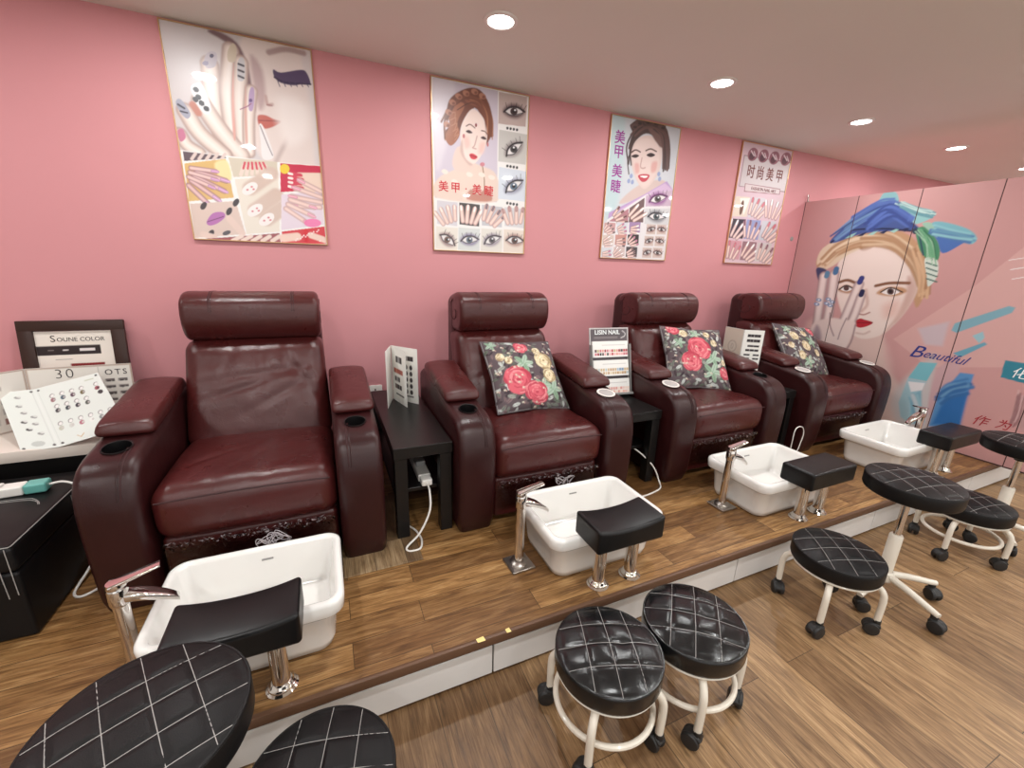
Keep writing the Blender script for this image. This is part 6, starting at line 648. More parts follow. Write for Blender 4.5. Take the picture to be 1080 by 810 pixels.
ART_MURAL=(1760,1780,[('p',(198,150,148),1,0,[-50,-50,1850,-50,1850,1850,-50,1850]),('p',(190,142,142),122,1,[-33,-2,416,-30,473,614,57,1010]),('p',(208,164,160),8,0,[891,1067,1242,655,1505,262,1714,1096,1140,1230]),('p',(188,144,146),96,1,[36,755,199,505,391,850,187,1154]),('p',(210,170,166),76,1,[274,983,797,1056,977,1435,1051,1754,380,1603,268,1237]),('p',(214,184,176),55,1,[555,1095,785,1002,897,1286,1051,1469,1143,1862,679,1768]),('p',(196,188,188),73,1,[989,1487,1112,1197,1169,1184,1246,1762,1092,1738]),('p',(186,146,112),18,1,[200,511,257,375,425,285,636,258,800,304,921,428,994,596,999,718,973,821,907,674,770,451,522,382,383,448,267,548]),('p',(226,208,200),17,1,[380,617,407,434,562,344,758,401,889,550,948,672,926,825,867,963,797,1056,685,1097,584,1046,458,843]),('p',(206,178,168),27,1,[889,550,948,672,927,830,867,963,816,1039,875,857,893,700]),('p',(216,196,172),18,1,[206,511,232,389,402,297,574,292,547,383,436,448,348,533,266,569]),('p',(158,116,82),19,1,[502,382,561,318,674,323,637,359,556,423]),('s',(176,136,102),11,1,[381,437,486,331,705,362,862,526],12),('s',(176,136,102),11,1,[409,423,531,332,742,388,886,555],12),('s',(176,136,102),11,1,[438,410,574,334,779,414,909,584],11),('s',(176,136,102),11,1,[466,397,617,336,814,439,932,613],12),('s',(232,216,188),12,1,[237,516,317,397,505,305],14),('s',(232,216,188),11,1,[269,505,352,381,529,306],14),('s',(232,216,188),11,1,[300,493,386,365,554,307],14),('s',(184,146,112),19,1,[511,344,705,349,878,487,978,658],10),('s',(206,178,148),17,1,[679,344,863,486,960,648],17),('s',(206,178,148),18,1,[512,347,690,360,857,491,957,659],16),('s',(172,134,102),20,1,[346,416,510,358,698,372,866,506,976,674],18),('s',(172,134,102),19,1,[349,375,511,323,705,329,875,460,973,630],12),('s',(184,146,112),17,1,[713,328,891,468,987,639],19),('s',(222,200,172),18,1,[539,346,726,356,899,487,992,655],18),('s',(206,178,148),21,1,[287,518,389,414,564,338,747,354,915,495],25),('s',(184,146,112),20,1,[358,398,534,340,711,349,893,489,990,661],12),('s',(206,178,148),17,1,[682,321,861,460,955,623],14),('s',(184,146,112),20,1,[285,493,378,384,540,321,720,327,895,458],18),('s',(184,146,112),20,1,[259,531,354,411,521,340,698,348,874,493],13),('s',(172,134,102),20,1,[317,365,495,295,681,313,853,451,951,612],11),('s',(172,134,102),16,1,[743,378,901,508,998,684],17),('s',(184,146,112),20,1,[270,505,359,390,528,335,731,340,884,478],19),('s',(184,146,112),18,1,[500,304,687,324,863,444,961,623],11),('s',(222,200,172),18,1,[519,373,717,387,882,517,988,686],19),('s',(206,178,148),20,1,[237,527,339,394,505,343,694,349,870,478],21),('s',(172,134,102),20,1,[337,432,482,380,689,380,869,509,964,680],15),('s',(206,178,148),21,1,[281,540,376,442,540,361,734,382,900,502],21),('s',(184,146,112),19,1,[505,336,695,343,862,474,958,641],16),('s',(206,178,148),20,1,[262,528,367,413,530,338,729,366,885,485],15),('s',(172,134,102),20,1,[280,528,380,418,539,348,734,360,898,495],16),('s',(184,146,112),17,1,[692,322,871,456,966,626],17),('s',(206,178,148),20,1,[245,519,352,388,520,334,706,334,875,474],21),('s',(172,134,102),20,1,[260,516,361,394,525,332,719,346,878,473],20),('s',(184,146,112),20,1,[324,373,486,304,681,318,853,457,957,614],11),('s',(222,200,172),19,1,[360,353,512,291,704,309,874,441,976,612],21),('s',(222,200,172),18,1,[527,348,707,353,881,482,980,653],21),('s',(172,134,102),20,1,[342,456,509,385,715,407,879,529,976,698],18),('s',(172,134,102),16,1,[695,318,852,451,965,626],12),('s',(172,134,102),20,1,[272,477,379,372,529,294,726,319,892,452],13),('s',(222,200,172),20,1,[292,515,387,405,548,339,742,364,908,490],20),('s',(172,134,102),21,1,[222,538,327,427,499,357,680,362,847,495],19),('s',(206,178,148),18,1,[544,369,722,377,899,514,993,676],11),('s',(222,200,172),20,1,[245,503,342,383,514,314,711,344,868,477],15),('s',(206,178,148),20,1,[328,408,492,340,687,367,864,492,954,662],24),('s',(172,134,102),20,1,[287,499,390,403,554,324,746,349,908,470],16),('s',(172,134,102),20,1,[390,408,564,343,738,364,919,492,1005,651],11),('s',(222,200,172),17,1,[729,317,902,446,997,617],10),('s',(222,200,172),18,1,[504,326,690,348,864,480,971,648],13),('s',(222,200,172),18,1,[527,329,712,344,891,483,974,650],13),('s',(206,178,148),17,1,[715,316,884,455,984,617],22),('s',(206,178,148),17,1,[720,380,884,506,985,680],13),('s',(206,178,148),20,1,[236,483,341,346,507,298,714,320,885,457],17),('s',(172,134,102),17,1,[705,335,873,477,966,639],18),('s',(184,146,112),19,1,[363,424,526,354,707,366,882,503,985,669],18),('s',(206,178,148),17,1,[691,352,862,487,968,659],15),('s',(222,200,172),18,1,[520,343,709,367,875,497,981,665],10),('s',(172,134,102),20,1,[308,427,476,354,676,372,844,498,953,665],24),('s',(222,200,172),21,1,[253,500,350,380,523,320,707,342,883,474],17),('s',(172,134,102),17,1,[729,384,899,510,994,677],13),('s',(222,200,172),20,1,[246,478,354,378,511,304,706,314,879,464],18),('s',(206,178,148),18,1,[531,373,725,381,889,510,986,665],17),('s',(172,134,102),21,1,[240,478,333,369,502,288,709,321,871,452],21),('s',(172,134,102),18,1,[511,334,691,349,861,468,965,643],20),('s',(206,178,148),17,1,[722,358,891,493,996,651],11),('s',(206,178,148),19,1,[344,417,504,343,710,367,870,490,962,660],11),('s',(172,134,102),18,1,[505,321,697,338,864,469,965,641],22),('s',(172,134,102),18,1,[528,320,715,339,876,456,976,628],10),('s',(164,124,92),14,1,[896,420,963,574,985,710],15),('s',(164,124,92),14,1,[873,442,948,586,979,739],14),('s',(190,150,116),14,1,[856,402,935,553,966,696],8),('s',(164,124,92),14,1,[919,434,993,577,1024,719],14),('s',(206,170,136),13,1,[875,426,947,569,974,712],14),('s',(190,150,116),14,1,[900,437,981,583,998,725],10),('s',(190,150,116),13,1,[885,425,955,560,986,724],10),('s',(190,150,116),14,1,[871,416,942,574,971,716],9),('s',(164,124,92),13,1,[896,416,965,558,987,703],17),('s',(164,124,92),13,1,[881,442,955,580,988,731],16),('s',(164,124,92),13,1,[903,451,972,593,1000,737],17),('s',(206,170,136),14,1,[862,426,935,588,971,736],17),('s',(190,150,116),13,1,[874,421,949,565,968,714],9),('s',(206,170,136),14,1,[878,425,950,577,981,721],13),('s',(190,150,116),13,1,[907,407,981,558,1008,689],13),('s',(190,150,116),14,1,[885,417,960,562,990,710],11),('s',(164,124,92),13,1,[868,409,951,567,983,708],14),('s',(206,170,136),14,1,[919,453,984,605,1017,746],17),('s',(206,170,136),14,1,[884,388,963,550,987,691],18),('s',(206,170,136),14,1,[891,473,963,602,991,753],13),('s',(206,170,136),14,1,[895,436,964,584,993,723],16),('s',(206,170,136),14,1,[908,437,977,570,1012,722],17),('s',(190,150,116),13,1,[899,414,965,553,993,698],11),('s',(164,124,92),13,1,[901,394,976,541,995,681],17),('p',(230,212,204),55,1,[403,631,442,476,580,402,747,446,868,576,916,674,891,829,831,955,769,1038,679,1069,598,1030,485,841]),('p',(200,168,158),33,1,[873,600,932,673,918,826,873,941,875,857,890,726]),('p',(222,188,178),83,1,[768,828,858,780,871,883,800,918]),('p',(60,62,96),15,1,[215,579,232,549,302,576,264,666]),('p',(66,86,142),11,1,[276,334,360,227,468,143,589,54,697,90,824,233,877,284,708,279,501,289,321,349]),('p',(110,150,170),16,1,[380,202,489,127,595,79,560,125,438,232,369,269]),('s',(24,30,60),11,1,[285,348,394,262,636,258,816,285],12),('p',(32,40,74),9,0,[302,329,344,297,387,278,359,315]),('p',(150,196,190),9,0,[386,318,426,290,463,276,436,310]),('p',(32,40,74),8,0,[466,308,505,284,537,275,510,305]),('p',(150,196,190),8,0,[542,299,580,277,608,274,581,301]),('p',(32,40,74),8,0,[616,289,653,271,676,272,650,296]),('p',(150,196,190),7,0,[686,281,722,265,741,271,716,292]),('p',(32,40,74),7,0,[754,272,789,259,804,270,779,288]),('p',(66,90,152),14,1,[489,183,542,99,659,69,771,181,692,211,589,255]),('s',(44,60,120),13,1,[532,213,633,145,750,179],12),('p',(130,176,180),8,1,[561,83,587,-3,662,6,694,78,630,56]),('p',(206,222,216),5,0,[565,68,687,77,701,98,565,88]),('p',(140,190,190),9,1,[694,78,764,109,904,151,924,194,855,235,811,220]),('s',(90,140,150),10,1,[746,119,831,174,898,164],9),('p',(72,110,176),9,1,[914,274,935,241,1050,294,1155,332,1109,390,1030,442,982,359]),('p',(120,178,190),11,1,[925,240,980,233,1119,286,1180,344,1160,387,1061,339,978,301]),('s',(70,120,150),9,1,[949,260,1053,305,1154,361],8),('p',(70,136,100),7,1,[846,282,891,261,982,359,1018,453,999,512,914,440,869,355]),('p',(150,190,170),7,1,[870,236,925,240,977,336,904,274]),('p',(206,216,206),7,1,[942,476,1013,488,1038,595,1007,669,981,597]),('s',(70,110,100),5,1,[957,505,1021,528],9),('s',(70,110,100),5,1,[965,541,1029,564],9),('s',(70,110,100),5,1,[974,577,1038,599],9),('s',(70,110,100),4,1,[983,614,1046,635],9),('p',(44,60,80),4,1,[860,288,859,300,852,308,840,307,829,299,822,286,823,273,830,265,842,266,853,275]),('s',(40,60,90),9,1,[804,232,858,287,927,452],9),('s',(80,106,170),17,1,[308,318,415,211,578,109],17),('s',(52,70,130),16,1,[429,217,581,131,689,122],20),('s',(80,106,170),16,1,[408,184,549,93,655,69],18),('s',(52,70,130),16,1,[429,193,585,100,685,93],15),('s',(52,70,130),16,1,[453,181,595,89,704,85],17),('s',(80,106,170),17,1,[329,324,445,217,593,118],19),('s',(110,146,186),17,1,[299,275,425,155,566,65],18),('s',(80,106,170),17,1,[333,327,459,218,600,120],13),('s',(110,146,186),17,1,[312,319,424,208,580,116],10),('s',(110,146,186),16,1,[320,327,451,219,592,128],17),('s',(52,70,130),17,1,[272,295,399,199,551,92],13),('s',(80,106,170),16,1,[405,159,550,75,668,68],20),('s',(110,146,186),16,1,[426,195,576,115,683,92],11),('s',(80,106,170),16,1,[405,153,563,55,660,50],15),('s',(80,106,170),16,1,[424,176,565,88,686,76],17),('s',(80,106,170),16,1,[451,215,592,134,696,117],10),('s',(84,110,180),18,1,[559,208,671,116,809,193],21),('s',(84,110,180),18,1,[514,187,624,97,765,178],18),('s',(54,74,138),18,1,[547,210,668,130,795,208],18),('s',(54,74,138),18,1,[528,212,642,130,788,213],20),('s',(84,110,180),18,1,[547,207,654,111,803,214],15),('s',(84,110,180),18,1,[533,252,648,162,790,247],23),('s',(54,74,138),18,1,[550,209,675,121,801,206],17),('s',(84,110,180),18,1,[557,206,665,114,806,206],19),('s',(54,74,138),18,1,[525,184,640,86,776,173],16),('s',(54,74,138),18,1,[512,211,630,118,772,199],13),('s',(84,110,180),18,1,[537,190,651,103,795,189],13),('s',(54,74,138),18,1,[557,263,681,171,823,260],20),('s',(84,110,180),18,1,[534,221,641,127,784,209],12),('s',(54,74,138),18,1,[506,217,623,122,768,209],18),('s',(140,194,202),13,1,[950,283,1070,310,1151,336],11),('s',(76,116,166),13,1,[929,282,1045,318,1131,344],14),('s',(76,116,166),13,1,[946,312,1075,349,1153,367],12),('s',(100,152,178),13,1,[941,296,1054,316,1142,344],15),('s',(140,194,202),13,1,[947,279,1060,306,1148,340],12),('s',(140,194,202),13,1,[938,253,1055,295,1142,320],12),('s',(140,194,202),13,1,[972,291,1094,320,1179,353],8),('s',(76,116,166),13,1,[928,289,1047,323,1132,348],13),('s',(76,116,166),13,1,[963,283,1078,316,1161,338],12),('s',(100,152,178),13,1,[961,312,1074,326,1155,350],13),('s',(100,152,178),13,1,[940,287,1056,312,1142,341],17),('s',(100,152,178),13,1,[975,312,1087,341,1176,364],12),('s',(100,152,178),13,1,[940,306,1058,344,1146,368],17),('s',(76,116,166),14,1,[928,303,1044,327,1129,356],14),('s',(76,116,166),13,1,[947,313,1071,353,1154,376],16),('s',(140,194,202),13,1,[948,312,1070,341,1156,357],15),('s',(160,200,170),7,1,[883,296,956,367,1003,489],9),('s',(44,104,76),7,1,[871,294,945,366,985,488],7),('s',(160,200,170),7,1,[886,331,948,403,994,519],6),('s',(110,170,130),8,1,[871,276,935,348,985,466],8),('s',(110,170,130),7,1,[867,292,940,370,975,479],5),('s',(44,104,76),7,1,[853,269,924,338,973,452],6),('s',(110,170,130),7,1,[855,280,934,364,979,468],7),('s',(160,200,170),7,1,[843,289,924,374,957,486],6),('s',(160,200,170),7,1,[856,280,917,356,967,480],5),('s',(44,104,76),7,1,[892,286,959,362,1004,480],7),('s',(110,170,130),7,1,[854,267,917,331,967,458],6),('s',(110,170,130),7,1,[899,327,964,400,1014,520],6),('s',(190,216,210),7,1,[726,79,845,147,930,180],9),('s',(100,150,160),7,1,[725,100,847,159,932,189],5),('s',(190,216,210),7,1,[675,83,798,148,876,169],7),('s',(190,216,210),7,1,[705,90,821,147,903,173],7),('s',(100,150,160),7,1,[722,105,836,162,924,189],5),('s',(100,150,160),7,1,[699,88,823,135,901,167],9),('s',(100,150,160),7,1,[719,106,832,164,919,196],7),('s',(190,216,210),7,1,[707,90,824,144,907,179],4),('s',(100,150,160),7,1,[722,80,839,134,927,171],8),('s',(100,150,160),7,1,[713,114,827,172,918,203],10),('s',(190,216,210),8,1,[708,75,825,135,907,161],7),('s',(100,150,160),8,1,[692,92,814,158,900,185],5),('s',(126,84,60),12,1,[419,667,481,647,558,672],22),('s',(126,84,60),11,1,[687,681,773,656,891,650],22),('p',(190,146,112),20,1,[705,739,758,688,856,682,891,713,818,752]),('p',(180,136,110),22,1,[425,730,476,684,553,716,505,753]),('p',(232,226,224),6,1,[735,726,786,691,850,718,798,743]),('p',(86,62,60),5,1,[814,716,813,730,804,739,790,740,777,732,770,719,771,705,780,696,794,695,807,702]),('p',(24,18,22),5,1,[803,716,803,724,798,729,792,730,785,725,781,718,781,710,786,705,793,705,799,709]),('s',(54,36,34),5,1,[730,727,786,689,867,717],9),('p',(232,226,224),6,1,[438,718,481,693,532,712,491,737]),('p',(86,62,60),5,1,[506,711,504,723,496,730,483,731,471,725,464,713,465,702,474,694,487,693,499,700]),('s',(54,36,34),6,1,[434,724,480,690,543,714],11),('s',(206,176,166),21,1,[628,717,662,824,636,882],21),('s',(170,124,116),11,1,[622,906,657,908,692,887],11),('p',(176,40,52),6,1,[600,977,635,942,671,946,732,960,706,991,656,1013,618,1004]),('s',(110,18,30),6,1,[603,980,669,971,728,963],6),('s',(206,180,172),16,1,[638,1058,689,1059,725,1033],15),('s',(150,122,126),20,1,[289,621,306,857,331,1131],77),('s',(226,206,200),32,1,[289,621,306,857,331,1131],52),('s',(230,214,210),25,1,[289,621,306,857,331,1131],20),('s',(150,122,126),20,1,[369,603,391,850,400,1151],79),('s',(226,206,200),34,1,[369,603,391,850,400,1151],54),('s',(230,214,210),27,1,[369,603,391,850,400,1151],20),('s',(150,122,126),18,1,[570,679,536,893,496,1134],71),('s',(226,206,200),29,1,[570,679,536,893,496,1134],48),('s',(230,214,210),23,1,[570,679,536,893,496,1134],18),('s',(150,122,126),18,1,[605,768,587,945,529,1159],64),('s',(226,206,200),26,1,[605,768,587,945,529,1159],43),('s',(230,214,210),21,1,[605,768,587,945,529,1159],16),('p',(226,206,200),24,1,[282,1045,417,966,526,967,612,976,611,1086,561,1243,412,1336,327,1290]),('s',(150,122,126),12,1,[407,922,429,1024,476,1107],9),('s',(150,122,126),11,1,[539,951,520,1056,515,1131],8),('s',(150,122,126),16,1,[617,998,614,1144,568,1272],11),('p',(170,150,156),37,1,[313,1229,317,1040,380,1123,411,1400]),('s',(90,130,160),9,1,[311,620,312,596],40),('s',(70,110,150),9,1,[374,589,376,560],42),('s',(50,58,124),8,1,[571,660,578,627],39),('s',(34,38,76),8,1,[603,757,606,730],36),('p',(130,146,176),9,1,[316,825,312,833,301,837,286,836,274,829,269,820,273,812,285,808,299,809,311,815]),('p',(226,230,240),6,1,[301,822,300,825,297,828,291,828,286,826,284,823,285,819,289,817,294,816,299,818]),('p',(130,146,176),8,1,[307,862,303,870,291,874,276,873,264,867,259,857,263,849,275,845,290,846,302,852]),('p',(226,230,240),6,1,[292,859,291,862,287,865,282,865,277,864,274,860,275,857,279,854,285,854,289,855]),('p',(130,146,176),9,1,[390,812,387,820,376,825,361,823,350,817,345,808,349,800,360,796,374,797,386,803]),('p',(226,230,240),6,1,[376,809,375,813,372,815,366,816,362,814,359,811,360,807,364,805,369,804,374,806]),('p',(130,146,176),9,1,[416,863,412,871,401,875,387,874,375,868,371,859,374,851,385,847,399,848,411,854]),('p',(226,230,240),6,1,[401,860,401,864,397,866,392,867,387,865,385,862,386,858,389,856,395,855,399,857]),('p',(130,146,176),9,1,[384,848,381,856,369,861,355,860,343,853,339,844,343,836,354,832,368,833,380,839]),('p',(226,230,240),6,1,[370,845,369,849,365,852,360,852,356,850,353,847,354,843,358,841,363,840,368,842]),('p',(130,146,176),8,1,[426,833,422,841,411,845,397,844,385,837,381,829,385,820,396,816,409,818,421,824]),('p',(226,230,240),6,1,[411,830,411,833,407,836,402,836,397,835,395,831,396,828,399,825,405,825,409,827]),('p',(124,168,182),8,0,[1199,954,1205,904,1430,764,1459,772,1452,805,1229,966]),('p',(150,190,200),6,0,[1310,973,1353,938,1370,975,1355,1017]),('p',(104,160,180),7,0,[1244,1105,1377,1004,1393,1017,1286,1127]),('p',(198,180,186),32,0,[1018,968,1176,896,1180,1068,1083,1073]),('p',(120,184,196),7,0,[1084,1203,1180,1190,1154,1331,1045,1333]),('p',(160,190,200),14,0,[1045,1333,1155,1336,1130,1445,1210,1651,1130,1667,1067,1633,1032,1531]),('p',(128,172,190),19,0,[1091,1457,1141,1402,1194,1629,1129,1639]),('p',(196,160,164),22,1,[1196,1217,1299,1180,1278,1401,1241,1572,1199,1478]),('p',(88,140,190),13,0,[1266,1353,1310,1227,1379,1222,1383,1420,1395,1595,1239,1648,1236,1466]),('p',(44,104,168),30,0,[1275,1428,1382,1340,1396,1584,1254,1626]),('s',(52,102,158),19,1,[1263,1380,1309,1329,1378,1293],25),('s',(104,150,188),20,1,[1271,1396,1309,1349,1373,1312],14),('s',(52,102,158),21,1,[1236,1447,1275,1395,1350,1341],19),('s',(66,118,172),20,1,[1244,1367,1274,1316,1354,1262],16),('s',(52,102,158),19,1,[1280,1413,1309,1364,1392,1313],17),('s',(66,118,172),19,1,[1276,1396,1319,1348,1393,1305],17),('s',(52,102,158),20,1,[1234,1428,1288,1374,1357,1331],25),('s',(66,118,172),20,1,[1258,1408,1295,1350,1361,1309],16),('s',(104,150,188),20,1,[1249,1379,1286,1323,1363,1297],21),('s',(104,150,188),20,1,[1258,1412,1301,1345,1367,1308],16),('s',(52,102,158),20,1,[1238,1402,1283,1344,1354,1295],20),('s',(52,102,158),20,1,[1268,1464,1311,1402,1381,1358],21),('s',(118,162,182),19,1,[1094,1475,1143,1570,1174,1658],21),('s',(118,162,182),19,1,[1102,1446,1154,1544,1183,1640],16),('s',(150,188,200),18,1,[1105,1443,1145,1534,1165,1635],11),('s',(150,188,200),19,1,[1103,1427,1155,1526,1180,1604],12),('s',(150,188,200),19,1,[1087,1458,1143,1556,1171,1639],14),('s',(190,200,206),18,1,[1107,1455,1148,1561,1181,1652],14),('s',(150,188,200),18,1,[1126,1445,1173,1543,1204,1622],14),('s',(118,162,182),19,1,[1103,1453,1137,1563,1172,1638],25),('s',(190,200,206),19,1,[1100,1453,1148,1539,1184,1633],23),('s',(190,200,206),19,1,[1108,1464,1147,1544,1184,1637],14),('p',(226,222,224),9,0,[1051,1359,1148,1346,1144,1401,1085,1431]),('s',(232,224,224),4,1,[1362,487,1500,457],5),('s',(232,224,224),4,1,[1382,544,1513,511],6),('s',(232,224,224),4,1,[1402,601,1527,566],5),('p',(52,128,148),2,0,[1494,1101,1755,1103,1792,1247,1501,1211]),('p',(186,148,148),18,0,[1613,1324,1716,1160,1824,1592,1623,1497]),('s',(150,110,112),7,1,[1607,1313,1622,1438,1630,1506],7),('s',(206,170,170),7,1,[1596,1272,1610,1391,1609,1454],7),('s',(206,170,170),8,1,[1604,1308,1618,1420,1621,1494],7),('s',(150,110,112),8,1,[1601,1310,1611,1425,1611,1491],8),('s',(150,110,112),7,1,[1601,1299,1616,1411,1614,1485],7),('s',(150,110,112),8,1,[1624,1312,1638,1423,1634,1497],8),('s',(206,170,170),7,1,[1621,1300,1630,1409,1626,1473],8),('s',(150,110,112),7,1,[1628,1299,1638,1419,1643,1486],6),('s',(150,110,112),7,1,[1608,1289,1622,1402,1620,1468],8),('s',(150,110,112),8,1,[1607,1309,1622,1421,1618,1503],7)])

# ================================================================== the room
FX0, FX1, FY0 = -3.2, 6.6, -5.0
RISER_Y, NOSE_Y = -1.600, -1.618


def slab(x0, x1, y0, y1, z0, z1):
    return box(x0, x1, y0, y1, z0, z1)


struct('floor', slab(FX0, FX1, FY0, 0.0, -0.06, 0.0), M['floor'])
struct('wall_back', slab(FX0, FX1, 0.0, 0.12, -0.06, CEIL + 0.06), M['wall'])
struct('wall_left', slab(FX0 - 0.1, FX0, FY0, 0.0, -0.06, CEIL + 0.06), M['plain_wall'])
struct('wall_far_right', slab(FX1, FX1 + 0.1, FY0, 0.0, -0.06, CEIL + 0.06), M['plain_wall'])
# assumed shop front behind the camera, unseen: wide opening added for soft front fill
struct('wall_front', join(slab(FX0, -2.4, FY0 - 0.1, FY0, -0.06, CEIL + 0.06), slab(5.6, FX1, FY0 - 0.1, FY0, -0.06, CEIL + 0.06), slab(-2.4, 5.6, FY0 - 0.1, FY0, -0.06, 0.12), slab(-2.4, 5.6, FY0 - 0.1, FY0, 2.2, CEIL + 0.06)), M['plain_wall'])
fr0 = None
for x in (-2.4, -0.4, 1.6, 3.6, 5.6):
    q = box(x - 0.03, x + 0.03, FY0 - 0.08, FY0 - 0.02, 0.12, 2.2, 0.004, 1)
    fr0 = q if fr0 is None else join(fr0, q)
struct('assumed_window_1', fr0, M['steel'])
pl = bpy.data.lights.new('shop_front_portal', 'AREA')
pl.shape = 'RECTANGLE'
pl.size, pl.size_y = 8.0, 2.08
pl.cycles.is_portal = True
po = bpy.data.objects.new('shop_front_portal', pl)
C.objects.link(po)
po.location = (1.6, FY0 - 0.09, 1.16)
po.rotation_euler = (PI / 2, 0, 0)
struct('ceiling', slab(FX0, FX1, FY0, 0.0, CEIL, CEIL + 0.06), M['ceiling'])
struct('raised_platform', slab(FX0, 4.6, -1.603, -0.001, PLAT - 0.03, PLAT), M['platform'])
struct('trim_1', box(FX0, 4.6, NOSE_Y, -1.6025, PLAT - 0.032, PLAT + 0.001, 0.003, 2), M['nosing'])
# riser boards with a gap between them, and a dark strip behind painting the shade of the recess
bm = None
xs = [FX0, -1.75, 0.2, 1.36, 2.42, 3.5, 4.6]
for a, b in zip(xs, xs[1:]):
    q = box(a + 0.003, b - 0.003, RISER_Y, RISER_Y + 0.012, 0.012, 0.128, 0.0015, 1)
    bm = q if bm is None else join(bm, q)
struct('baseboard_front', bm, M['riser'])
struct('recess_shade', slab(FX0, 4.6, -1.585, -1.57, 0.0, PLAT - 0.031), M['gap_shade'])

# ------------------------------------------------------------------ ceiling lamps
LIGHT_X = [-2.045, -0.745, 0.555, 1.853, 3.139, 4.400, 5.700]


def lamp_spot(x, y, power):
    L = bpy.data.lights.new('downlight_beam', 'AREA')
    L.shape = 'DISK'
    L.size = 0.105
    L.energy = power
    L.color = (0.985, 1.0, 0.99)
    o = bpy.data.objects.new('downlight_beam', L)
    C.objects.link(o)
    o.location = (x, y, CEIL - 0.010)
    return o


LAMP_WORDS = {1: 'ceiling downlight above the nearest recliner, seen only as a reflection in the hand poster',
              2: 'brightest round recessed ceiling downlight, nearest the large hand poster',
              3: 'round recessed ceiling downlight, second from the hand poster',
              4: 'round recessed ceiling downlight above the gap between third and fourth recliners',
              5: 'recessed ceiling downlight over the pink mural partition',
              6: 'farthest recessed ceiling downlight, cut by the edge behind the mural'}
ring = lathe([(0.053, -0.001), (0.056, -0.006), (0.066, -0.007), (0.073, -0.004), (0.074, 0.0)], 32)
disc = lathe([(0.0, -0.003), (0.055, -0.003), (0.055, 0.0)], 32)
first = None
for i, x in enumerate(LIGHT_X):
    lamp_spot(x, -0.655, 9)
    if i not in LAMP_WORDS:
        continue
    if first is None:
        first = thing('ceiling_downlight', LAMP_WORDS[i], 'ceiling light', (x, -0.655, CEIL), 0, 'ceiling downlights')
        obj('lamp_ring', ring, M['white_plastic'], first)
        obj('lamp_diffuser', disc, M['glow'], first)
    else:
        dup(first, (x, -0.655, CEIL), 0, LAMP_WORDS[i])
for y in (-2.35, -3.9):
    for x in LIGHT_X:
        lamp_spot(x, y, 11)

# ------------------------------------------------------------------ pink partition with the mural print
XM = 3.73
ZM = 1.962
part_ = struct('wall_right', slab(XM + 0.002, XM + 0.05, -1.76, -0.0005, PLAT + 0.001, ZM), M['wall'])
flat_print('mural_print', ART_MURAL[2], 1.76, ZM - PLAT - 0.001, 350, 350, (XM, -0.0, ZM), (0, -1, 0), (0, 0, -1), M['matte_print'], part_)
bm = None
for y in (-0.003, -0.419, -0.823, -1.235, -1.648):
    q = box(XM - 0.0012, XM + 0.003, y - 0.0022, y + 0.0022, PLAT + 0.001, ZM)
    bm = q if bm is None else join(bm, q)
obj('panel_seam', bm, M['seam'], part_)
obj('bottom_strip', box(XM - 0.004, XM + 0.004, -1.76, 0, PLAT, PLAT + 0.008), M['seam'], part_)


def wallM(x, u, z, rot=0.0):
    """matrix for lettering on the mural: right = -y, up = z, facing -x"""
    return Matrix.Translation((x, -u, z)) @ Matrix(((0, 0, -1, 0), (-1, 0, 0, 0), (0, 1, 0, 0), (0, 0, 0, 1))) @ Matrix.Rotation(rot, 4, 'Z')


lettering('mural_lettering', 'B', 0.125, M['blue_ink'], part_, wallM(XM - 0.001, 1.045, ZM - 1.135, -0.02), 0.35, 'CENTER', width=1.1)
lettering('mural_lettering', 'eautiful', 0.082, M['blue_ink'], part_, wallM(XM - 0.001, 1.085, ZM - 1.138, -0.04), 0.45, 'LEFT', width=1.02, spacing=0.97)
lettering('mural_lettering', '化', 0.075, M['white_ink'], part_, wallM(XM - 0.001, 1.575, ZM - 1.172, -0.05), 0.15)
lettering('mural_lettering', '作', 0.075, M['dark_red_ink'], part_, wallM(XM - 0.001, 1.478, ZM - 1.52, 0.0), 0.3)
lettering('mural_lettering', '为', 0.070, M['dark_red_ink'], part_, wallM(XM - 0.001, 1.585, ZM - 1.512, 0.0), 0.25)
hk = obj('hook', join(box(XM - 0.003, XM + 0.04, -0.02, -0.008, ZM, ZM + 0.006, 0.001, 1), tube(smooth_line([(XM + 0.005, -0.014, ZM + 0.005), (XM + 0.003, -0.014, ZM + 0.04), (XM - 0.012, -0.02, ZM + 0.055), (XM - 0.016, -0.022, ZM + 0.038)], 5), 0.004, 8)), M['steel'])
tag(hk, 'small grey metal hook on the top corner of the mural partition', 'hook')
sc = obj('screw_cap', xform(lathe([(0, 0.009), (0.006, 0.009), (0.010, 0.005), (0.017, 0.004), (0.02, 0.0)], 20), Matrix.Translation((3.642, 0.0, 1.651)) @ Matrix.Rotation(PI / 2, 4, 'X')), M['grey_plastic'])
tag(sc, 'little round grey cap on the pink wall beside the mural partition', 'wall fitting')

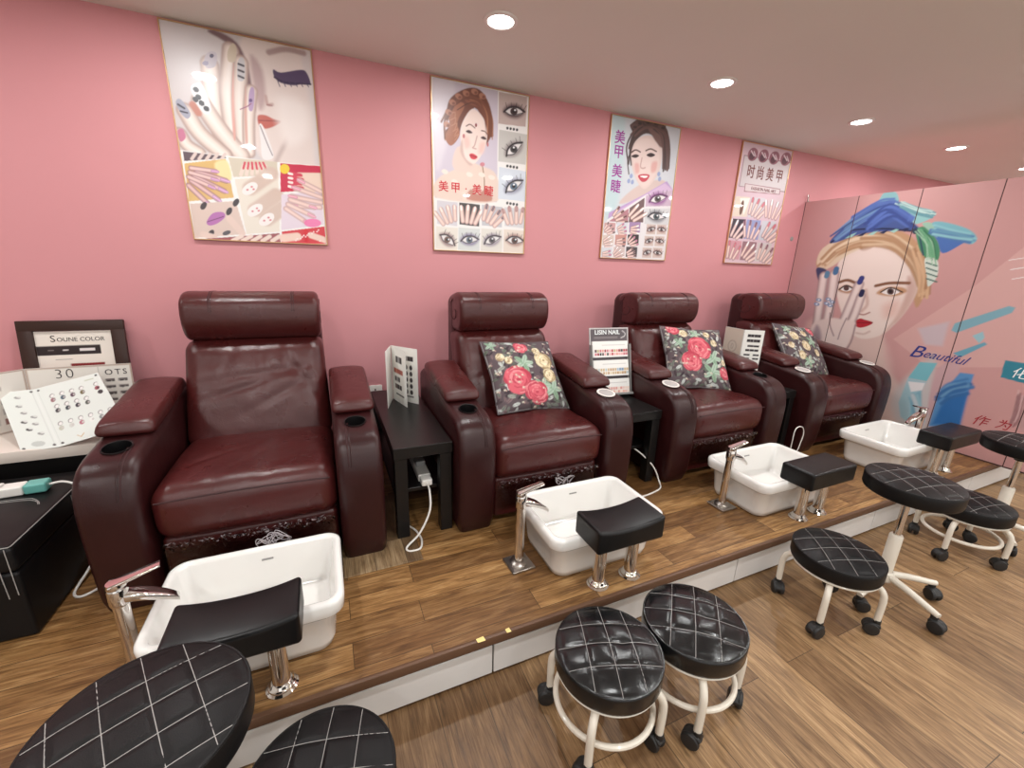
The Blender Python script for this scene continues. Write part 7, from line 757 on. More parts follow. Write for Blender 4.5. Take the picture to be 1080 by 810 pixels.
# ------------------------------------------------------------------ posters
def poster(label, art, x0, x1, z1, nx, ny):
    W, H = x1 - x0, 0.9
    p = thing('poster', label, 'poster', ((x0 + x1) / 2, -0.004, z1 - H), 0, 'beauty posters along the pink wall')
    flat_print('print', art[2], W, H, nx, ny, (-W / 2, -0.006, H), (1, 0, 0), (0, 0, -1), M['print'], p)
    obj('backing', box(-W / 2, W / 2, -0.004, 0.003, 0, H), M['white_plastic'], p)
    t = 0.0035
    fr = join(box(-W / 2 - t, W / 2 + t, -0.012, 0.003, -t, t * .4, 0.0015, 1), box(-W / 2 - t, W / 2 + t, -0.012, 0.003, H - t * .4, H + t, 0.0015, 1),
              box(-W / 2 - t, -W / 2 + t * .4, -0.012, 0.003, 0, H, 0.0015, 1), box(W / 2 - t * .4, W / 2 + t, -0.012, 0.003, 0, H, 0.0015, 1))
    obj('frame', fr, M['gold'], p)

    def put(body, u, v, size, ink, **k):
        m_ = Matrix.Translation((-W / 2 + u, -0.0068, H - v)) @ Matrix.Rotation(PI / 2, 4, 'X')
        lettering('lettering', body, size, M[ink], p, m_, **k)
    return put


put = poster('large framed poster of a closed eye behind long painted fingernails', ART_HAND, -0.779, -0.183, 2.326, 200, 300)
put = poster('framed poster of a red-haired woman with a column of close-up eyes', ART_EYES, 0.408, 1.001, 2.324, 170, 256)
for ch, u in zip('美甲·美睫', (0.062, 0.135, 0.2, 0.268, 0.345)):
    put(ch, u, 0.548, 0.062, 'red_ink', bold=0.0006)
put = poster('framed poster of a smiling dark-haired woman with purple lettering', ART_SMILE, 1.606, 2.201, 2.321, 160, 240)
for ch, v in zip('美甲美睫', (0.13, 0.217, 0.335, 0.432)):
    put(ch, 0.08, v, 0.088, 'purple_ink', bold=0.001)
put = poster('framed pink poster of nail photos under a cream title panel', ART_FASHION, 2.840, 3.420, 2.324, 150, 232)
for ch, u in zip('时尚美甲', (0.135, 0.245, 0.36, 0.475)):
    put(ch, u, 0.205, 0.105, 'brown_ink', width=0.85, bold=0.001)
put('FASHION NAIL ART', 0.32, 0.318, 0.034, 'brown_ink')

# ------------------------------------------------------------------ wall sockets
def socket(x, z, label):
    s = thing('wall_socket', label, 'socket', (x, -0.0005, z), 0, 'wall sockets')
    obj('plate', box(-0.042, 0.042, -0.009, 0, -0.042, 0.042, 0.003, 2), M['white_plastic'], s)
    obj('socket_holes', join(*[box(dx - .004, dx + .004, -0.0105, -0.008, dz - .006, dz + .006) for dx, dz in ((0, .014), (-.011, -.008), (.011, -.008))]), M['black_plastic'], s)


socket(0.022, 0.566, 'white wall socket behind the black table with the folded colour chart')
socket(1.425, 0.62, 'white wall socket low on the wall near the swatch rack')

# ================================================================== recliners
def arm_profile():
    pts = [(-0.455, 0.004), (-0.478, 0.06), (-0.490, 0.20), (-0.494, 0.34), (-0.488, 0.42), (-0.468, 0.478), (-0.432, 0.515), (-0.385, 0.534), (-0.32, 0.545), (-0.2, 0.562), (0.0, 0.588), (0.16, 0.602), (0.25, 0.602)]
    out = [tuple(p) for p in smooth_line(pts, 4)]
    out = [out[0]] + out[4:]
    return out + [(0.30, 0.58), (0.31, 0.5), (0.31, 0.004)]


PAD_PROFILE = [tuple(p) for p in smooth_line([(-0.235, 0.553), (-0.258, 0.562), (-0.262, 0.578), (-0.245, 0.596), (-0.2, 0.608), (0.0, 0.636), (0.12, 0.652), (0.165, 0.648), (0.185, 0.625), (0.185, 0.600)], 3)]


def evaluated_cut(bm, cutter):
    """bm minus cutter, as a mesh"""
    a = bpy.data.meshes.new('a')
    bm.to_mesh(a)
    bm.free()
    b = bpy.data.meshes.new('b')
    cutter.to_mesh(b)
    cutter.free()
    oa = bpy.data.objects.new('a', a)
    ob = bpy.data.objects.new('b', b)
    C.objects.link(oa)
    C.objects.link(ob)
    md = oa.modifiers.new('m', 'BOOLEAN')
    md.object = ob
    md.operation = 'DIFFERENCE'
    md.solver = 'EXACT'
    bpy.context.view_layer.update()
    me = bpy.data.meshes.new_from_object(oa.evaluated_get(bpy.context.evaluated_depsgraph_get()))
    bpy.data.objects.remove(oa)
    bpy.data.objects.remove(ob)
    return me


def fold(x, z, fx, fz, ax, w):
    """a soft crease running along direction ax through (fx, fz)"""
    c, s = math.cos(ax), math.sin(ax)
    d = -(x - fx) * s + (z - fz) * c
    l = (x - fx) * c + (z - fz) * s
    return math.exp(-(d / w) ** 2) * math.exp(-(l / 0.16) ** 2)


def lump(co, s, a):
    return a * noise.noise(Vector((co.x * s, co.y * s, co.z * s))) + 0.45 * a * noise.noise(Vector((co.x * s * 2.3 + 5, co.y * s * 2.3, co.z * s * 2.3)))


def make_recliner(label):
    t = thing('recliner', label, 'armchair', (0, 0, 0), 0, 'burgundy leather recliners against the wall')
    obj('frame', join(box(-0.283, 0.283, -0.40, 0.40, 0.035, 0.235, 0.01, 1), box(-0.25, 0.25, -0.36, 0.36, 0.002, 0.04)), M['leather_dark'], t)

    def seat_f(u, v, w, co):
        if w > 0:
            co.z += lump(co, 7, 0.004) + 0.016 * max(0, 1 - u * u) ** 0.7 * max(0, 1 - (v * 0.9) ** 4)
            co.z -= 0.03 * max(0, v) ** 2
            co.z -= 0.004 * (fold(co.x, co.y, -0.02, -0.33, 0.9, 0.012) + fold(co.x, co.y, 0.14, -0.36, 0.7, 0.012) + fold(co.x, co.y, -0.12, -0.25, 0.5, 0.014))
        if v < 0:
            co.y -= 0.012 * max(0, 1 - u * u) * max(0, 1 - w * w)
            if w < 0:
                co.y += 0.035 * w * w
        return co
    s = obj('seat', rounded_box(-0.284, 0.284, -0.478, 0.12, 0.215, 0.425, 0.06, (30, 34, 5), seat_f), M['leather'], t, smooth=180)
    obj('seam', tube([(-0.262 + 0.0524 * k, -0.4755 - 0.005 * math.sin(PI * k / 10), 0.388 + 0.009 * math.sin(PI * k / 10)) for k in range(11)], 0.0028, 6), M['thread'], s)

    def back_f(u, v, w, co):
        zz = (co.z - 0.40) / 0.40
        co.y += 0.165 * zz
        if v < 0:
            b = max(0, 1 - u * u) ** 0.6 * max(0, 1 - w * w) ** 0.6
            co.y -= 0.034 * b + lump(co, 8, 0.005)
            co.y += 0.008 * (fold(co.x, co.z, -0.06, 0.615, 0.30, 0.012) + fold(co.x, co.z, 0.04, 0.672, 0.10, 0.015) + fold(co.x, co.z, 0.09, 0.585, 0.45, 0.014) + fold(co.x, co.z, 0.19, 0.62, 2.2, 0.014))
            co.y += 0.005 * (fold(co.x, co.z, -0.1, 0.745, 1.2, 0.012) + fold(co.x, co.z, 0.02, 0.75, 1.5, 0.01) + fold(co.x, co.z, 0.13, 0.74, 1.9, 0.012))
        co.x *= 1 + 0.045 * (0.5 - w * 0.5)
        return co
    obj('backrest', rounded_box(-0.274, 0.274, -0.01, 0.19, 0.36, 0.815, 0.06, (30, 5, 30), back_f), M['leather'], t, smooth=180)

    hp = smooth_line([(0.20, 0.806), (0.155, 0.825), (0.128, 0.875), (0.126, 0.935), (0.145, 0.985), (0.20, 1.013), (0.275, 1.013), (0.345, 0.985), (0.372, 0.92), (0.365, 0.85), (0.32, 0.806)], 5, True)
    hb = prism([tuple(p) for p in hp], -0.262, 0.272, 0.026, 5)
    h = obj('headrest', hb, M['leather'], t, smooth=50)
    for sx in (-0.263, 0.273):
        obj('seam', tube([(sx, 0.25 + (0.020 + 0.0125 * a_) * math.cos(a_ + 2.2), 0.91 + (0.016 + 0.0105 * a_) * math.sin(a_ + 2.2)) for a_ in [0.25 * k for k in range(22)]], 0.0022, 5), M['thread'], h)
    for sx in (-0.155, -0.147, 0.160, 0.168):
        obj('seam', tube(smooth_line([(sx, 0.28, 1.013), (sx, 0.20, 1.013), (sx, 0.145, 0.985), (sx, 0.126, 0.935)], 5), 0.0022, 6), M['thread'], h)
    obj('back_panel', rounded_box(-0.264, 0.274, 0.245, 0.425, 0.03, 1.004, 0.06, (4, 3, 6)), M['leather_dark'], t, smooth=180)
    # padded flap of the folded leg rest, wrapped in creased film
    obj('leg_rest', rounded_box(-0.277, 0.277, -0.435, -0.385, 0.03, 0.232, 0.018, (10, 2, 6), lambda u, v, w, co: Vector((co.x, co.y - (0.008 * (1 - u * u) if v < 0 else 0), co.z))), M['leather'], t, smooth=180)
    nx, nz = 90, 26
    rng = np.random.RandomState(3)
    top = np.cumsum(rng.randn(nx + 1)) * 0.0012
    co = np.zeros((nz + 1, nx + 1, 3))
    for j in range(nz + 1):
        for i in range(nx + 1):
            x = -0.268 + 0.536 * i / nx
            f = j / nz
            cr = (1 - f) ** 3
            co[j, i] = (x, -0.4505 - 0.006 * (1 - (x / 0.28) ** 2) - (0.004 + 0.013 * rng.rand()) * cr - 0.0008 * rng.rand(), 0.226 + top[i] * 0.4 - 0.14 * f + 0.008 * rng.randn() * cr)
    me = paint_mesh('plastic_wrap', np.ones((nz + 1, nx + 1, 3)) * 0.8, co)
    obj('plastic_wrap', me, M['film'], t, smooth=None)
    vs, fs = [], []
    for k in range(120):
        x = -0.262 + 0.524 * rng.rand()
        z = 0.226 - 0.022 * rng.rand() ** 1.5
        y = -0.4535 - 0.006 * (1 - (x / 0.28) ** 2) - 0.012 * rng.rand()
        n0 = len(vs)
        for q in range(3):
            vs.append((x + 0.0055 * rng.randn(), y + 0.003 * rng.randn(), z + 0.003 * rng.randn()))
        fs.append((n0, n0 + 1, n0 + 2))
    obj('crumpled_sparkle', from_data(vs, fs), M['crumple'], t, smooth=None)  # pale facets of bunched film, their grey also painting in its sparkle
    for sgn in (-1, 1):
        x0, x1 = (0.287, 0.455) if sgn > 0 else (-0.455, -0.287)
        xm = (x0 + x1) / 2
        bm = prism(arm_profile(), x0, x1, 0.030, 5)
        cut = lathe([(0, 0.44), (0.040, 0.44), (0.040, 0.64), (0, 0.64)], 28, (xm, -0.335, 0))
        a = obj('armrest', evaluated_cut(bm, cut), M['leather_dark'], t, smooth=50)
        pad = prism(PAD_PROFILE, x0 + 0.001, x1 - 0.001, 0.0165, 4)
        bmesh.ops.subdivide_edges(pad, edges=[e for e in pad.edges if abs(e.verts[0].co.x - e.verts[1].co.x) > 0.1], cuts=5)
        for v in pad.verts:
            f_ = max(0.0, 1 - ((v.co.x - xm) / 0.085) ** 2)
            if v.co.z > 0.585:
                v.co.z += 0.011 * f_ + lump(v.co, 9, 0.002)
            if v.co.y < -0.24:
                v.co.y -= 0.006 * f_
        obj('armrest_pad', pad, M['leather'], a, smooth=70)
        cup = lathe([(0.0, 0.455), (0.0375, 0.455), (0.0385, 0.5475), (0.0425, 0.5485), (0.0425, 0.545), (0.0395, 0.545), (0.0395, 0.45), (0.0, 0.45)], 28)
        cup = xform(cup, Matrix.Translation((xm, -0.335, 0)))
        for v in cup.verts:
            v.co.z += (v.co.y + 0.335) * 0.16
        obj('cup_holder', cup, M['black_plastic'], a)
        sx = xm - sgn * 0.030
        pr = arm_profile()
        obj('seam', tube([(sx, p[0] - 0.0005, p[1]) for p in pr[13:29]], 0.0024, 6), M['leather_dark'], a)
        obj('seam', tube([(sx - sgn * 0.010, p[0] - 0.0005, p[1]) for p in pr[13:29]], 0.0024, 6), M['thread'], a)
    return t


def plastic_ties(parent, x, z, n, seed, r=0.03):
    rng = random.Random(seed)
    bm = None
    for k in range(n):
        ph = rng.random() * 6
        cx, cz = x + rng.uniform(-.035, .035), z + rng.uniform(-.015, .015)
        rx, rz = r * rng.uniform(.5, 1.1), r * rng.uniform(.4, .9)
        q = tube([(cx + rx * math.cos(a + ph), -0.472 - 0.004 * k * 0.5 - 0.006 * math.sin(2 * a + ph), cz + rz * math.sin(a)) for a in [2 * PI * i / 18 for i in range(18)]], 0.0016, 5, True)
        bm = q if bm is None else join(bm, q)
    obj('plastic_tie', bm, M['clear_tie'], parent)


CHAIR_Y = -0.6
CH = [(-0.520, 0.0, 'burgundy recliner closest to the camera, bare of any cushion'),
      (0.695, 0.0, 'burgundy recliner whose cushion shows two big pink roses, beside the folded white chart'),
      (1.900, 0.03, 'burgundy recliner between the swatch rack and the cream sample book'),
      (3.06, 0.03, 'farthest burgundy recliner, next to the mural partition')]
base = make_recliner(CH[0][2])
base.location = (CH[0][0], CHAIR_Y + CH[0][1], PLAT)
chairs = [base] + [dup(base, (x, CHAIR_Y + dy, PLAT), 0, lab) for x, dy, lab in CH[1:]]
plastic_ties(chairs[0], 0.06, 0.175, 9, 1, 0.035)
plastic_ties(chairs[1], 0.07, 0.185, 7, 2, 0.025)

# white lids lying over cup holders
LID = lathe([(0, 0.0), (0.044, 0.0), (0.048, 0.002), (0.047, 0.005), (0.042, 0.006), (0.038, 0.0045), (0.0, 0.0045)], 32)
lid_me = None
for ci, sgn, lab in ((1, 1, 'round white lid on the armrest beside the swatch rack, facing the two-rose cushion'),
                     (2, -1, 'round white lid on the armrest of the third recliner, right of the swatch rack'),
                     (3, -1, 'round white lid on the far recliner, on its armrest nearer the sample book'),
                     (3, 1, 'round white lid on the far recliner armrest beside the mural')):
    loc = (CH[ci][0] + sgn * 0.371, CHAIR_Y + CH[ci][1] - 0.335, PLAT + 0.5475)
    if lid_me is None:
        o = thing('cup_lid', lab, 'lid', loc)
        o.rotation_euler = (0.155, 0, 0)
        obj('rim', LID, M['cap'], o)
        obj('inset', lathe([(0, 0.005), (0.0365, 0.005), (0.0375, 0.0046)], 32), M['lid_grey'], o)
        lid_me = o
    else:
        o = dup(lid_me, loc, 0, lab)
        o.rotation_euler = (0.155, 0, 0)
    tag(o, lab, 'lid', 'white cup lids')

# ------------------------------------------------------------------ flowered cushions
def rose(ops, x, y, r, base, dark, light, seed):
    rg = random.Random(seed)
    for k in range(9):
        a = 2 * PI * k / 9 + rg.random()
        ops.append(ell_op(base if k % 2 else dark, x + .60 * r * math.cos(a), y + .60 * r * math.sin(a), r * .46, r * .36, a + PI / 2, 5))
    ops.append(ell_op(base, x, y, r * .74, r * .7, 0, 12))
    for k in range(30):
        a = rg.random() * 6.28
        q = r * (.12 + .72 * rg.random() ** .8)
        w = .35 + .3 * rg.random()
        pts = []
        for i in range(4):
            e = a + (i - 1.5) * w * .6
            pts += [x + (q + rg.uniform(-.05, .05) * r) * math.cos(e), y + (q + rg.uniform(-.05, .05) * r) * math.sin(e)]
        ops.append(('s', light if k % 2 else dark, 6, 1, pts, r * .06))
    ops.append(ell_op(dark, x, y, r * .13, r * .10, 0, 6))


def leaf(ops, x, y, l, a, col):
    ops.append(ell_op(col, x, y, l, l * .42, a, 4))
    ops.append(('s', tuple(int(c * .8) for c in col), 3, 0, [x - l * math.cos(a), y - l * math.sin(a), x + l * math.cos(a), y + l * math.sin(a)], 3))


PINK = ((206, 98, 110), (176, 66, 82), (226, 146, 150))
CREAM = ((214, 196, 160), (150, 128, 96), (236, 224, 196))
GREEN, PALE = (138, 164, 140), (196, 200, 196)


def cushion_art(big, cream, leaves, seed):
    ops = [rect_op((92, 80, 84), 0, 0, 420, 420)]
    rg = random.Random(seed)
    for k in range(230):
        x, y = rg.random() * 420, rg.random() * 420
        leaf(ops, x, y, rg.uniform(8, 24), rg.random() * 6.28, rg.choice([(120, 124, 116), (156, 158, 150), (104, 112, 100), PALE, (126, 106, 108), (78, 66, 70), (70, 60, 66)]))
    for x, y, r in leaves:
        for k in range(5):
            leaf(ops, x + r * .6 * math.cos(k * 1.3), y + r * .6 * math.sin(k * 1.3), r * .7, k * 1.3, GREEN if k % 2 else (164, 184, 166))
    for i, (x, y, r) in enumerate(cream):
        rose(ops, x, y, r, *CREAM, seed + i)
    for i, (x, y, r) in enumerate(big):
        rose(ops, x, y, r, *PINK, seed + 20 + i)
    for k in range(40):
        x, y = rg.random() * 420, rg.random() * 420
        ops.append(ell_op((206, 198, 180), x, y, 6, 5, 0, 3))
        ops.append(ell_op((186, 150, 142), x + 8, y + 5, 4, 4, 0, 2))
    return ops


def make_cushion(label, ops, loc, rot, size=0.42, thick=0.06, back_ops=None):
    n = 96
    c = thing('cushion', label, 'cushion', loc, 0, 'flowered cushions on the recliners')
    c.rotation_euler = rot
    img = paint(ops, 420, 420, n, n)
    u = np.linspace(-1, 1, n + 1)
    U, V = np.meshgrid(u, u)
    prof = np.clip((1 - U ** 2), 0, 1) ** 0.42 * np.clip((1 - V ** 2), 0, 1) ** 0.42
    pinch = 1 - 0.075 * (1 - np.abs(V)) * np.abs(U) ** 3
    pinch2 = 1 - 0.075 * (1 - np.abs(U)) * np.abs(V) ** 3
    X = U * pinch * size / 2
    Z = -V * pinch2 * size / 2 + size / 2
    wr = 0.004 * np.sin(9 * U + 3 * V) * np.abs(U) ** 2 + 0.004 * np.sin(11 * V + 4 * U) * np.abs(V) ** 2
    for nm, sg, im in (('cushion_front', -1, img), ('cushion_back', 1, img[:, ::-1])):
        Y = sg * (thick * prof + wr * prof)
        co = np.stack([X if sg < 0 else -X, Y, Z], -1)
        obj(nm, paint_mesh(nm, im, co), M['fabric_print'], c, smooth=180)
    edge = [(X[0, i], 0, Z[0, i]) for i in range(0, n + 1, 4)] + [(X[i, n], 0, Z[i, n]) for i in range(4, n + 1, 4)] + [(X[n, i], 0, Z[n, i]) for i in range(n - 4, -1, -4)] + [(X[i, 0], 0, Z[i, 0]) for i in range(n - 4, 3, -4)]
    obj('piping', tube(edge, 0.003, 6, True), mat('cushion_piping', rgb(84, 74, 76), 0.8), c)
    return c


SEAT_Z = PLAT + 0.44
make_cushion('flowered cushion with two big pink roses low on its face', cushion_art([(135, 260, 84), (225, 335, 72), (205, 60, 44)], [(320, 150, 60), (330, 240, 44), (70, 120, 26), (110, 145, 24), (290, 90, 26)], [(190, 165, 44), (330, 320, 48), (270, 300, 40), (40, 40, 26)], 3),
             (0.738, -0.79, SEAT_Z - 0.004), (-0.74, 0.05, 0.05), 0.43)
make_cushion('flowered cushion with one central rose pair, on the third recliner', cushion_art([(215, 165, 84), (150, 255, 70), (70, 30, 44), (375, 320, 44)], [(330, 120, 26), (130, 60, 30), (380, 250, 22), (290, 60, 24)], [(300, 230, 50), (280, 320, 52), (90, 130, 30), (210, 60, 32)], 8),
             (1.935, -0.76, SEAT_Z - 0.004), (-0.62, 0.06, -0.26), 0.44)
make_cushion('pale-blossom flowered cushion on the farthest recliner, by the mural', cushion_art([(345, 50, 46)], [(120, 120, 40), (200, 200, 44), (130, 280, 36), (300, 250, 30), (230, 90, 30), (60, 200, 26)], [(280, 160, 40), (180, 330, 44), (80, 60, 30)], 15),
             (3.075, -0.74, SEAT_Z - 0.004), (-0.66, 0.12, -0.08), 0.43)

# ------------------------------------------------------------------ black side tables
def make_table(label):
    t = thing('side_table', label, 'table', (0, 0, 0), 0, 'narrow black tables between the recliners')
    w, d, h = 0.125, 0.43, 0.43
    obj('tabletop', box(-w, w, -d, d, h - 0.05, h, 0.002, 1), M['black_wood'], t)
    for sx in (-1, 1):
        for sy in (-1, 1):
            cx, cy = sx * (w - 0.03), sy * (d - 0.03)
            obj('leg', box(cx - 0.026, cx + 0.026, cy - 0.026, cy + 0.026, 0.0, h - 0.0505, 0.002, 1), M['black_wood'], t)
    obj('shelf', box(-w + 0.005, w - 0.005, -d + 0.07, d - 0.06, 0.185, 0.203, 0.002, 1), M['black_wood'], t)
    return t


tb = make_table('black side table by the cushionless recliner, holding the folded colour chart')
tb.location = (0.108, -0.575, PLAT)
tb.rotation_euler = (0, 0, 0.0)
dup(tb, (1.296, -0.55, PLAT), 0, 'black side table that carries the swatch rack')
dup(tb, (2.478, -0.53, PLAT), 0, 'black side table that carries the cream sample book').scale = (0.86, 1, 1)
TOPZ = PLAT + 0.43

# ------------------------------------------------------------------ sample charts and displays
def sheet(name, ops, W, H, mtx, parent, nx, ny, back=None, thick=0.002, pname='print'):
    """card with a printed face: local x right, y up, face +z"""
    img = paint(ops, W * 1000, H * 1000, nx, ny)
    u = np.linspace(-W / 2, W / 2, nx + 1)
    v = np.linspace(H, 0, ny + 1)
    U, V = np.meshgrid(u, v)
    co = np.stack([U, V, np.full_like(U, thick / 2 + 0.0004)], -1)
    me = paint_mesh(pname, img, co)
    me.transform(mtx)
    body = obj(name, xform(box(-W / 2, W / 2, 0, H, -thick / 2, thick / 2), mtx), back or M['white_plastic'], parent)
    obj(pname, me, M['matte_print'], body, smooth=180)
    return body


def upright(a, b, z, lean=0.0):
    """matrix of a card standing on the segment a-b (xy), face to the viewer side (-normal)"""
    a, b = Vector((a[0], a[1], 0)), Vector((b[0], b[1], 0))
    x = (b - a).normalized()
    nrm = Vector((x.y, -x.x, 0))
    up = (Vector((0, 0, 1)) * math.cos(lean) - nrm * math.sin(lean)).normalized()
    f = x.cross(up)
    m_ = Matrix((x, up, f)).transposed().to_4x4()
    m_.translation = (a + b) / 2 + Vector((0, 0, z))
    return m_, (b - a).length


def chart_ops(W, H, rows):
    ops = [rect_op((238, 236, 230), 0, 0, W, H)]
    for kind, y, h, x0, x1, cols in rows:
        n = len(cols)
        for k, c in enumerate(cols):
            a = x0 + (x1 - x0) * k / n
            b = a + (x1 - x0) / n * (0.96 if kind == 'bar' else 0.62)
            if kind == 'dot':
                ops.append(ell_op(c, (a + b) / 2, y + h / 2, (b - a) / 2, h / 2, 0, 2))
            else:
                ops.append(rect_op(c, a, y, b, y + h))
    return ops


BK, GY, RD = (52, 44, 46), (150, 146, 146), (168, 84, 70)
# folded colour chart, three leaves hinged at one spine
fc = thing('colour_chart', 'white three-leaf colour chart standing open on a black table', 'chart', (0.085, -0.32, TOPZ + 0.001))
sp = (0.0, 0.0)
for (ex, ey), rows in (((-0.050, -0.170), [('bar', 40 + 40 * k, 14, 30, 150, [GY, (190, 188, 186)]) for k in range(6)]),
                       ((0.046, -0.185), [('bar', 45, 34, 60, 140, [BK, GY, BK]), ('bar', 112, 26, 30, 150, [RD, (196, 120, 100), RD, (150, 70, 60), RD]), ('bar', 158, 26, 40, 110, [BK, GY, BK]), ('bar', 200, 26, 40, 130, [(110, 90, 86), BK, BK]), ('bar', 250, 8, 50, 160, [BK])]),
                       ((0.112, -0.150), [('bar', 45, 26, 70, 160, [BK, GY, BK, BK])] + [('dot', 92 + 34 * k, 28, 95, 165, [BK, BK]) for k in range(5)] + [('bar', 262, 8, 80, 160, [BK])])):
    m_, L = upright(sp, (ex, ey), 0.0, 0.0)
    m_, L = upright((sp[0] + (ex * .04), sp[1] + ey * .04), (ex, ey), 0.0, 0.0)
    sheet('leaf', chart_ops(L * 1000, 300, [(k, y, h, a * L / .19, b * L / .19, c) for k, y, h, a, b, c in rows]), L, 0.30, m_, fc, 48, 70)

# slanted rack of nail swatches
W, H = 0.262, 0.40
rk = thing('swatch_rack', 'slanted grey rack with three trays of nail colour swatches on a black table', 'display rack', (1.307, -0.66, TOPZ + 0.001), -0.10)
lean = 0.22
m_, _ = upright((-W / 2, 0), (W / 2, 0), 0.004, lean)
sheet('back_panel', [rect_op((96, 88, 92), 0, 0, 262, 400), rect_op((130, 122, 124), 30, 52, 190, 64), ('s', (220, 216, 216), 2, 1, [222, 20, 240, 34, 236, 52, 214, 60], 5), ('s', (206, 202, 200), 2, 0, [0, 4, 262, 4], 8), ('s', (206, 202, 200), 2, 0, [3, 0, 3, 400], 6), ('s', (206, 202, 200), 2, 0, [259, 0, 259, 400], 6)], W, H, m_, rk, 52, 80, M['grey_plastic'], 0.004)
lettering('lettering', 'LISIN NAIL', 0.036, M['white_ink'], rk, m_ @ Matrix.Translation((-0.012, H - 0.028, 0.0035)), bold=0.0008)
rng = random.Random(5)
pal = [[(206, 120, 130), (190, 60, 70), (236, 180, 180), (160, 50, 60), (90, 60, 60), (196, 180, 130), (60, 50, 50), (226, 160, 150)],
       [(220, 196, 160), (206, 180, 140), (196, 160, 120), (226, 210, 180), (170, 190, 206), (120, 150, 180), (190, 200, 200)],
       [(236, 190, 180), (240, 206, 196), (226, 160, 150), (244, 220, 206), (236, 176, 160)]]
for k in range(3):
    ops = [rect_op((242, 240, 236), 0, 0, 240, 92)]
    for r_ in range(2):
        for i in range(14):
            ops.append(rect_op(rng.choice(pal[k]), 12 + 16 * i, 50 + 19 * r_, 25 + 16 * i, 66 + 19 * r_))
    ops.append(rect_op((206, 202, 200), 60, 22, 220, 26))
    mk = m_ @ Matrix.Translation((0.0, H - 0.175 - 0.112 * k, 0.012 + 0.006 * k)) @ Matrix.Rotation(-0.06, 4, 'X')
    tr_ = sheet('swatch_tray', ops, 0.236, 0.095, mk, rk, 60, 24, M['white_plastic'], 0.012)
obj('foot', join(xform(box(-W / 2, W / 2, 0, 0.012, 0, 0.05, 0.001, 1), m_), xform(box(-W / 2, -W / 2 + 0.004, 0, 0.3, 0, 0.03), m_), xform(box(W / 2 - 0.004, W / 2, 0, 0.3, 0, 0.03), m_)), M['grey_plastic'], rk)
obj('strut', tube([m_ @ Vector((0, 0.3, -0.002)), Vector((0, 0.20, 0.004))], 0.004, 6), M['grey_plastic'], rk)

# cream sample book, open
bk = thing('sample_book', 'open cream sample book of dark nail swatches on a black table', 'book', (2.475, -0.56, TOPZ + 0.001), 0)
m_, L = upright((0.002, 0.128), (-0.0165, -0.036), 0.0, 0.0)
sheet('page', [rect_op((216, 202, 186), 0, 0, 170, 350), ell_op((190, 174, 160), 85, 130, 40, 44, 0, 3), ell_op((214, 202, 188), 85, 130, 32, 36, 0, 3), ell_op((176, 158, 146), 85, 130, 11, 20, 0, 2), ell_op((222, 210, 196), 85, 130, 6, 15, 0, 2)], L, 0.35, m_, bk, 36, 70, M['white_plastic'], 0.004)
m_, L = upright((-0.0155, -0.039), (0.092, -0.112), 0.0, 0.0)
D = (46, 38, 42)
sheet('page', chart_ops(130, 350, [('bar', 30, 20, 25, 112, [D] * 4), ('bar', 65, 20, 25, 112, [D] * 4), ('bar', 105, 14, 35, 112, [D, D]), ('bar', 135, 14, 25, 112, [D, D, D]), ('bar', 170, 12, 20, 60, [D, D]), ('bar', 170, 12, 80, 120, [D, D]), ('bar', 195, 12, 20, 60, [D, D]), ('bar', 195, 12, 80, 120, [D, D]), ('bar', 225, 16, 50, 112, [D, (110, 60, 60), D]), ('bar', 252, 18, 50, 112, [D, D]), ('dot', 250, 18, 18, 40, [D]), ('bar', 285, 16, 55, 112, [D, D]), ('bar', 310, 14, 55, 112, [D])]), L, 0.35, m_, bk, 44, 90, M['white_plastic'], 0.004)

def sheet_on(A, B, Cc, ops, nx, ny, W, H, parent, nm='panel'):
    up = (B - A)
    right = (Cc - B)
    img = paint(ops, W, H, nx, ny)
    u = np.linspace(0, 1, nx + 1)[None, :, None]
    v = np.linspace(1, 0, ny + 1)[:, None, None]
    nrm = right.cross(up).normalized()
    co = np.array(A)[None, None] + u * np.array(right) + v * np.array(up)
    card = loft([[A, A + right, A + right + up, A + up], [p - nrm * 0.003 for p in (A, A + right, A + right + up, A + up)]])
    body = obj(nm, card, M['white_plastic'], parent)
    obj('print', paint_mesh('print', img, co + np.array(nrm) * 0.0006), M['matte_print'], body, smooth=180)
    return right


# white display table in the corner
wt = thing('display_table', 'white-topped display table with black base behind the black ottoman', 'table', (-1.56, -0.285, PLAT))
obj('tabletop', box(-0.42, 0.44, -0.225, 0.235, 0.372, 0.417, 0.003, 2), M['white_wood'], wt)
obj('cabinet', box(-0.40, 0.40, -0.19, 0.225, 0.001, 0.3715, 0.002, 1), M['black_wood'], wt)
WTZ = PLAT + 0.417

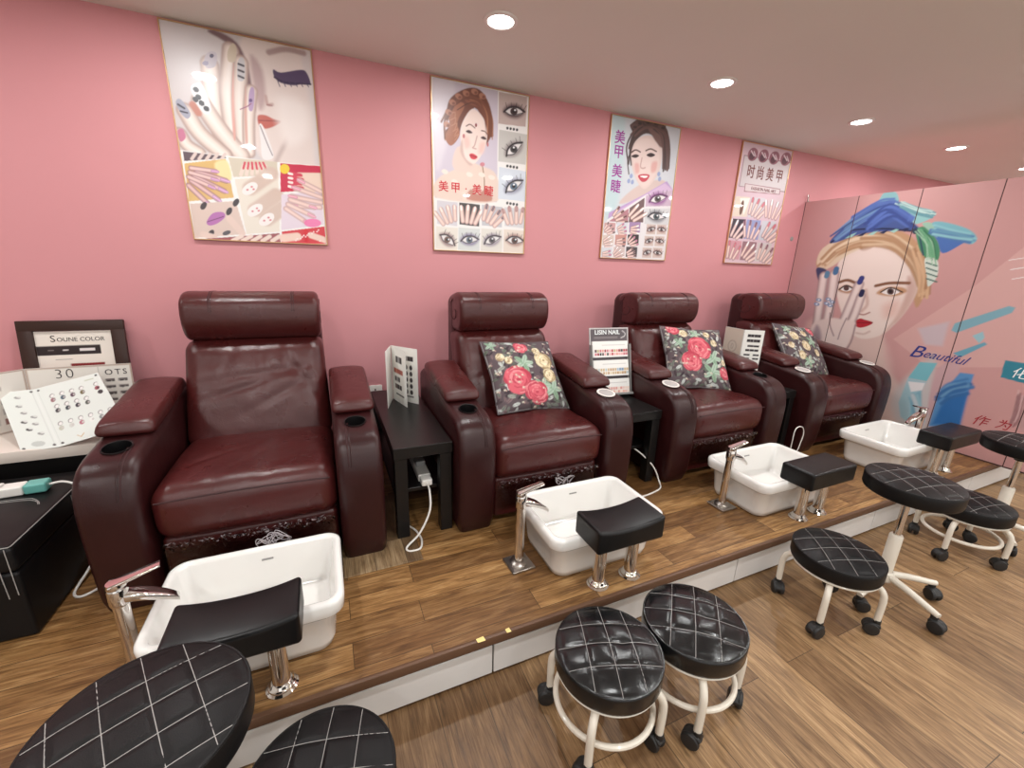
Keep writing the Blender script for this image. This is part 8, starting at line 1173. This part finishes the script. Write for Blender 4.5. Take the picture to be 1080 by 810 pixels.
# framed colour card leaning on the wall
fr_ = thing('picture_frame', 'dark brown picture frame with a printed colour card leaning on pink wall', 'picture frame', (-1.297, -0.098, WTZ + 0.001))
W, H = 0.375, 0.44
m_, _ = upright((-W / 2, 0), (W / 2, 0), 0.006, 0.15)
sheet('colour_card', [rect_op((232, 222, 212), 0, 0, 275, 370), rect_op((40, 26, 28), 0, 66, 225, 108), rect_op((120, 110, 110), 40, 84, 60, 88), rect_op((206, 196, 196), 90, 84, 110, 90), rect_op((226, 216, 216), 150, 80, 205, 92), rect_op((160, 150, 146), 60, 128, 120, 131), rect_op((126, 24, 28), 110, 150, 232, 172), rect_op((126, 24, 28), 60, 200, 200, 220), rect_op((60, 50, 56), 40, 250, 220, 270), rect_op((150, 140, 136), 40, 300, 180, 304)] + [rect_op((196, 80, 80), 114 + 10 * k, 150, 117 + 10 * k, 153) for k in range(11)], 0.275, 0.346, m_ @ Matrix.Translation((0, 0.045, 0.003)), fr_, 80, 110, M['white_plastic'], 0.004)
fb = join(*[xform(b, m_) for b in (box(-W / 2, W / 2, 0, 0.048, -0.006, 0.016, 0.004, 2), box(-W / 2, W / 2, H - 0.048, H, -0.006, 0.016, 0.004, 2), box(-W / 2, -W / 2 + 0.052, 0.044, H - 0.044, -0.006, 0.016, 0.004, 2), box(W / 2 - 0.052, W / 2, 0.044, H - 0.044, -0.006, 0.016, 0.004, 2))])
obj('frame', fb, M['dark_frame'], fr_)
lettering('lettering', 'S', 0.042, M['black_ink'], fr_, m_ @ Matrix.Translation((-0.075, 0.356, 0.0058)))
lettering('lettering', 'OUNE COLOR', 0.026, M['black_ink'], fr_, m_ @ Matrix.Translation((-0.062, 0.352, 0.0058)), align='LEFT')

# tall grey-white sample board behind, two leaves
ob_ = thing('sample_board', 'beige-edged sample board behind the white nail chart, below the dark frame', 'sample board', (-1.245, -0.205, WTZ + 0.001))
m_, L = upright((-0.185, 0.0), (0.17, 0.015), 0.0, 0.12)
ops = [rect_op((176, 152, 136), 0, 0, 356, 255), rect_op((226, 220, 212), 7, 7, 349, 249), rect_op((160, 154, 150), 238, 8, 240, 250)]
for r_ in range(6):
    for c_ in range(2):
        ops += [rect_op((120, 112, 110), 256 + 46 * c_, 66 + 30 * r_, 290 + 46 * c_, 78 + 30 * r_), ell_op((70, 64, 64), 268 + 46 * c_, 76 + 30 * r_, 8, 4), ell_op((84, 78, 76), 284 + 46 * c_, 75 + 30 * r_, 6, 4)]
sheet('leaf', ops, L, 0.255, m_, ob_, 100, 72, M['white_plastic'], 0.005)
lettering('lettering', 'OTS', 0.036, M['black_ink'], ob_, m_ @ Matrix.Translation((L / 2 - 0.057, 0.218, 0.0034)), spacing=1.35)
lettering('lettering', '30', 0.06, M['black_ink'], ob_, m_ @ Matrix.Translation((-0.055, 0.222, 0.0034)), spacing=1.2, bold=-0.001)
up_ = m_.to_3x3() @ Vector((0, 0.255, 0))
F0 = m_ @ Vector((-L / 2 - 0.002, 0, 0))
G0 = F0 + Vector((-0.215, -0.225, 0))
ops = [rect_op((176, 152, 136), 0, 0, 310, 255), rect_op((226, 220, 212), 7, 7, 303, 249), rect_op((110, 80, 70), 60, 60, 230, 76)]
for r_ in range(3):
    for c_ in range(5):
        ops += [rect_op([(150, 110, 104), (110, 104, 104), (176, 170, 166)][(r_ + c_) % 3], 40 + 46 * c_, 110 + 42 * r_, 70 + 46 * c_, 134 + 42 * r_)]
sheet_on(G0, G0 + up_, F0 + up_, ops, 70, 60, 310, 255, ob_, 'leaf')

# white nail-chart sheet lying against the board
ws = thing('nail_chart', 'white two-panel nail sample sheet leaning at the front of the corner table', 'chart', (-1.23, -0.4, WTZ + 0.001))
A = Vector((-1.228, -0.515, WTZ + 0.003)) - ws.location          # bottom of the fold
B = Vector((-1.392, -0.232, WTZ + 0.175)) - ws.location          # top of the fold
Cc = Vector((-1.172, -0.232, WTZ + 0.232)) - ws.location         # top right


def swatch(ops, x, y, c1, c2, a=0.5):
    ops += [ell_op((150, 146, 146), x, y, 8.5, 12, a, 2), ell_op((232, 230, 228), x + 1, y + 1, 6, 9, a, 2), ell_op(c1, x - 2, y + 24, 9, 12, a, 2), ell_op(c2, x + 2, y + 24, 4, 6, a, 2)]


ops = [rect_op((222, 227, 222), 0, 0, 240, 330), ('s', (206, 210, 206), 2, 0, [8, 8, 8, 322], 2)]
cols = [(150, 104, 110), (70, 90, 104), (84, 50, 70), (110, 96, 60), (60, 60, 64), (50, 60, 66), (44, 40, 52), (80, 84, 76)]
for k in range(8):
    swatch(ops, 48 + 36 * (k % 4), 62 + 62 * (k // 4), cols[k], (176, 170, 168))
cols = [(190, 190, 176), (206, 206, 200), (176, 110, 126), (230, 230, 226), (130, 136, 136), (226, 226, 222)]
for k in range(6):
    swatch(ops, 34 + 36 * k, 218, cols[k], (200, 196, 192))
swatch(ops, 212, 60, (150, 84, 92), (60, 30, 40))
ops += [ell_op((60, 50, 54), 214, 110, 10, 12, .5), rect_op((190, 196, 176), 180, 24, 215, 30), ('s', (196, 160, 110), 2, 0, [70, 300, 80, 312, 94, 298], 3), ('s', (196, 160, 110), 2, 0, [160, 300, 168, 312, 180, 298], 3)]
for x, y in ((12, 14), (228, 12), (14, 316), (226, 318)):
    ops.append(ell_op((40, 34, 36), x, y, 5, 5))
sheet_on(A, B, Cc, ops, 80, 110, 240, 330, ws)
ops = [rect_op((222, 227, 222), 0, 0, 110, 330), ('s', (206, 210, 206), 2, 0, [100, 8, 100, 322], 2)]
for k, (x, y) in enumerate(((50, 40), (44, 90), (50, 130), (74, 158), (40, 180), (70, 196), (46, 222), (74, 250))):
    ops += [ell_op((60, 54, 56) if k in (4, 6) else (150, 150, 148), x, y, 10, 7, .4), ell_op((210, 212, 208), x + 5, y - 4, 7, 5, .4)]
for x, y in ((10, 14), (98, 14), (10, 316), (98, 316)):
    ops.append(ell_op((60, 54, 56), x, y, 5, 5))
ops.append(ell_op((190, 194, 190), 55, 300, 20, 14))
left = Vector((-0.118, 0.012, -0.010))
sheet_on(A + left, B + left, B, ops, 40, 90, 110, 330, ws)

# ------------------------------------------------------------------ black ottoman with white stitching
ot = thing('ottoman', 'black leatherette storage ottoman with white stitching beside the nearest recliner', 'ottoman', (-1.46, -0.79, PLAT))
X0, X1, Y0, Y1 = -0.33, 0.33, -0.285, 0.25
obj('body', rounded_box(X0, X1, Y0, Y1, 0.001, 0.235, 0.012, (4, 4, 4)), M['vinyl'], ot, smooth=180)


def lid_f(u, v, w, co):
    if w > 0:
        co.z += 0.012 * (1 - u ** 4) * (1 - v ** 4)
    return co


ld = obj('lid', rounded_box(X0 - 0.003, X1 + 0.003, Y0 - 0.003, Y1 + 0.003, 0.237, 0.322, 0.016, (12, 12, 3), lid_f), M['vinyl'], ot, smooth=180)
st = [tube([(X0, Y0 + 0.004, 0.3205), (X1 - 0.006, Y0 + 0.004, 0.3205), (X1 - 0.002, Y0 + 0.010, 0.3205), (X1 - 0.002, Y1, 0.3205)], 0.0016, 5)]
def on_lid(x, y):
    return (x, y, 0.3222 + 0.012 * (1 - (x / 0.333) ** 4) * (1 - ((y + 0.0175) / 0.2705) ** 4))


for dy in (0.0, 0.012):
    st.append(tube([on_lid(X0 + 0.05 + 0.02 * k, 0.012 + dy) for k in range(26)] + [on_lid(x, y) for x, y in ((0.245, 0.009 + dy), (0.262, 0.0 + dy * .6), (0.274 + dy * .3, -0.012), (0.281 + dy * .3, -0.028))], 0.0013, 5))
obj('stitching', join(*st), M['stitch'], ld)
obj('stitching', join(tube([(X1 - 0.035, Y0 - 0.0035, 0.318), (X1 - 0.035, Y0 - 0.0035, 0.225), (X1 - 0.035, Y0 - 0.001, 0.15)], 0.0013, 5), tube([(X1 - 0.012, Y0 - 0.003, 0.318), (X1 - 0.012, Y0 - 0.003, 0.16)], 0.0013, 5),
                      tube([(X1 + 0.0035, Y0 + 0.33, 0.31), (X1 + 0.0035, Y0 + 0.33, 0.16)], 0.0012, 5), tube([(X1 + 0.0035, Y0 + 0.36, 0.31), (X1 + 0.0035, Y0 + 0.36, 0.16)], 0.0012, 5)), M['stitch'], ld)

ps = thing('power_strip', 'white power strip with teal end and cable, lying on black ottoman', 'power strip', (-1.325, -0.72, PLAT + 0.3335), 0.07)
obj('body', rounded_box(-0.20, 0.075, -0.026, 0.026, 0.0, 0.034, 0.006, (4, 2, 2)), M['white_plastic'], ps, smooth=180)
obj('end_cap', rounded_box(0.076, 0.135, -0.0265, 0.0265, 0.0, 0.035, 0.007, (3, 2, 2)), M['teal_plastic'], ps, smooth=180)['label'] = 'teal end cap'
for k in range(3):
    obj('plug', join(box(-0.15 + 0.075 * k - 0.02, -0.15 + 0.075 * k + 0.02, -0.018, 0.018, 0.0345, 0.042, 0.003, 1)), M['white_plastic'], ps)
obj('cable', tube(smooth_line([(0.136, 0, 0.018), (0.17, 0.0, 0.02), (0.205, -0.01, 0.005), (0.222, -0.02, -0.03), (0.228, -0.03, -0.1)], 6), 0.004, 8), M['white_plastic'], ps)

# ------------------------------------------------------------------ cords on the platform
def cord(pts, label, r=0.0042, extra=None):
    o = obj('mains_lead', tube(smooth_line(pts, 8), r, 8), M['white_plastic'])
    return tag(o, label, 'cord', 'white cords on the platform')


cord([(-1.155, -0.50, PLAT + 0.005), (-1.12, -0.62, PLAT + 0.06), (-1.11, -0.78, PLAT + 0.03), (-1.118, -0.885, PLAT + 0.005), (-1.092, -0.925, PLAT + 0.005), (-1.055, -0.905, PLAT + 0.005), (-1.02, -0.84, PLAT + 0.005), (-1.0, -0.7, PLAT + 0.005)], 'white cord on the wood between the ottoman and nearest recliner')
cord([(1.30, -0.80, PLAT + 0.19), (1.335, -0.92, PLAT + 0.175), (1.40, -0.985, PLAT + 0.10), (1.425, -1.02, PLAT + 0.02), (1.395, -1.065, PLAT + 0.005), (1.32, -1.09, PLAT + 0.005), (1.24, -1.10, PLAT + 0.005), (1.17, -1.08, PLAT + 0.005)], 'white cord curving from under the swatch rack table to the floor')
cord([(2.43, -0.85, PLAT + 0.005), (2.42, -1.03, PLAT + 0.006), (2.414, -1.095, PLAT + 0.05), (2.415, -1.10, PLAT + 0.13), (2.417, -1.10, PLAT + 0.215), (2.445, -1.10, PLAT + 0.242), (2.49, -1.10, PLAT + 0.232), (2.513, -1.10, PLAT + 0.19), (2.505, -1.10, PLAT + 0.13), (2.485, -1.095, PLAT + 0.06), (2.472, -1.04, PLAT + 0.006), (2.46, -0.9, PLAT + 0.005)], 'thin white cord loop between the third and fourth recliners', 0.003)
ex = thing('extension_socket', 'white extension socket with looping cord on shelf below the folded chart', 'extension lead', (0.13, -0.80, PLAT + 0.2045))
obj('body', rounded_box(-0.028, 0.028, -0.10, 0.16, 0.0, 0.036, 0.007, (2, 4, 2)), M['white_plastic'], ex, smooth=180)
obj('adapter', join(rounded_box(-0.022, 0.022, -0.02, 0.04, 0.037, 0.062, 0.006, (2, 2, 2))), M['grey_plastic'], ex, smooth=180)
obj('plug', rounded_box(-0.024, 0.024, -0.155, -0.101, 0.004, 0.036, 0.008, (2, 2, 2)), M['white_plastic'], ex, smooth=180)
obj('cable', tube(smooth_line([(0.0, -0.155, 0.018), (0.0, -0.20, 0.0), (-0.01, -0.235, -0.07), (-0.06, -0.26, -0.15), (-0.115, -0.275, -0.19), (-0.12, -0.292, -0.1985), (-0.10, -0.303, -0.1985), (-0.066, -0.296, -0.1985), (-0.05, -0.24, -0.1985), (-0.06, -0.17, -0.1985), (-0.085, -0.12, -0.1985)], 8), 0.0045, 8), M['white_plastic'], ex)
oc = obj('floor_offcut', box(-0.24, 0.06, -1.165, -0.62, PLAT + 0.0006, PLAT + 0.006, 0.001, 1), M['offcut'])
tag(oc, 'pale loose piece of laminate flooring partly under the nearest recliner', 'floor piece')

# ================================================================== foot basins
def make_basin(label):
    t = thing('foot_basin', label, 'basin', (0, 0, 0), 0, 'white ceramic foot basins')
    spec = [(0.000, 0.198, 0.131, 0.040), (0.006, 0.212, 0.142, 0.048), (0.03, 0.218, 0.147, 0.048), (0.140, 0.230, 0.160, 0.05), (0.146, 0.236, 0.167, 0.05), (0.150, 0.246, 0.178, 0.050), (0.157, 0.251, 0.183, 0.050),
            (0.190, 0.253, 0.185, 0.050), (0.199, 0.251, 0.183, 0.049), (0.204, 0.245, 0.177, 0.046), (0.204, 0.236, 0.168, 0.040), (0.201, 0.230, 0.162, 0.036), (0.192, 0.226, 0.158, 0.034), (0.070, 0.206, 0.138, 0.028), (0.052, 0.200, 0.131, 0.026), (0.045, 0.185, 0.117, 0.024), (0.043, 0.02, 0.02, 0.0199)]
    obj('basin_shell', loft([[(x, y, z) for x, y in rrect(hx, hy, r, 7)] for z, hx, hy, r in spec]), M['ceramic'], t, smooth=60)
    obj('drain', lathe([(0, 0.049), (0.012, 0.049), (0.016, 0.051), (0.022, 0.050), (0.025, 0.046)], 24, (0.03, 0.0, 0.0)), M['chrome'], t)
    obj('stamp_mark', box(0.0, 0.035, 0.1505, 0.1545, 0.163, 0.168), M['grey_plastic'], t)
    return t


TB = [(-0.492, 1.0, 'white basin nearest the camera, half covered by a black leg rest'), (0.735, 1.05, 'white basin in front of the two-rose cushion'),
      (1.885, 1.12, 'white basin in front of the third recliner'), (3.06, 1.10, 'white basin standing farthest away, before the mural')]
b0 = make_basin(TB[0][2])
b0.location = (TB[0][0], -1.325, PLAT)
for x, sx, lab in TB[1:]:
    o = dup(b0, (x, -1.325, PLAT), 0, lab)
    o.scale = (sx, 1, 1)


def make_tap(label):
    t = thing('tap', label, 'tap', (0, 0, 0), 0, 'chrome taps beside the basins')
    obj('base_plate', join(box(-0.05, 0.05, -0.05, 0.05, 0.0, 0.010, 0.002, 1), lathe([(0.036, 0.010), (0.036, 0.016), (0.026, 0.024), (0.019, 0.026)], 28)), M['steel'], t)
    obj('column', lathe([(0.0, 0.012), (0.0185, 0.012), (0.0185, 0.262), (0.021, 0.265), (0.0225, 0.27), (0.0225, 0.312), (0.0205, 0.316), (0.0, 0.316)], 28), M['chrome'], t)
    # wide flat spout sloping down over the basin
    sp = []
    for k in range(9):
        f = k / 8
        w = 0.0205 + 0.003 * math.sin(f * PI) - 0.008 * f * f
        h = 0.015 - 0.006 * f
        cx, cz = 0.012 + 0.108 * f, 0.284 - 0.026 * f - 0.034 * f * f
        sp.append([(cx, y, cz + z) for y, z in rrect(w, h, min(w, h) * 0.7, 4)])
    obj('spout', loft(sp), M['chrome'], t, smooth=50)
    lv = []
    for k in range(7):
        f = k / 6
        cx, cz = -0.014 + 0.108 * f, 0.326 + 0.020 * f
        w, h = 0.020 - 0.006 * f, 0.0055 - 0.002 * f
        lv.append([(cx, y, cz + z) for y, z in rrect(w, h, h * 0.8, 3)])
    obj('lever', join(loft(lv), lathe([(0.0, 0.317), (0.021, 0.317), (0.022, 0.322), (0.020, 0.331), (0.0, 0.332)], 24)), M['chrome'], t, smooth=50)
    return t


TP = [(-0.788, -1.372, 0.25, 'wide chrome tap at the nearest basin, its lever catching red reflections'), (0.412, -1.332, 0.05, 'chrome column tap beside the second basin from the camera'),
      (1.575, -1.316, 0.0, 'chrome column tap beside the third basin from the camera'), (3.415, -1.30, PI - 0.15, 'chrome tap at the mural end, spouting into the farthest basin')]
t0 = make_tap(TP[0][3])
t0.location = (TP[0][0], TP[0][1], PLAT)
t0.rotation_euler = (0, 0, TP[0][2])
for x, y, a, lab in TP[1:]:
    dup(t0, (x, y, PLAT), a, lab)


# ------------------------------------------------------------------ padded leg rests on chrome posts
def make_legrest(label, w, curve):
    t = thing('leg_support', label, 'leg rest', (0, 0, 0), 0, 'black padded leg rests on chrome posts')

    def f(u, v, wz, co):
        if curve:
            co.z += (0.020 * (abs(u) ** 2.2) - 0.012) * (1 if wz > 0 else 0.0)
            co.z += 0.006 * (1 - v * v) * (wz > 0) * (1 - abs(u) ** 3)
        else:
            co.z += 0.004 * (1 - v * v) * (wz > 0) * (1 - u * u)
        return co
    obj('pad', rounded_box(-w / 2, w / 2, -0.078, 0.078, 0.200, 0.288, 0.012, (16, 8, 4), f), M['vinyl_smooth'], t, smooth=180)
    for sx in (-0.075, 0.075):
        p = obj('post', lathe([(0.0, 0.012), (0.0235, 0.012), (0.0235, 0.1995), (0.0, 0.1995)], 28, (sx, 0, 0)), M['chrome'], t)
        obj('flange', lathe([(0.0, 0.0), (0.041, 0.0), (0.042, 0.005), (0.036, 0.010), (0.035, 0.014), (0.030, 0.018), (0.028, 0.024), (0.024, 0.027), (0.0, 0.027)], 32, (sx, 0, 0)), M['chrome'], p)
    return t


make_legrest('scooped black leg rest over the nearest basin', 0.295, True).location = (-0.495, -1.545, PLAT)
make_legrest('black leg rest at the second basin, above the pair of worn stools', 0.295, True).location = (0.722, -1.545, PLAT)
make_legrest('flat black leg rest at the third basin', 0.335, False).location = (1.922, -1.535, PLAT)
make_legrest('farthest flat black leg rest, before the mural', 0.37, False).location = (3.20, -1.530, PLAT)

# ------------------------------------------------------------------ scraps of tape on the platform edge
for (x, y, w, lab) in ((0.150, -1.6175, 0.028, 'larger scrap of pale yellow tape stuck on the platform edge'), (0.246, -1.6175, 0.016, 'smaller scrap of pale yellow tape stuck on the platform edge')):
    o = obj('tape_scrap', loft([[(x - w * .5, y + 0.012, PLAT + 0.0014), (x + w * .4, y + 0.014, PLAT + 0.0014), (x + w * .5, y - 0.002, PLAT + 0.0016), (x - w * .45, y - 0.0015, PLAT + 0.0016)],
                                [(x - w * .5, y + 0.012, PLAT + 0.003), (x + w * .4, y + 0.014, PLAT + 0.003), (x + w * .5, y - 0.004, PLAT + 0.003), (x - w * .45, y - 0.004, PLAT + 0.003)]]), M['yellow'])
    tag(o, lab, 'tape', 'yellow tape scraps')

# ================================================================== stools
def quilt_seat(r, h, ang, pitch, worn, off=(0.0, 0.0)):
    """round padded seat with a quilted dome: two families of stitch lines at the angles ang"""
    dirs = [(math.cos(a), math.sin(a)) for a in ang]

    def line_d(x, y):
        best = 1.0
        for (c, s), o in zip(dirs, off):
            q = (x * s - y * c - o) / pitch
            best = min(best, abs(q - round(q)) * pitch)
        return best

    def top(x, y):
        q = math.hypot(x, y) / r
        z = h + 0.016 * (1 - q ** 2.6)
        z -= 0.0030 * math.exp(-(line_d(x, y) / 0.006) ** 2) * max(0.0, 1 - q ** 8)
        if worn:
            z += 0.006 * (1 - q * q) - 0.005 * math.exp(-((x - 0.03) ** 2 + (y + 0.015) ** 2) / 0.0005) + 0.0012 * math.sin(95 * x + 40 * y) * math.exp(-((x - .02) ** 2 + y * y) / 0.003) + 0.004 * noise.noise(Vector((x * 11, y * 11, worn)))
        return z
    nr, na = 34, 96
    vs, fs = [(0, 0, top(0, 0))], []
    for i in range(1, nr + 1):
        q = r * i / nr
        for k in range(na):
            a = 2 * PI * k / na
            vs.append((q * math.cos(a), q * math.sin(a), top(q * math.cos(a), q * math.sin(a))))
    for k in range(na):
        fs.append((0, 1 + k, 1 + (k + 1) % na))
        for i in range(nr - 1):
            a = 1 + i * na
            fs.append((a + k, a + na + k, a + na + (k + 1) % na, a + (k + 1) % na))
    b = 1 + (nr - 1) * na
    side = [(r + 0.003, h - 0.004), (r + 0.004, h - 0.012), (r + 0.004, h - 0.050), (r + 0.001, h - 0.058), (r - 0.006, h - 0.062), (0.02, h - 0.062)]
    prev = b
    for rr, z in side:
        st_ = len(vs)
        for k in range(na):
            a = 2 * PI * k / na
            vs.append((rr * math.cos(a), rr * math.sin(a), z))
        for k in range(na):
            fs.append((prev + k, st_ + k, st_ + (k + 1) % na, prev + (k + 1) % na))
        prev = st_
    fs.append(tuple(range(prev, prev + na)))
    seat = from_data(vs, fs)
    bm = None
    n = int(r / pitch) + 1
    for (c, s), o0 in zip(dirs, off):
        for k in range(-n - 1, n + 2):
            o = k * pitch + o0
            if abs(o) > r * 0.86:
                continue
            hl = math.sqrt(r * r - o * o) * 0.985
            pts = []
            for i in range(25):
                q = -hl + 2 * hl * i / 24
                x, y = o * s + q * c, -o * c + q * s
                pts.append((x, y, top(x, y) + 0.0003))
            t_ = tube(pts, 0.0008, 5, False, True, 0.7)
            bm = t_ if bm is None else join(bm, t_)
    return seat, bm


def caster_mesh(stem=0.02):
    """twin-wheel caster, foot at z = 0"""
    w = None
    for sx in (-0.013, 0.013):
        q = xform(lathe([(0.0, -0.0095), (0.016, -0.0095), (0.0245, -0.0075), (0.0270, -0.002), (0.0270, 0.002), (0.0245, 0.0075), (0.016, 0.0095), (0.0, 0.0095)], 24), Matrix.Translation((sx, 0.012, 0.0272)) @ Matrix.Rotation(PI / 2, 4, 'Y'))
        w = q if w is None else join(w, q)
    hood = prism([(-0.012, 0.030), (-0.016, 0.044), (-0.010, 0.053), (0.008, 0.055), (0.026, 0.050), (0.038, 0.036), (0.038, 0.026), (0.028, 0.030), (0.012, 0.034)], -0.0165, 0.0165, 0.005, 3)
    st_ = lathe([(0, 0.05), (0.0125, 0.05), (0.0125, 0.068), (0.0, 0.068)], 16, (0, -0.002, 0))
    return join(w, hood, st_)


def low_stool(label, loc, seat_rot, leg_rot, seat_h, ring_on, worn, r=0.15, pitch=0.0685, off=(0.0, 0.0), casters=(0.3, 2.0, 4.4, 5.5)):
    t = thing('low_stool', label, 'stool', loc, 0, 'low round quilted stools on casters')
    h = seat_h - 0.012
    sm, stm = quilt_seat(r, h, seat_rot, pitch, worn, off)
    v = M['vinyl_worn'] if worn else M['vinyl']
    seat = obj('seat', sm, v, t, smooth=60)
    obj('stitching', stm, M['stitch'], seat)
    obj('piping', tube([((r + 0.001) * math.cos(a), (r + 0.001) * math.sin(a), h - 0.003) for a in [2 * PI * k / 64 for k in range(64)]], 0.0034, 6, True), v, seat)
    obj('under_plate', lathe([(0.0, h - 0.0625), (r - 0.004, h - 0.0625), (r - 0.001, h - 0.066), (r - 0.004, h - 0.071), (0.0, h - 0.071)], 48), M['cream_metal'], t)
    for k in range(4):
        a = leg_rot + k * PI / 2
        d = Vector((math.cos(a), math.sin(a), 0))
        zt = h - 0.082
        R1 = 0.166
        pts = smooth_line([tuple(d * 0.02 + Vector((0, 0, zt))), tuple(d * 0.105 + Vector((0, 0, zt))), tuple(d * 0.140 + Vector((0, 0, zt - 0.005))), tuple(d * 0.161 + Vector((0, 0, zt - 0.027))), tuple(d * 0.167 + Vector((0, 0, zt - 0.065))), tuple(d * R1 + Vector((0, 0, 0.064)))], 5)
        lg = obj('leg', tube(pts, 0.0115, 12), M['cream_metal'], t)
        c = obj('caster', caster_mesh(), M['rubber'], lg)
        c.location = d * R1
        c.rotation_euler = (0, 0, casters[k])
    if ring_on:
        R = 0.1425
        obj('foot_ring', tube([(R * math.cos(a), R * math.sin(a), 0.115) for a in [2 * PI * k / 56 for k in range(56)]], 0.0085, 10, True), M['cream_metal'], t)
    return t


def tall_stool(label, loc, seat_rot, leg_rot, seat_h, r=0.155, pitch=0.0685, off=(0.0, 0.0), casters=(0.2, 1.4, 2.9, 4.0, 5.2), cut=None):
    t = thing('tall_stool', label, 'stool', loc, 0, 'height-adjustable round quilted stools')
    h = seat_h - 0.012
    sm, stm = quilt_seat(r, h, seat_rot, pitch, 0, off)
    seat = obj('seat', sm, M['vinyl'], t, smooth=60)
    obj('stitching', stm, M['stitch'], seat)
    obj('piping', tube([((r + 0.001) * math.cos(a), (r + 0.001) * math.sin(a), h - 0.003) for a in [2 * PI * k / 64 for k in range(64)]], 0.0034, 6, True), M['vinyl'], seat)
    obj('seat_mount', join(box(-0.075, 0.075, -0.06, 0.06, h - 0.078, h - 0.0625, 0.003, 1), lathe([(0.0, h - 0.105), (0.022, h - 0.105), (0.026, h - 0.0785), (0.0, h - 0.0785)], 20)), M['rubber'], t)
    mid = 0.085 + (h - 0.085) * 0.45
    obj('gas_lift', lathe([(0.0, 0.09), (0.0135, 0.09), (0.0135, h - 0.104), (0.0, h - 0.104)], 24), M['chrome'], t)
    obj('column_sleeve', lathe([(0.0, 0.075), (0.024, 0.075), (0.024, mid - 0.006), (0.021, mid), (0.0138, mid)], 28), M['cream_metal'], t)
    obj('hub', lathe([(0.0, 0.072), (0.030, 0.072), (0.036, 0.08), (0.034, 0.112), (0.0258, 0.120)], 28), M['cream_metal'], t)
    for k in range(5):
        a = leg_rot + k * 2 * PI / 5
        d = Vector((math.cos(a), math.sin(a), 0))
        pts = smooth_line([tuple(d * 0.028 + Vector((0, 0, 0.098))), tuple(d * 0.10 + Vector((0, 0, 0.092))), tuple(d * 0.18 + Vector((0, 0, 0.079))), tuple(d * 0.215 + Vector((0, 0, 0.074)))], 4)
        lg = obj('leg', tube(pts, [0.015 - 0.004 * i / 12 for i in range(13)], 12), M['cream_metal'], t)
        c = obj('caster', caster_mesh(), M['rubber'], lg)
        c.location = d * 0.205
        c.rotation_euler = (0, 0, casters[k])
    return t


R_ = math.radians
low_stool('low stool with shiny crumpled seat, foremost of the worn pair', (0.448, -1.872, 0), (R_(68), R_(161)), R_(42), 0.308, True, 1, casters=(1.1, 1.2, 0.4, 0.2))
low_stool('low stool with worn shiny seat, just behind the crumpled one', (0.756, -1.893, 0), (R_(45), R_(140)), R_(-122), 0.314, True, 2, casters=(0.4, 2.2, 3.3, -1.57))
low_stool('low matte stool without a foot ring, in front of the third basin', (1.575, -1.85, 0), (R_(53), R_(157)), R_(-65), 0.305, False, 0, casters=(0.6, 4.0, 2.4, 1.4))
low_stool('low stool with foot ring, partly hidden behind the tall pedestal stool', (2.66, -1.855, 0), (R_(54), R_(172)), R_(95), 0.298, True, 0, r=0.154, casters=(2.0, 1.2, 0.7, 3.6))
low_stool('low quilted stool cut by the bottom of the picture, just beside the largest seat', (-0.313, -1.905, 0), (R_(78), R_(167)), R_(45), 0.312, True, 0)
tall_stool('largest quilted black stool seat in view, hiding part of the nearest basin', (-0.578, -1.870, 0), (R_(113), R_(25)), R_(64), 0.568, r=0.162, pitch=0.066, off=(0.017, -0.010))
tall_stool('tall pedestal stool between the ringless low stool and the ringed low stool', (1.93, -1.880, 0), (R_(62), R_(168)), R_(-30), 0.566, casters=(2.7, 1.8, 2.9, 4.0, 3.2))
tall_stool('tall pedestal stool farthest away, cut by the picture edge near the mural', (3.03, -1.870, 0), (R_(70), R_(2)), R_(-72), 0.568)

# ================================================================== camera and look
cam = bpy.data.cameras.new('camera')
co_ = bpy.data.objects.new('camera', cam)
C.objects.link(co_)
f_, pitch, roll, yaw = 442.233, 0.2761, 0.0319, -0.4213
cam.sensor_fit = 'HORIZONTAL'
cam.sensor_width = 36.0
cam.lens = f_ / 1080.0 * 36.0
cam.clip_start = 0.02
co_.matrix_world = Matrix.Translation((-0.222, -2.6239, 1.3493)) @ Matrix.Rotation(yaw, 4, 'Z') @ Matrix.Rotation(PI / 2 - pitch, 4, 'X') @ Matrix.Rotation(roll, 4, 'Z')
S.camera = co_

w = bpy.data.worlds.new('world')
S.world = w
w.use_nodes = True
w.node_tree.nodes['Background'].inputs[0].default_value = (1.0, 0.99, 0.97, 1)
w.node_tree.nodes['Background'].inputs[1].default_value = 1.3
S.view_settings.view_transform = 'Standard'
S.view_settings.look = 'None'
S.view_settings.gamma = 1.0
S.view_settings.use_curve_mapping = False
S.view_settings.exposure = 0.0
S.cycles.max_bounces = 8
S.cycles.use_denoising = True
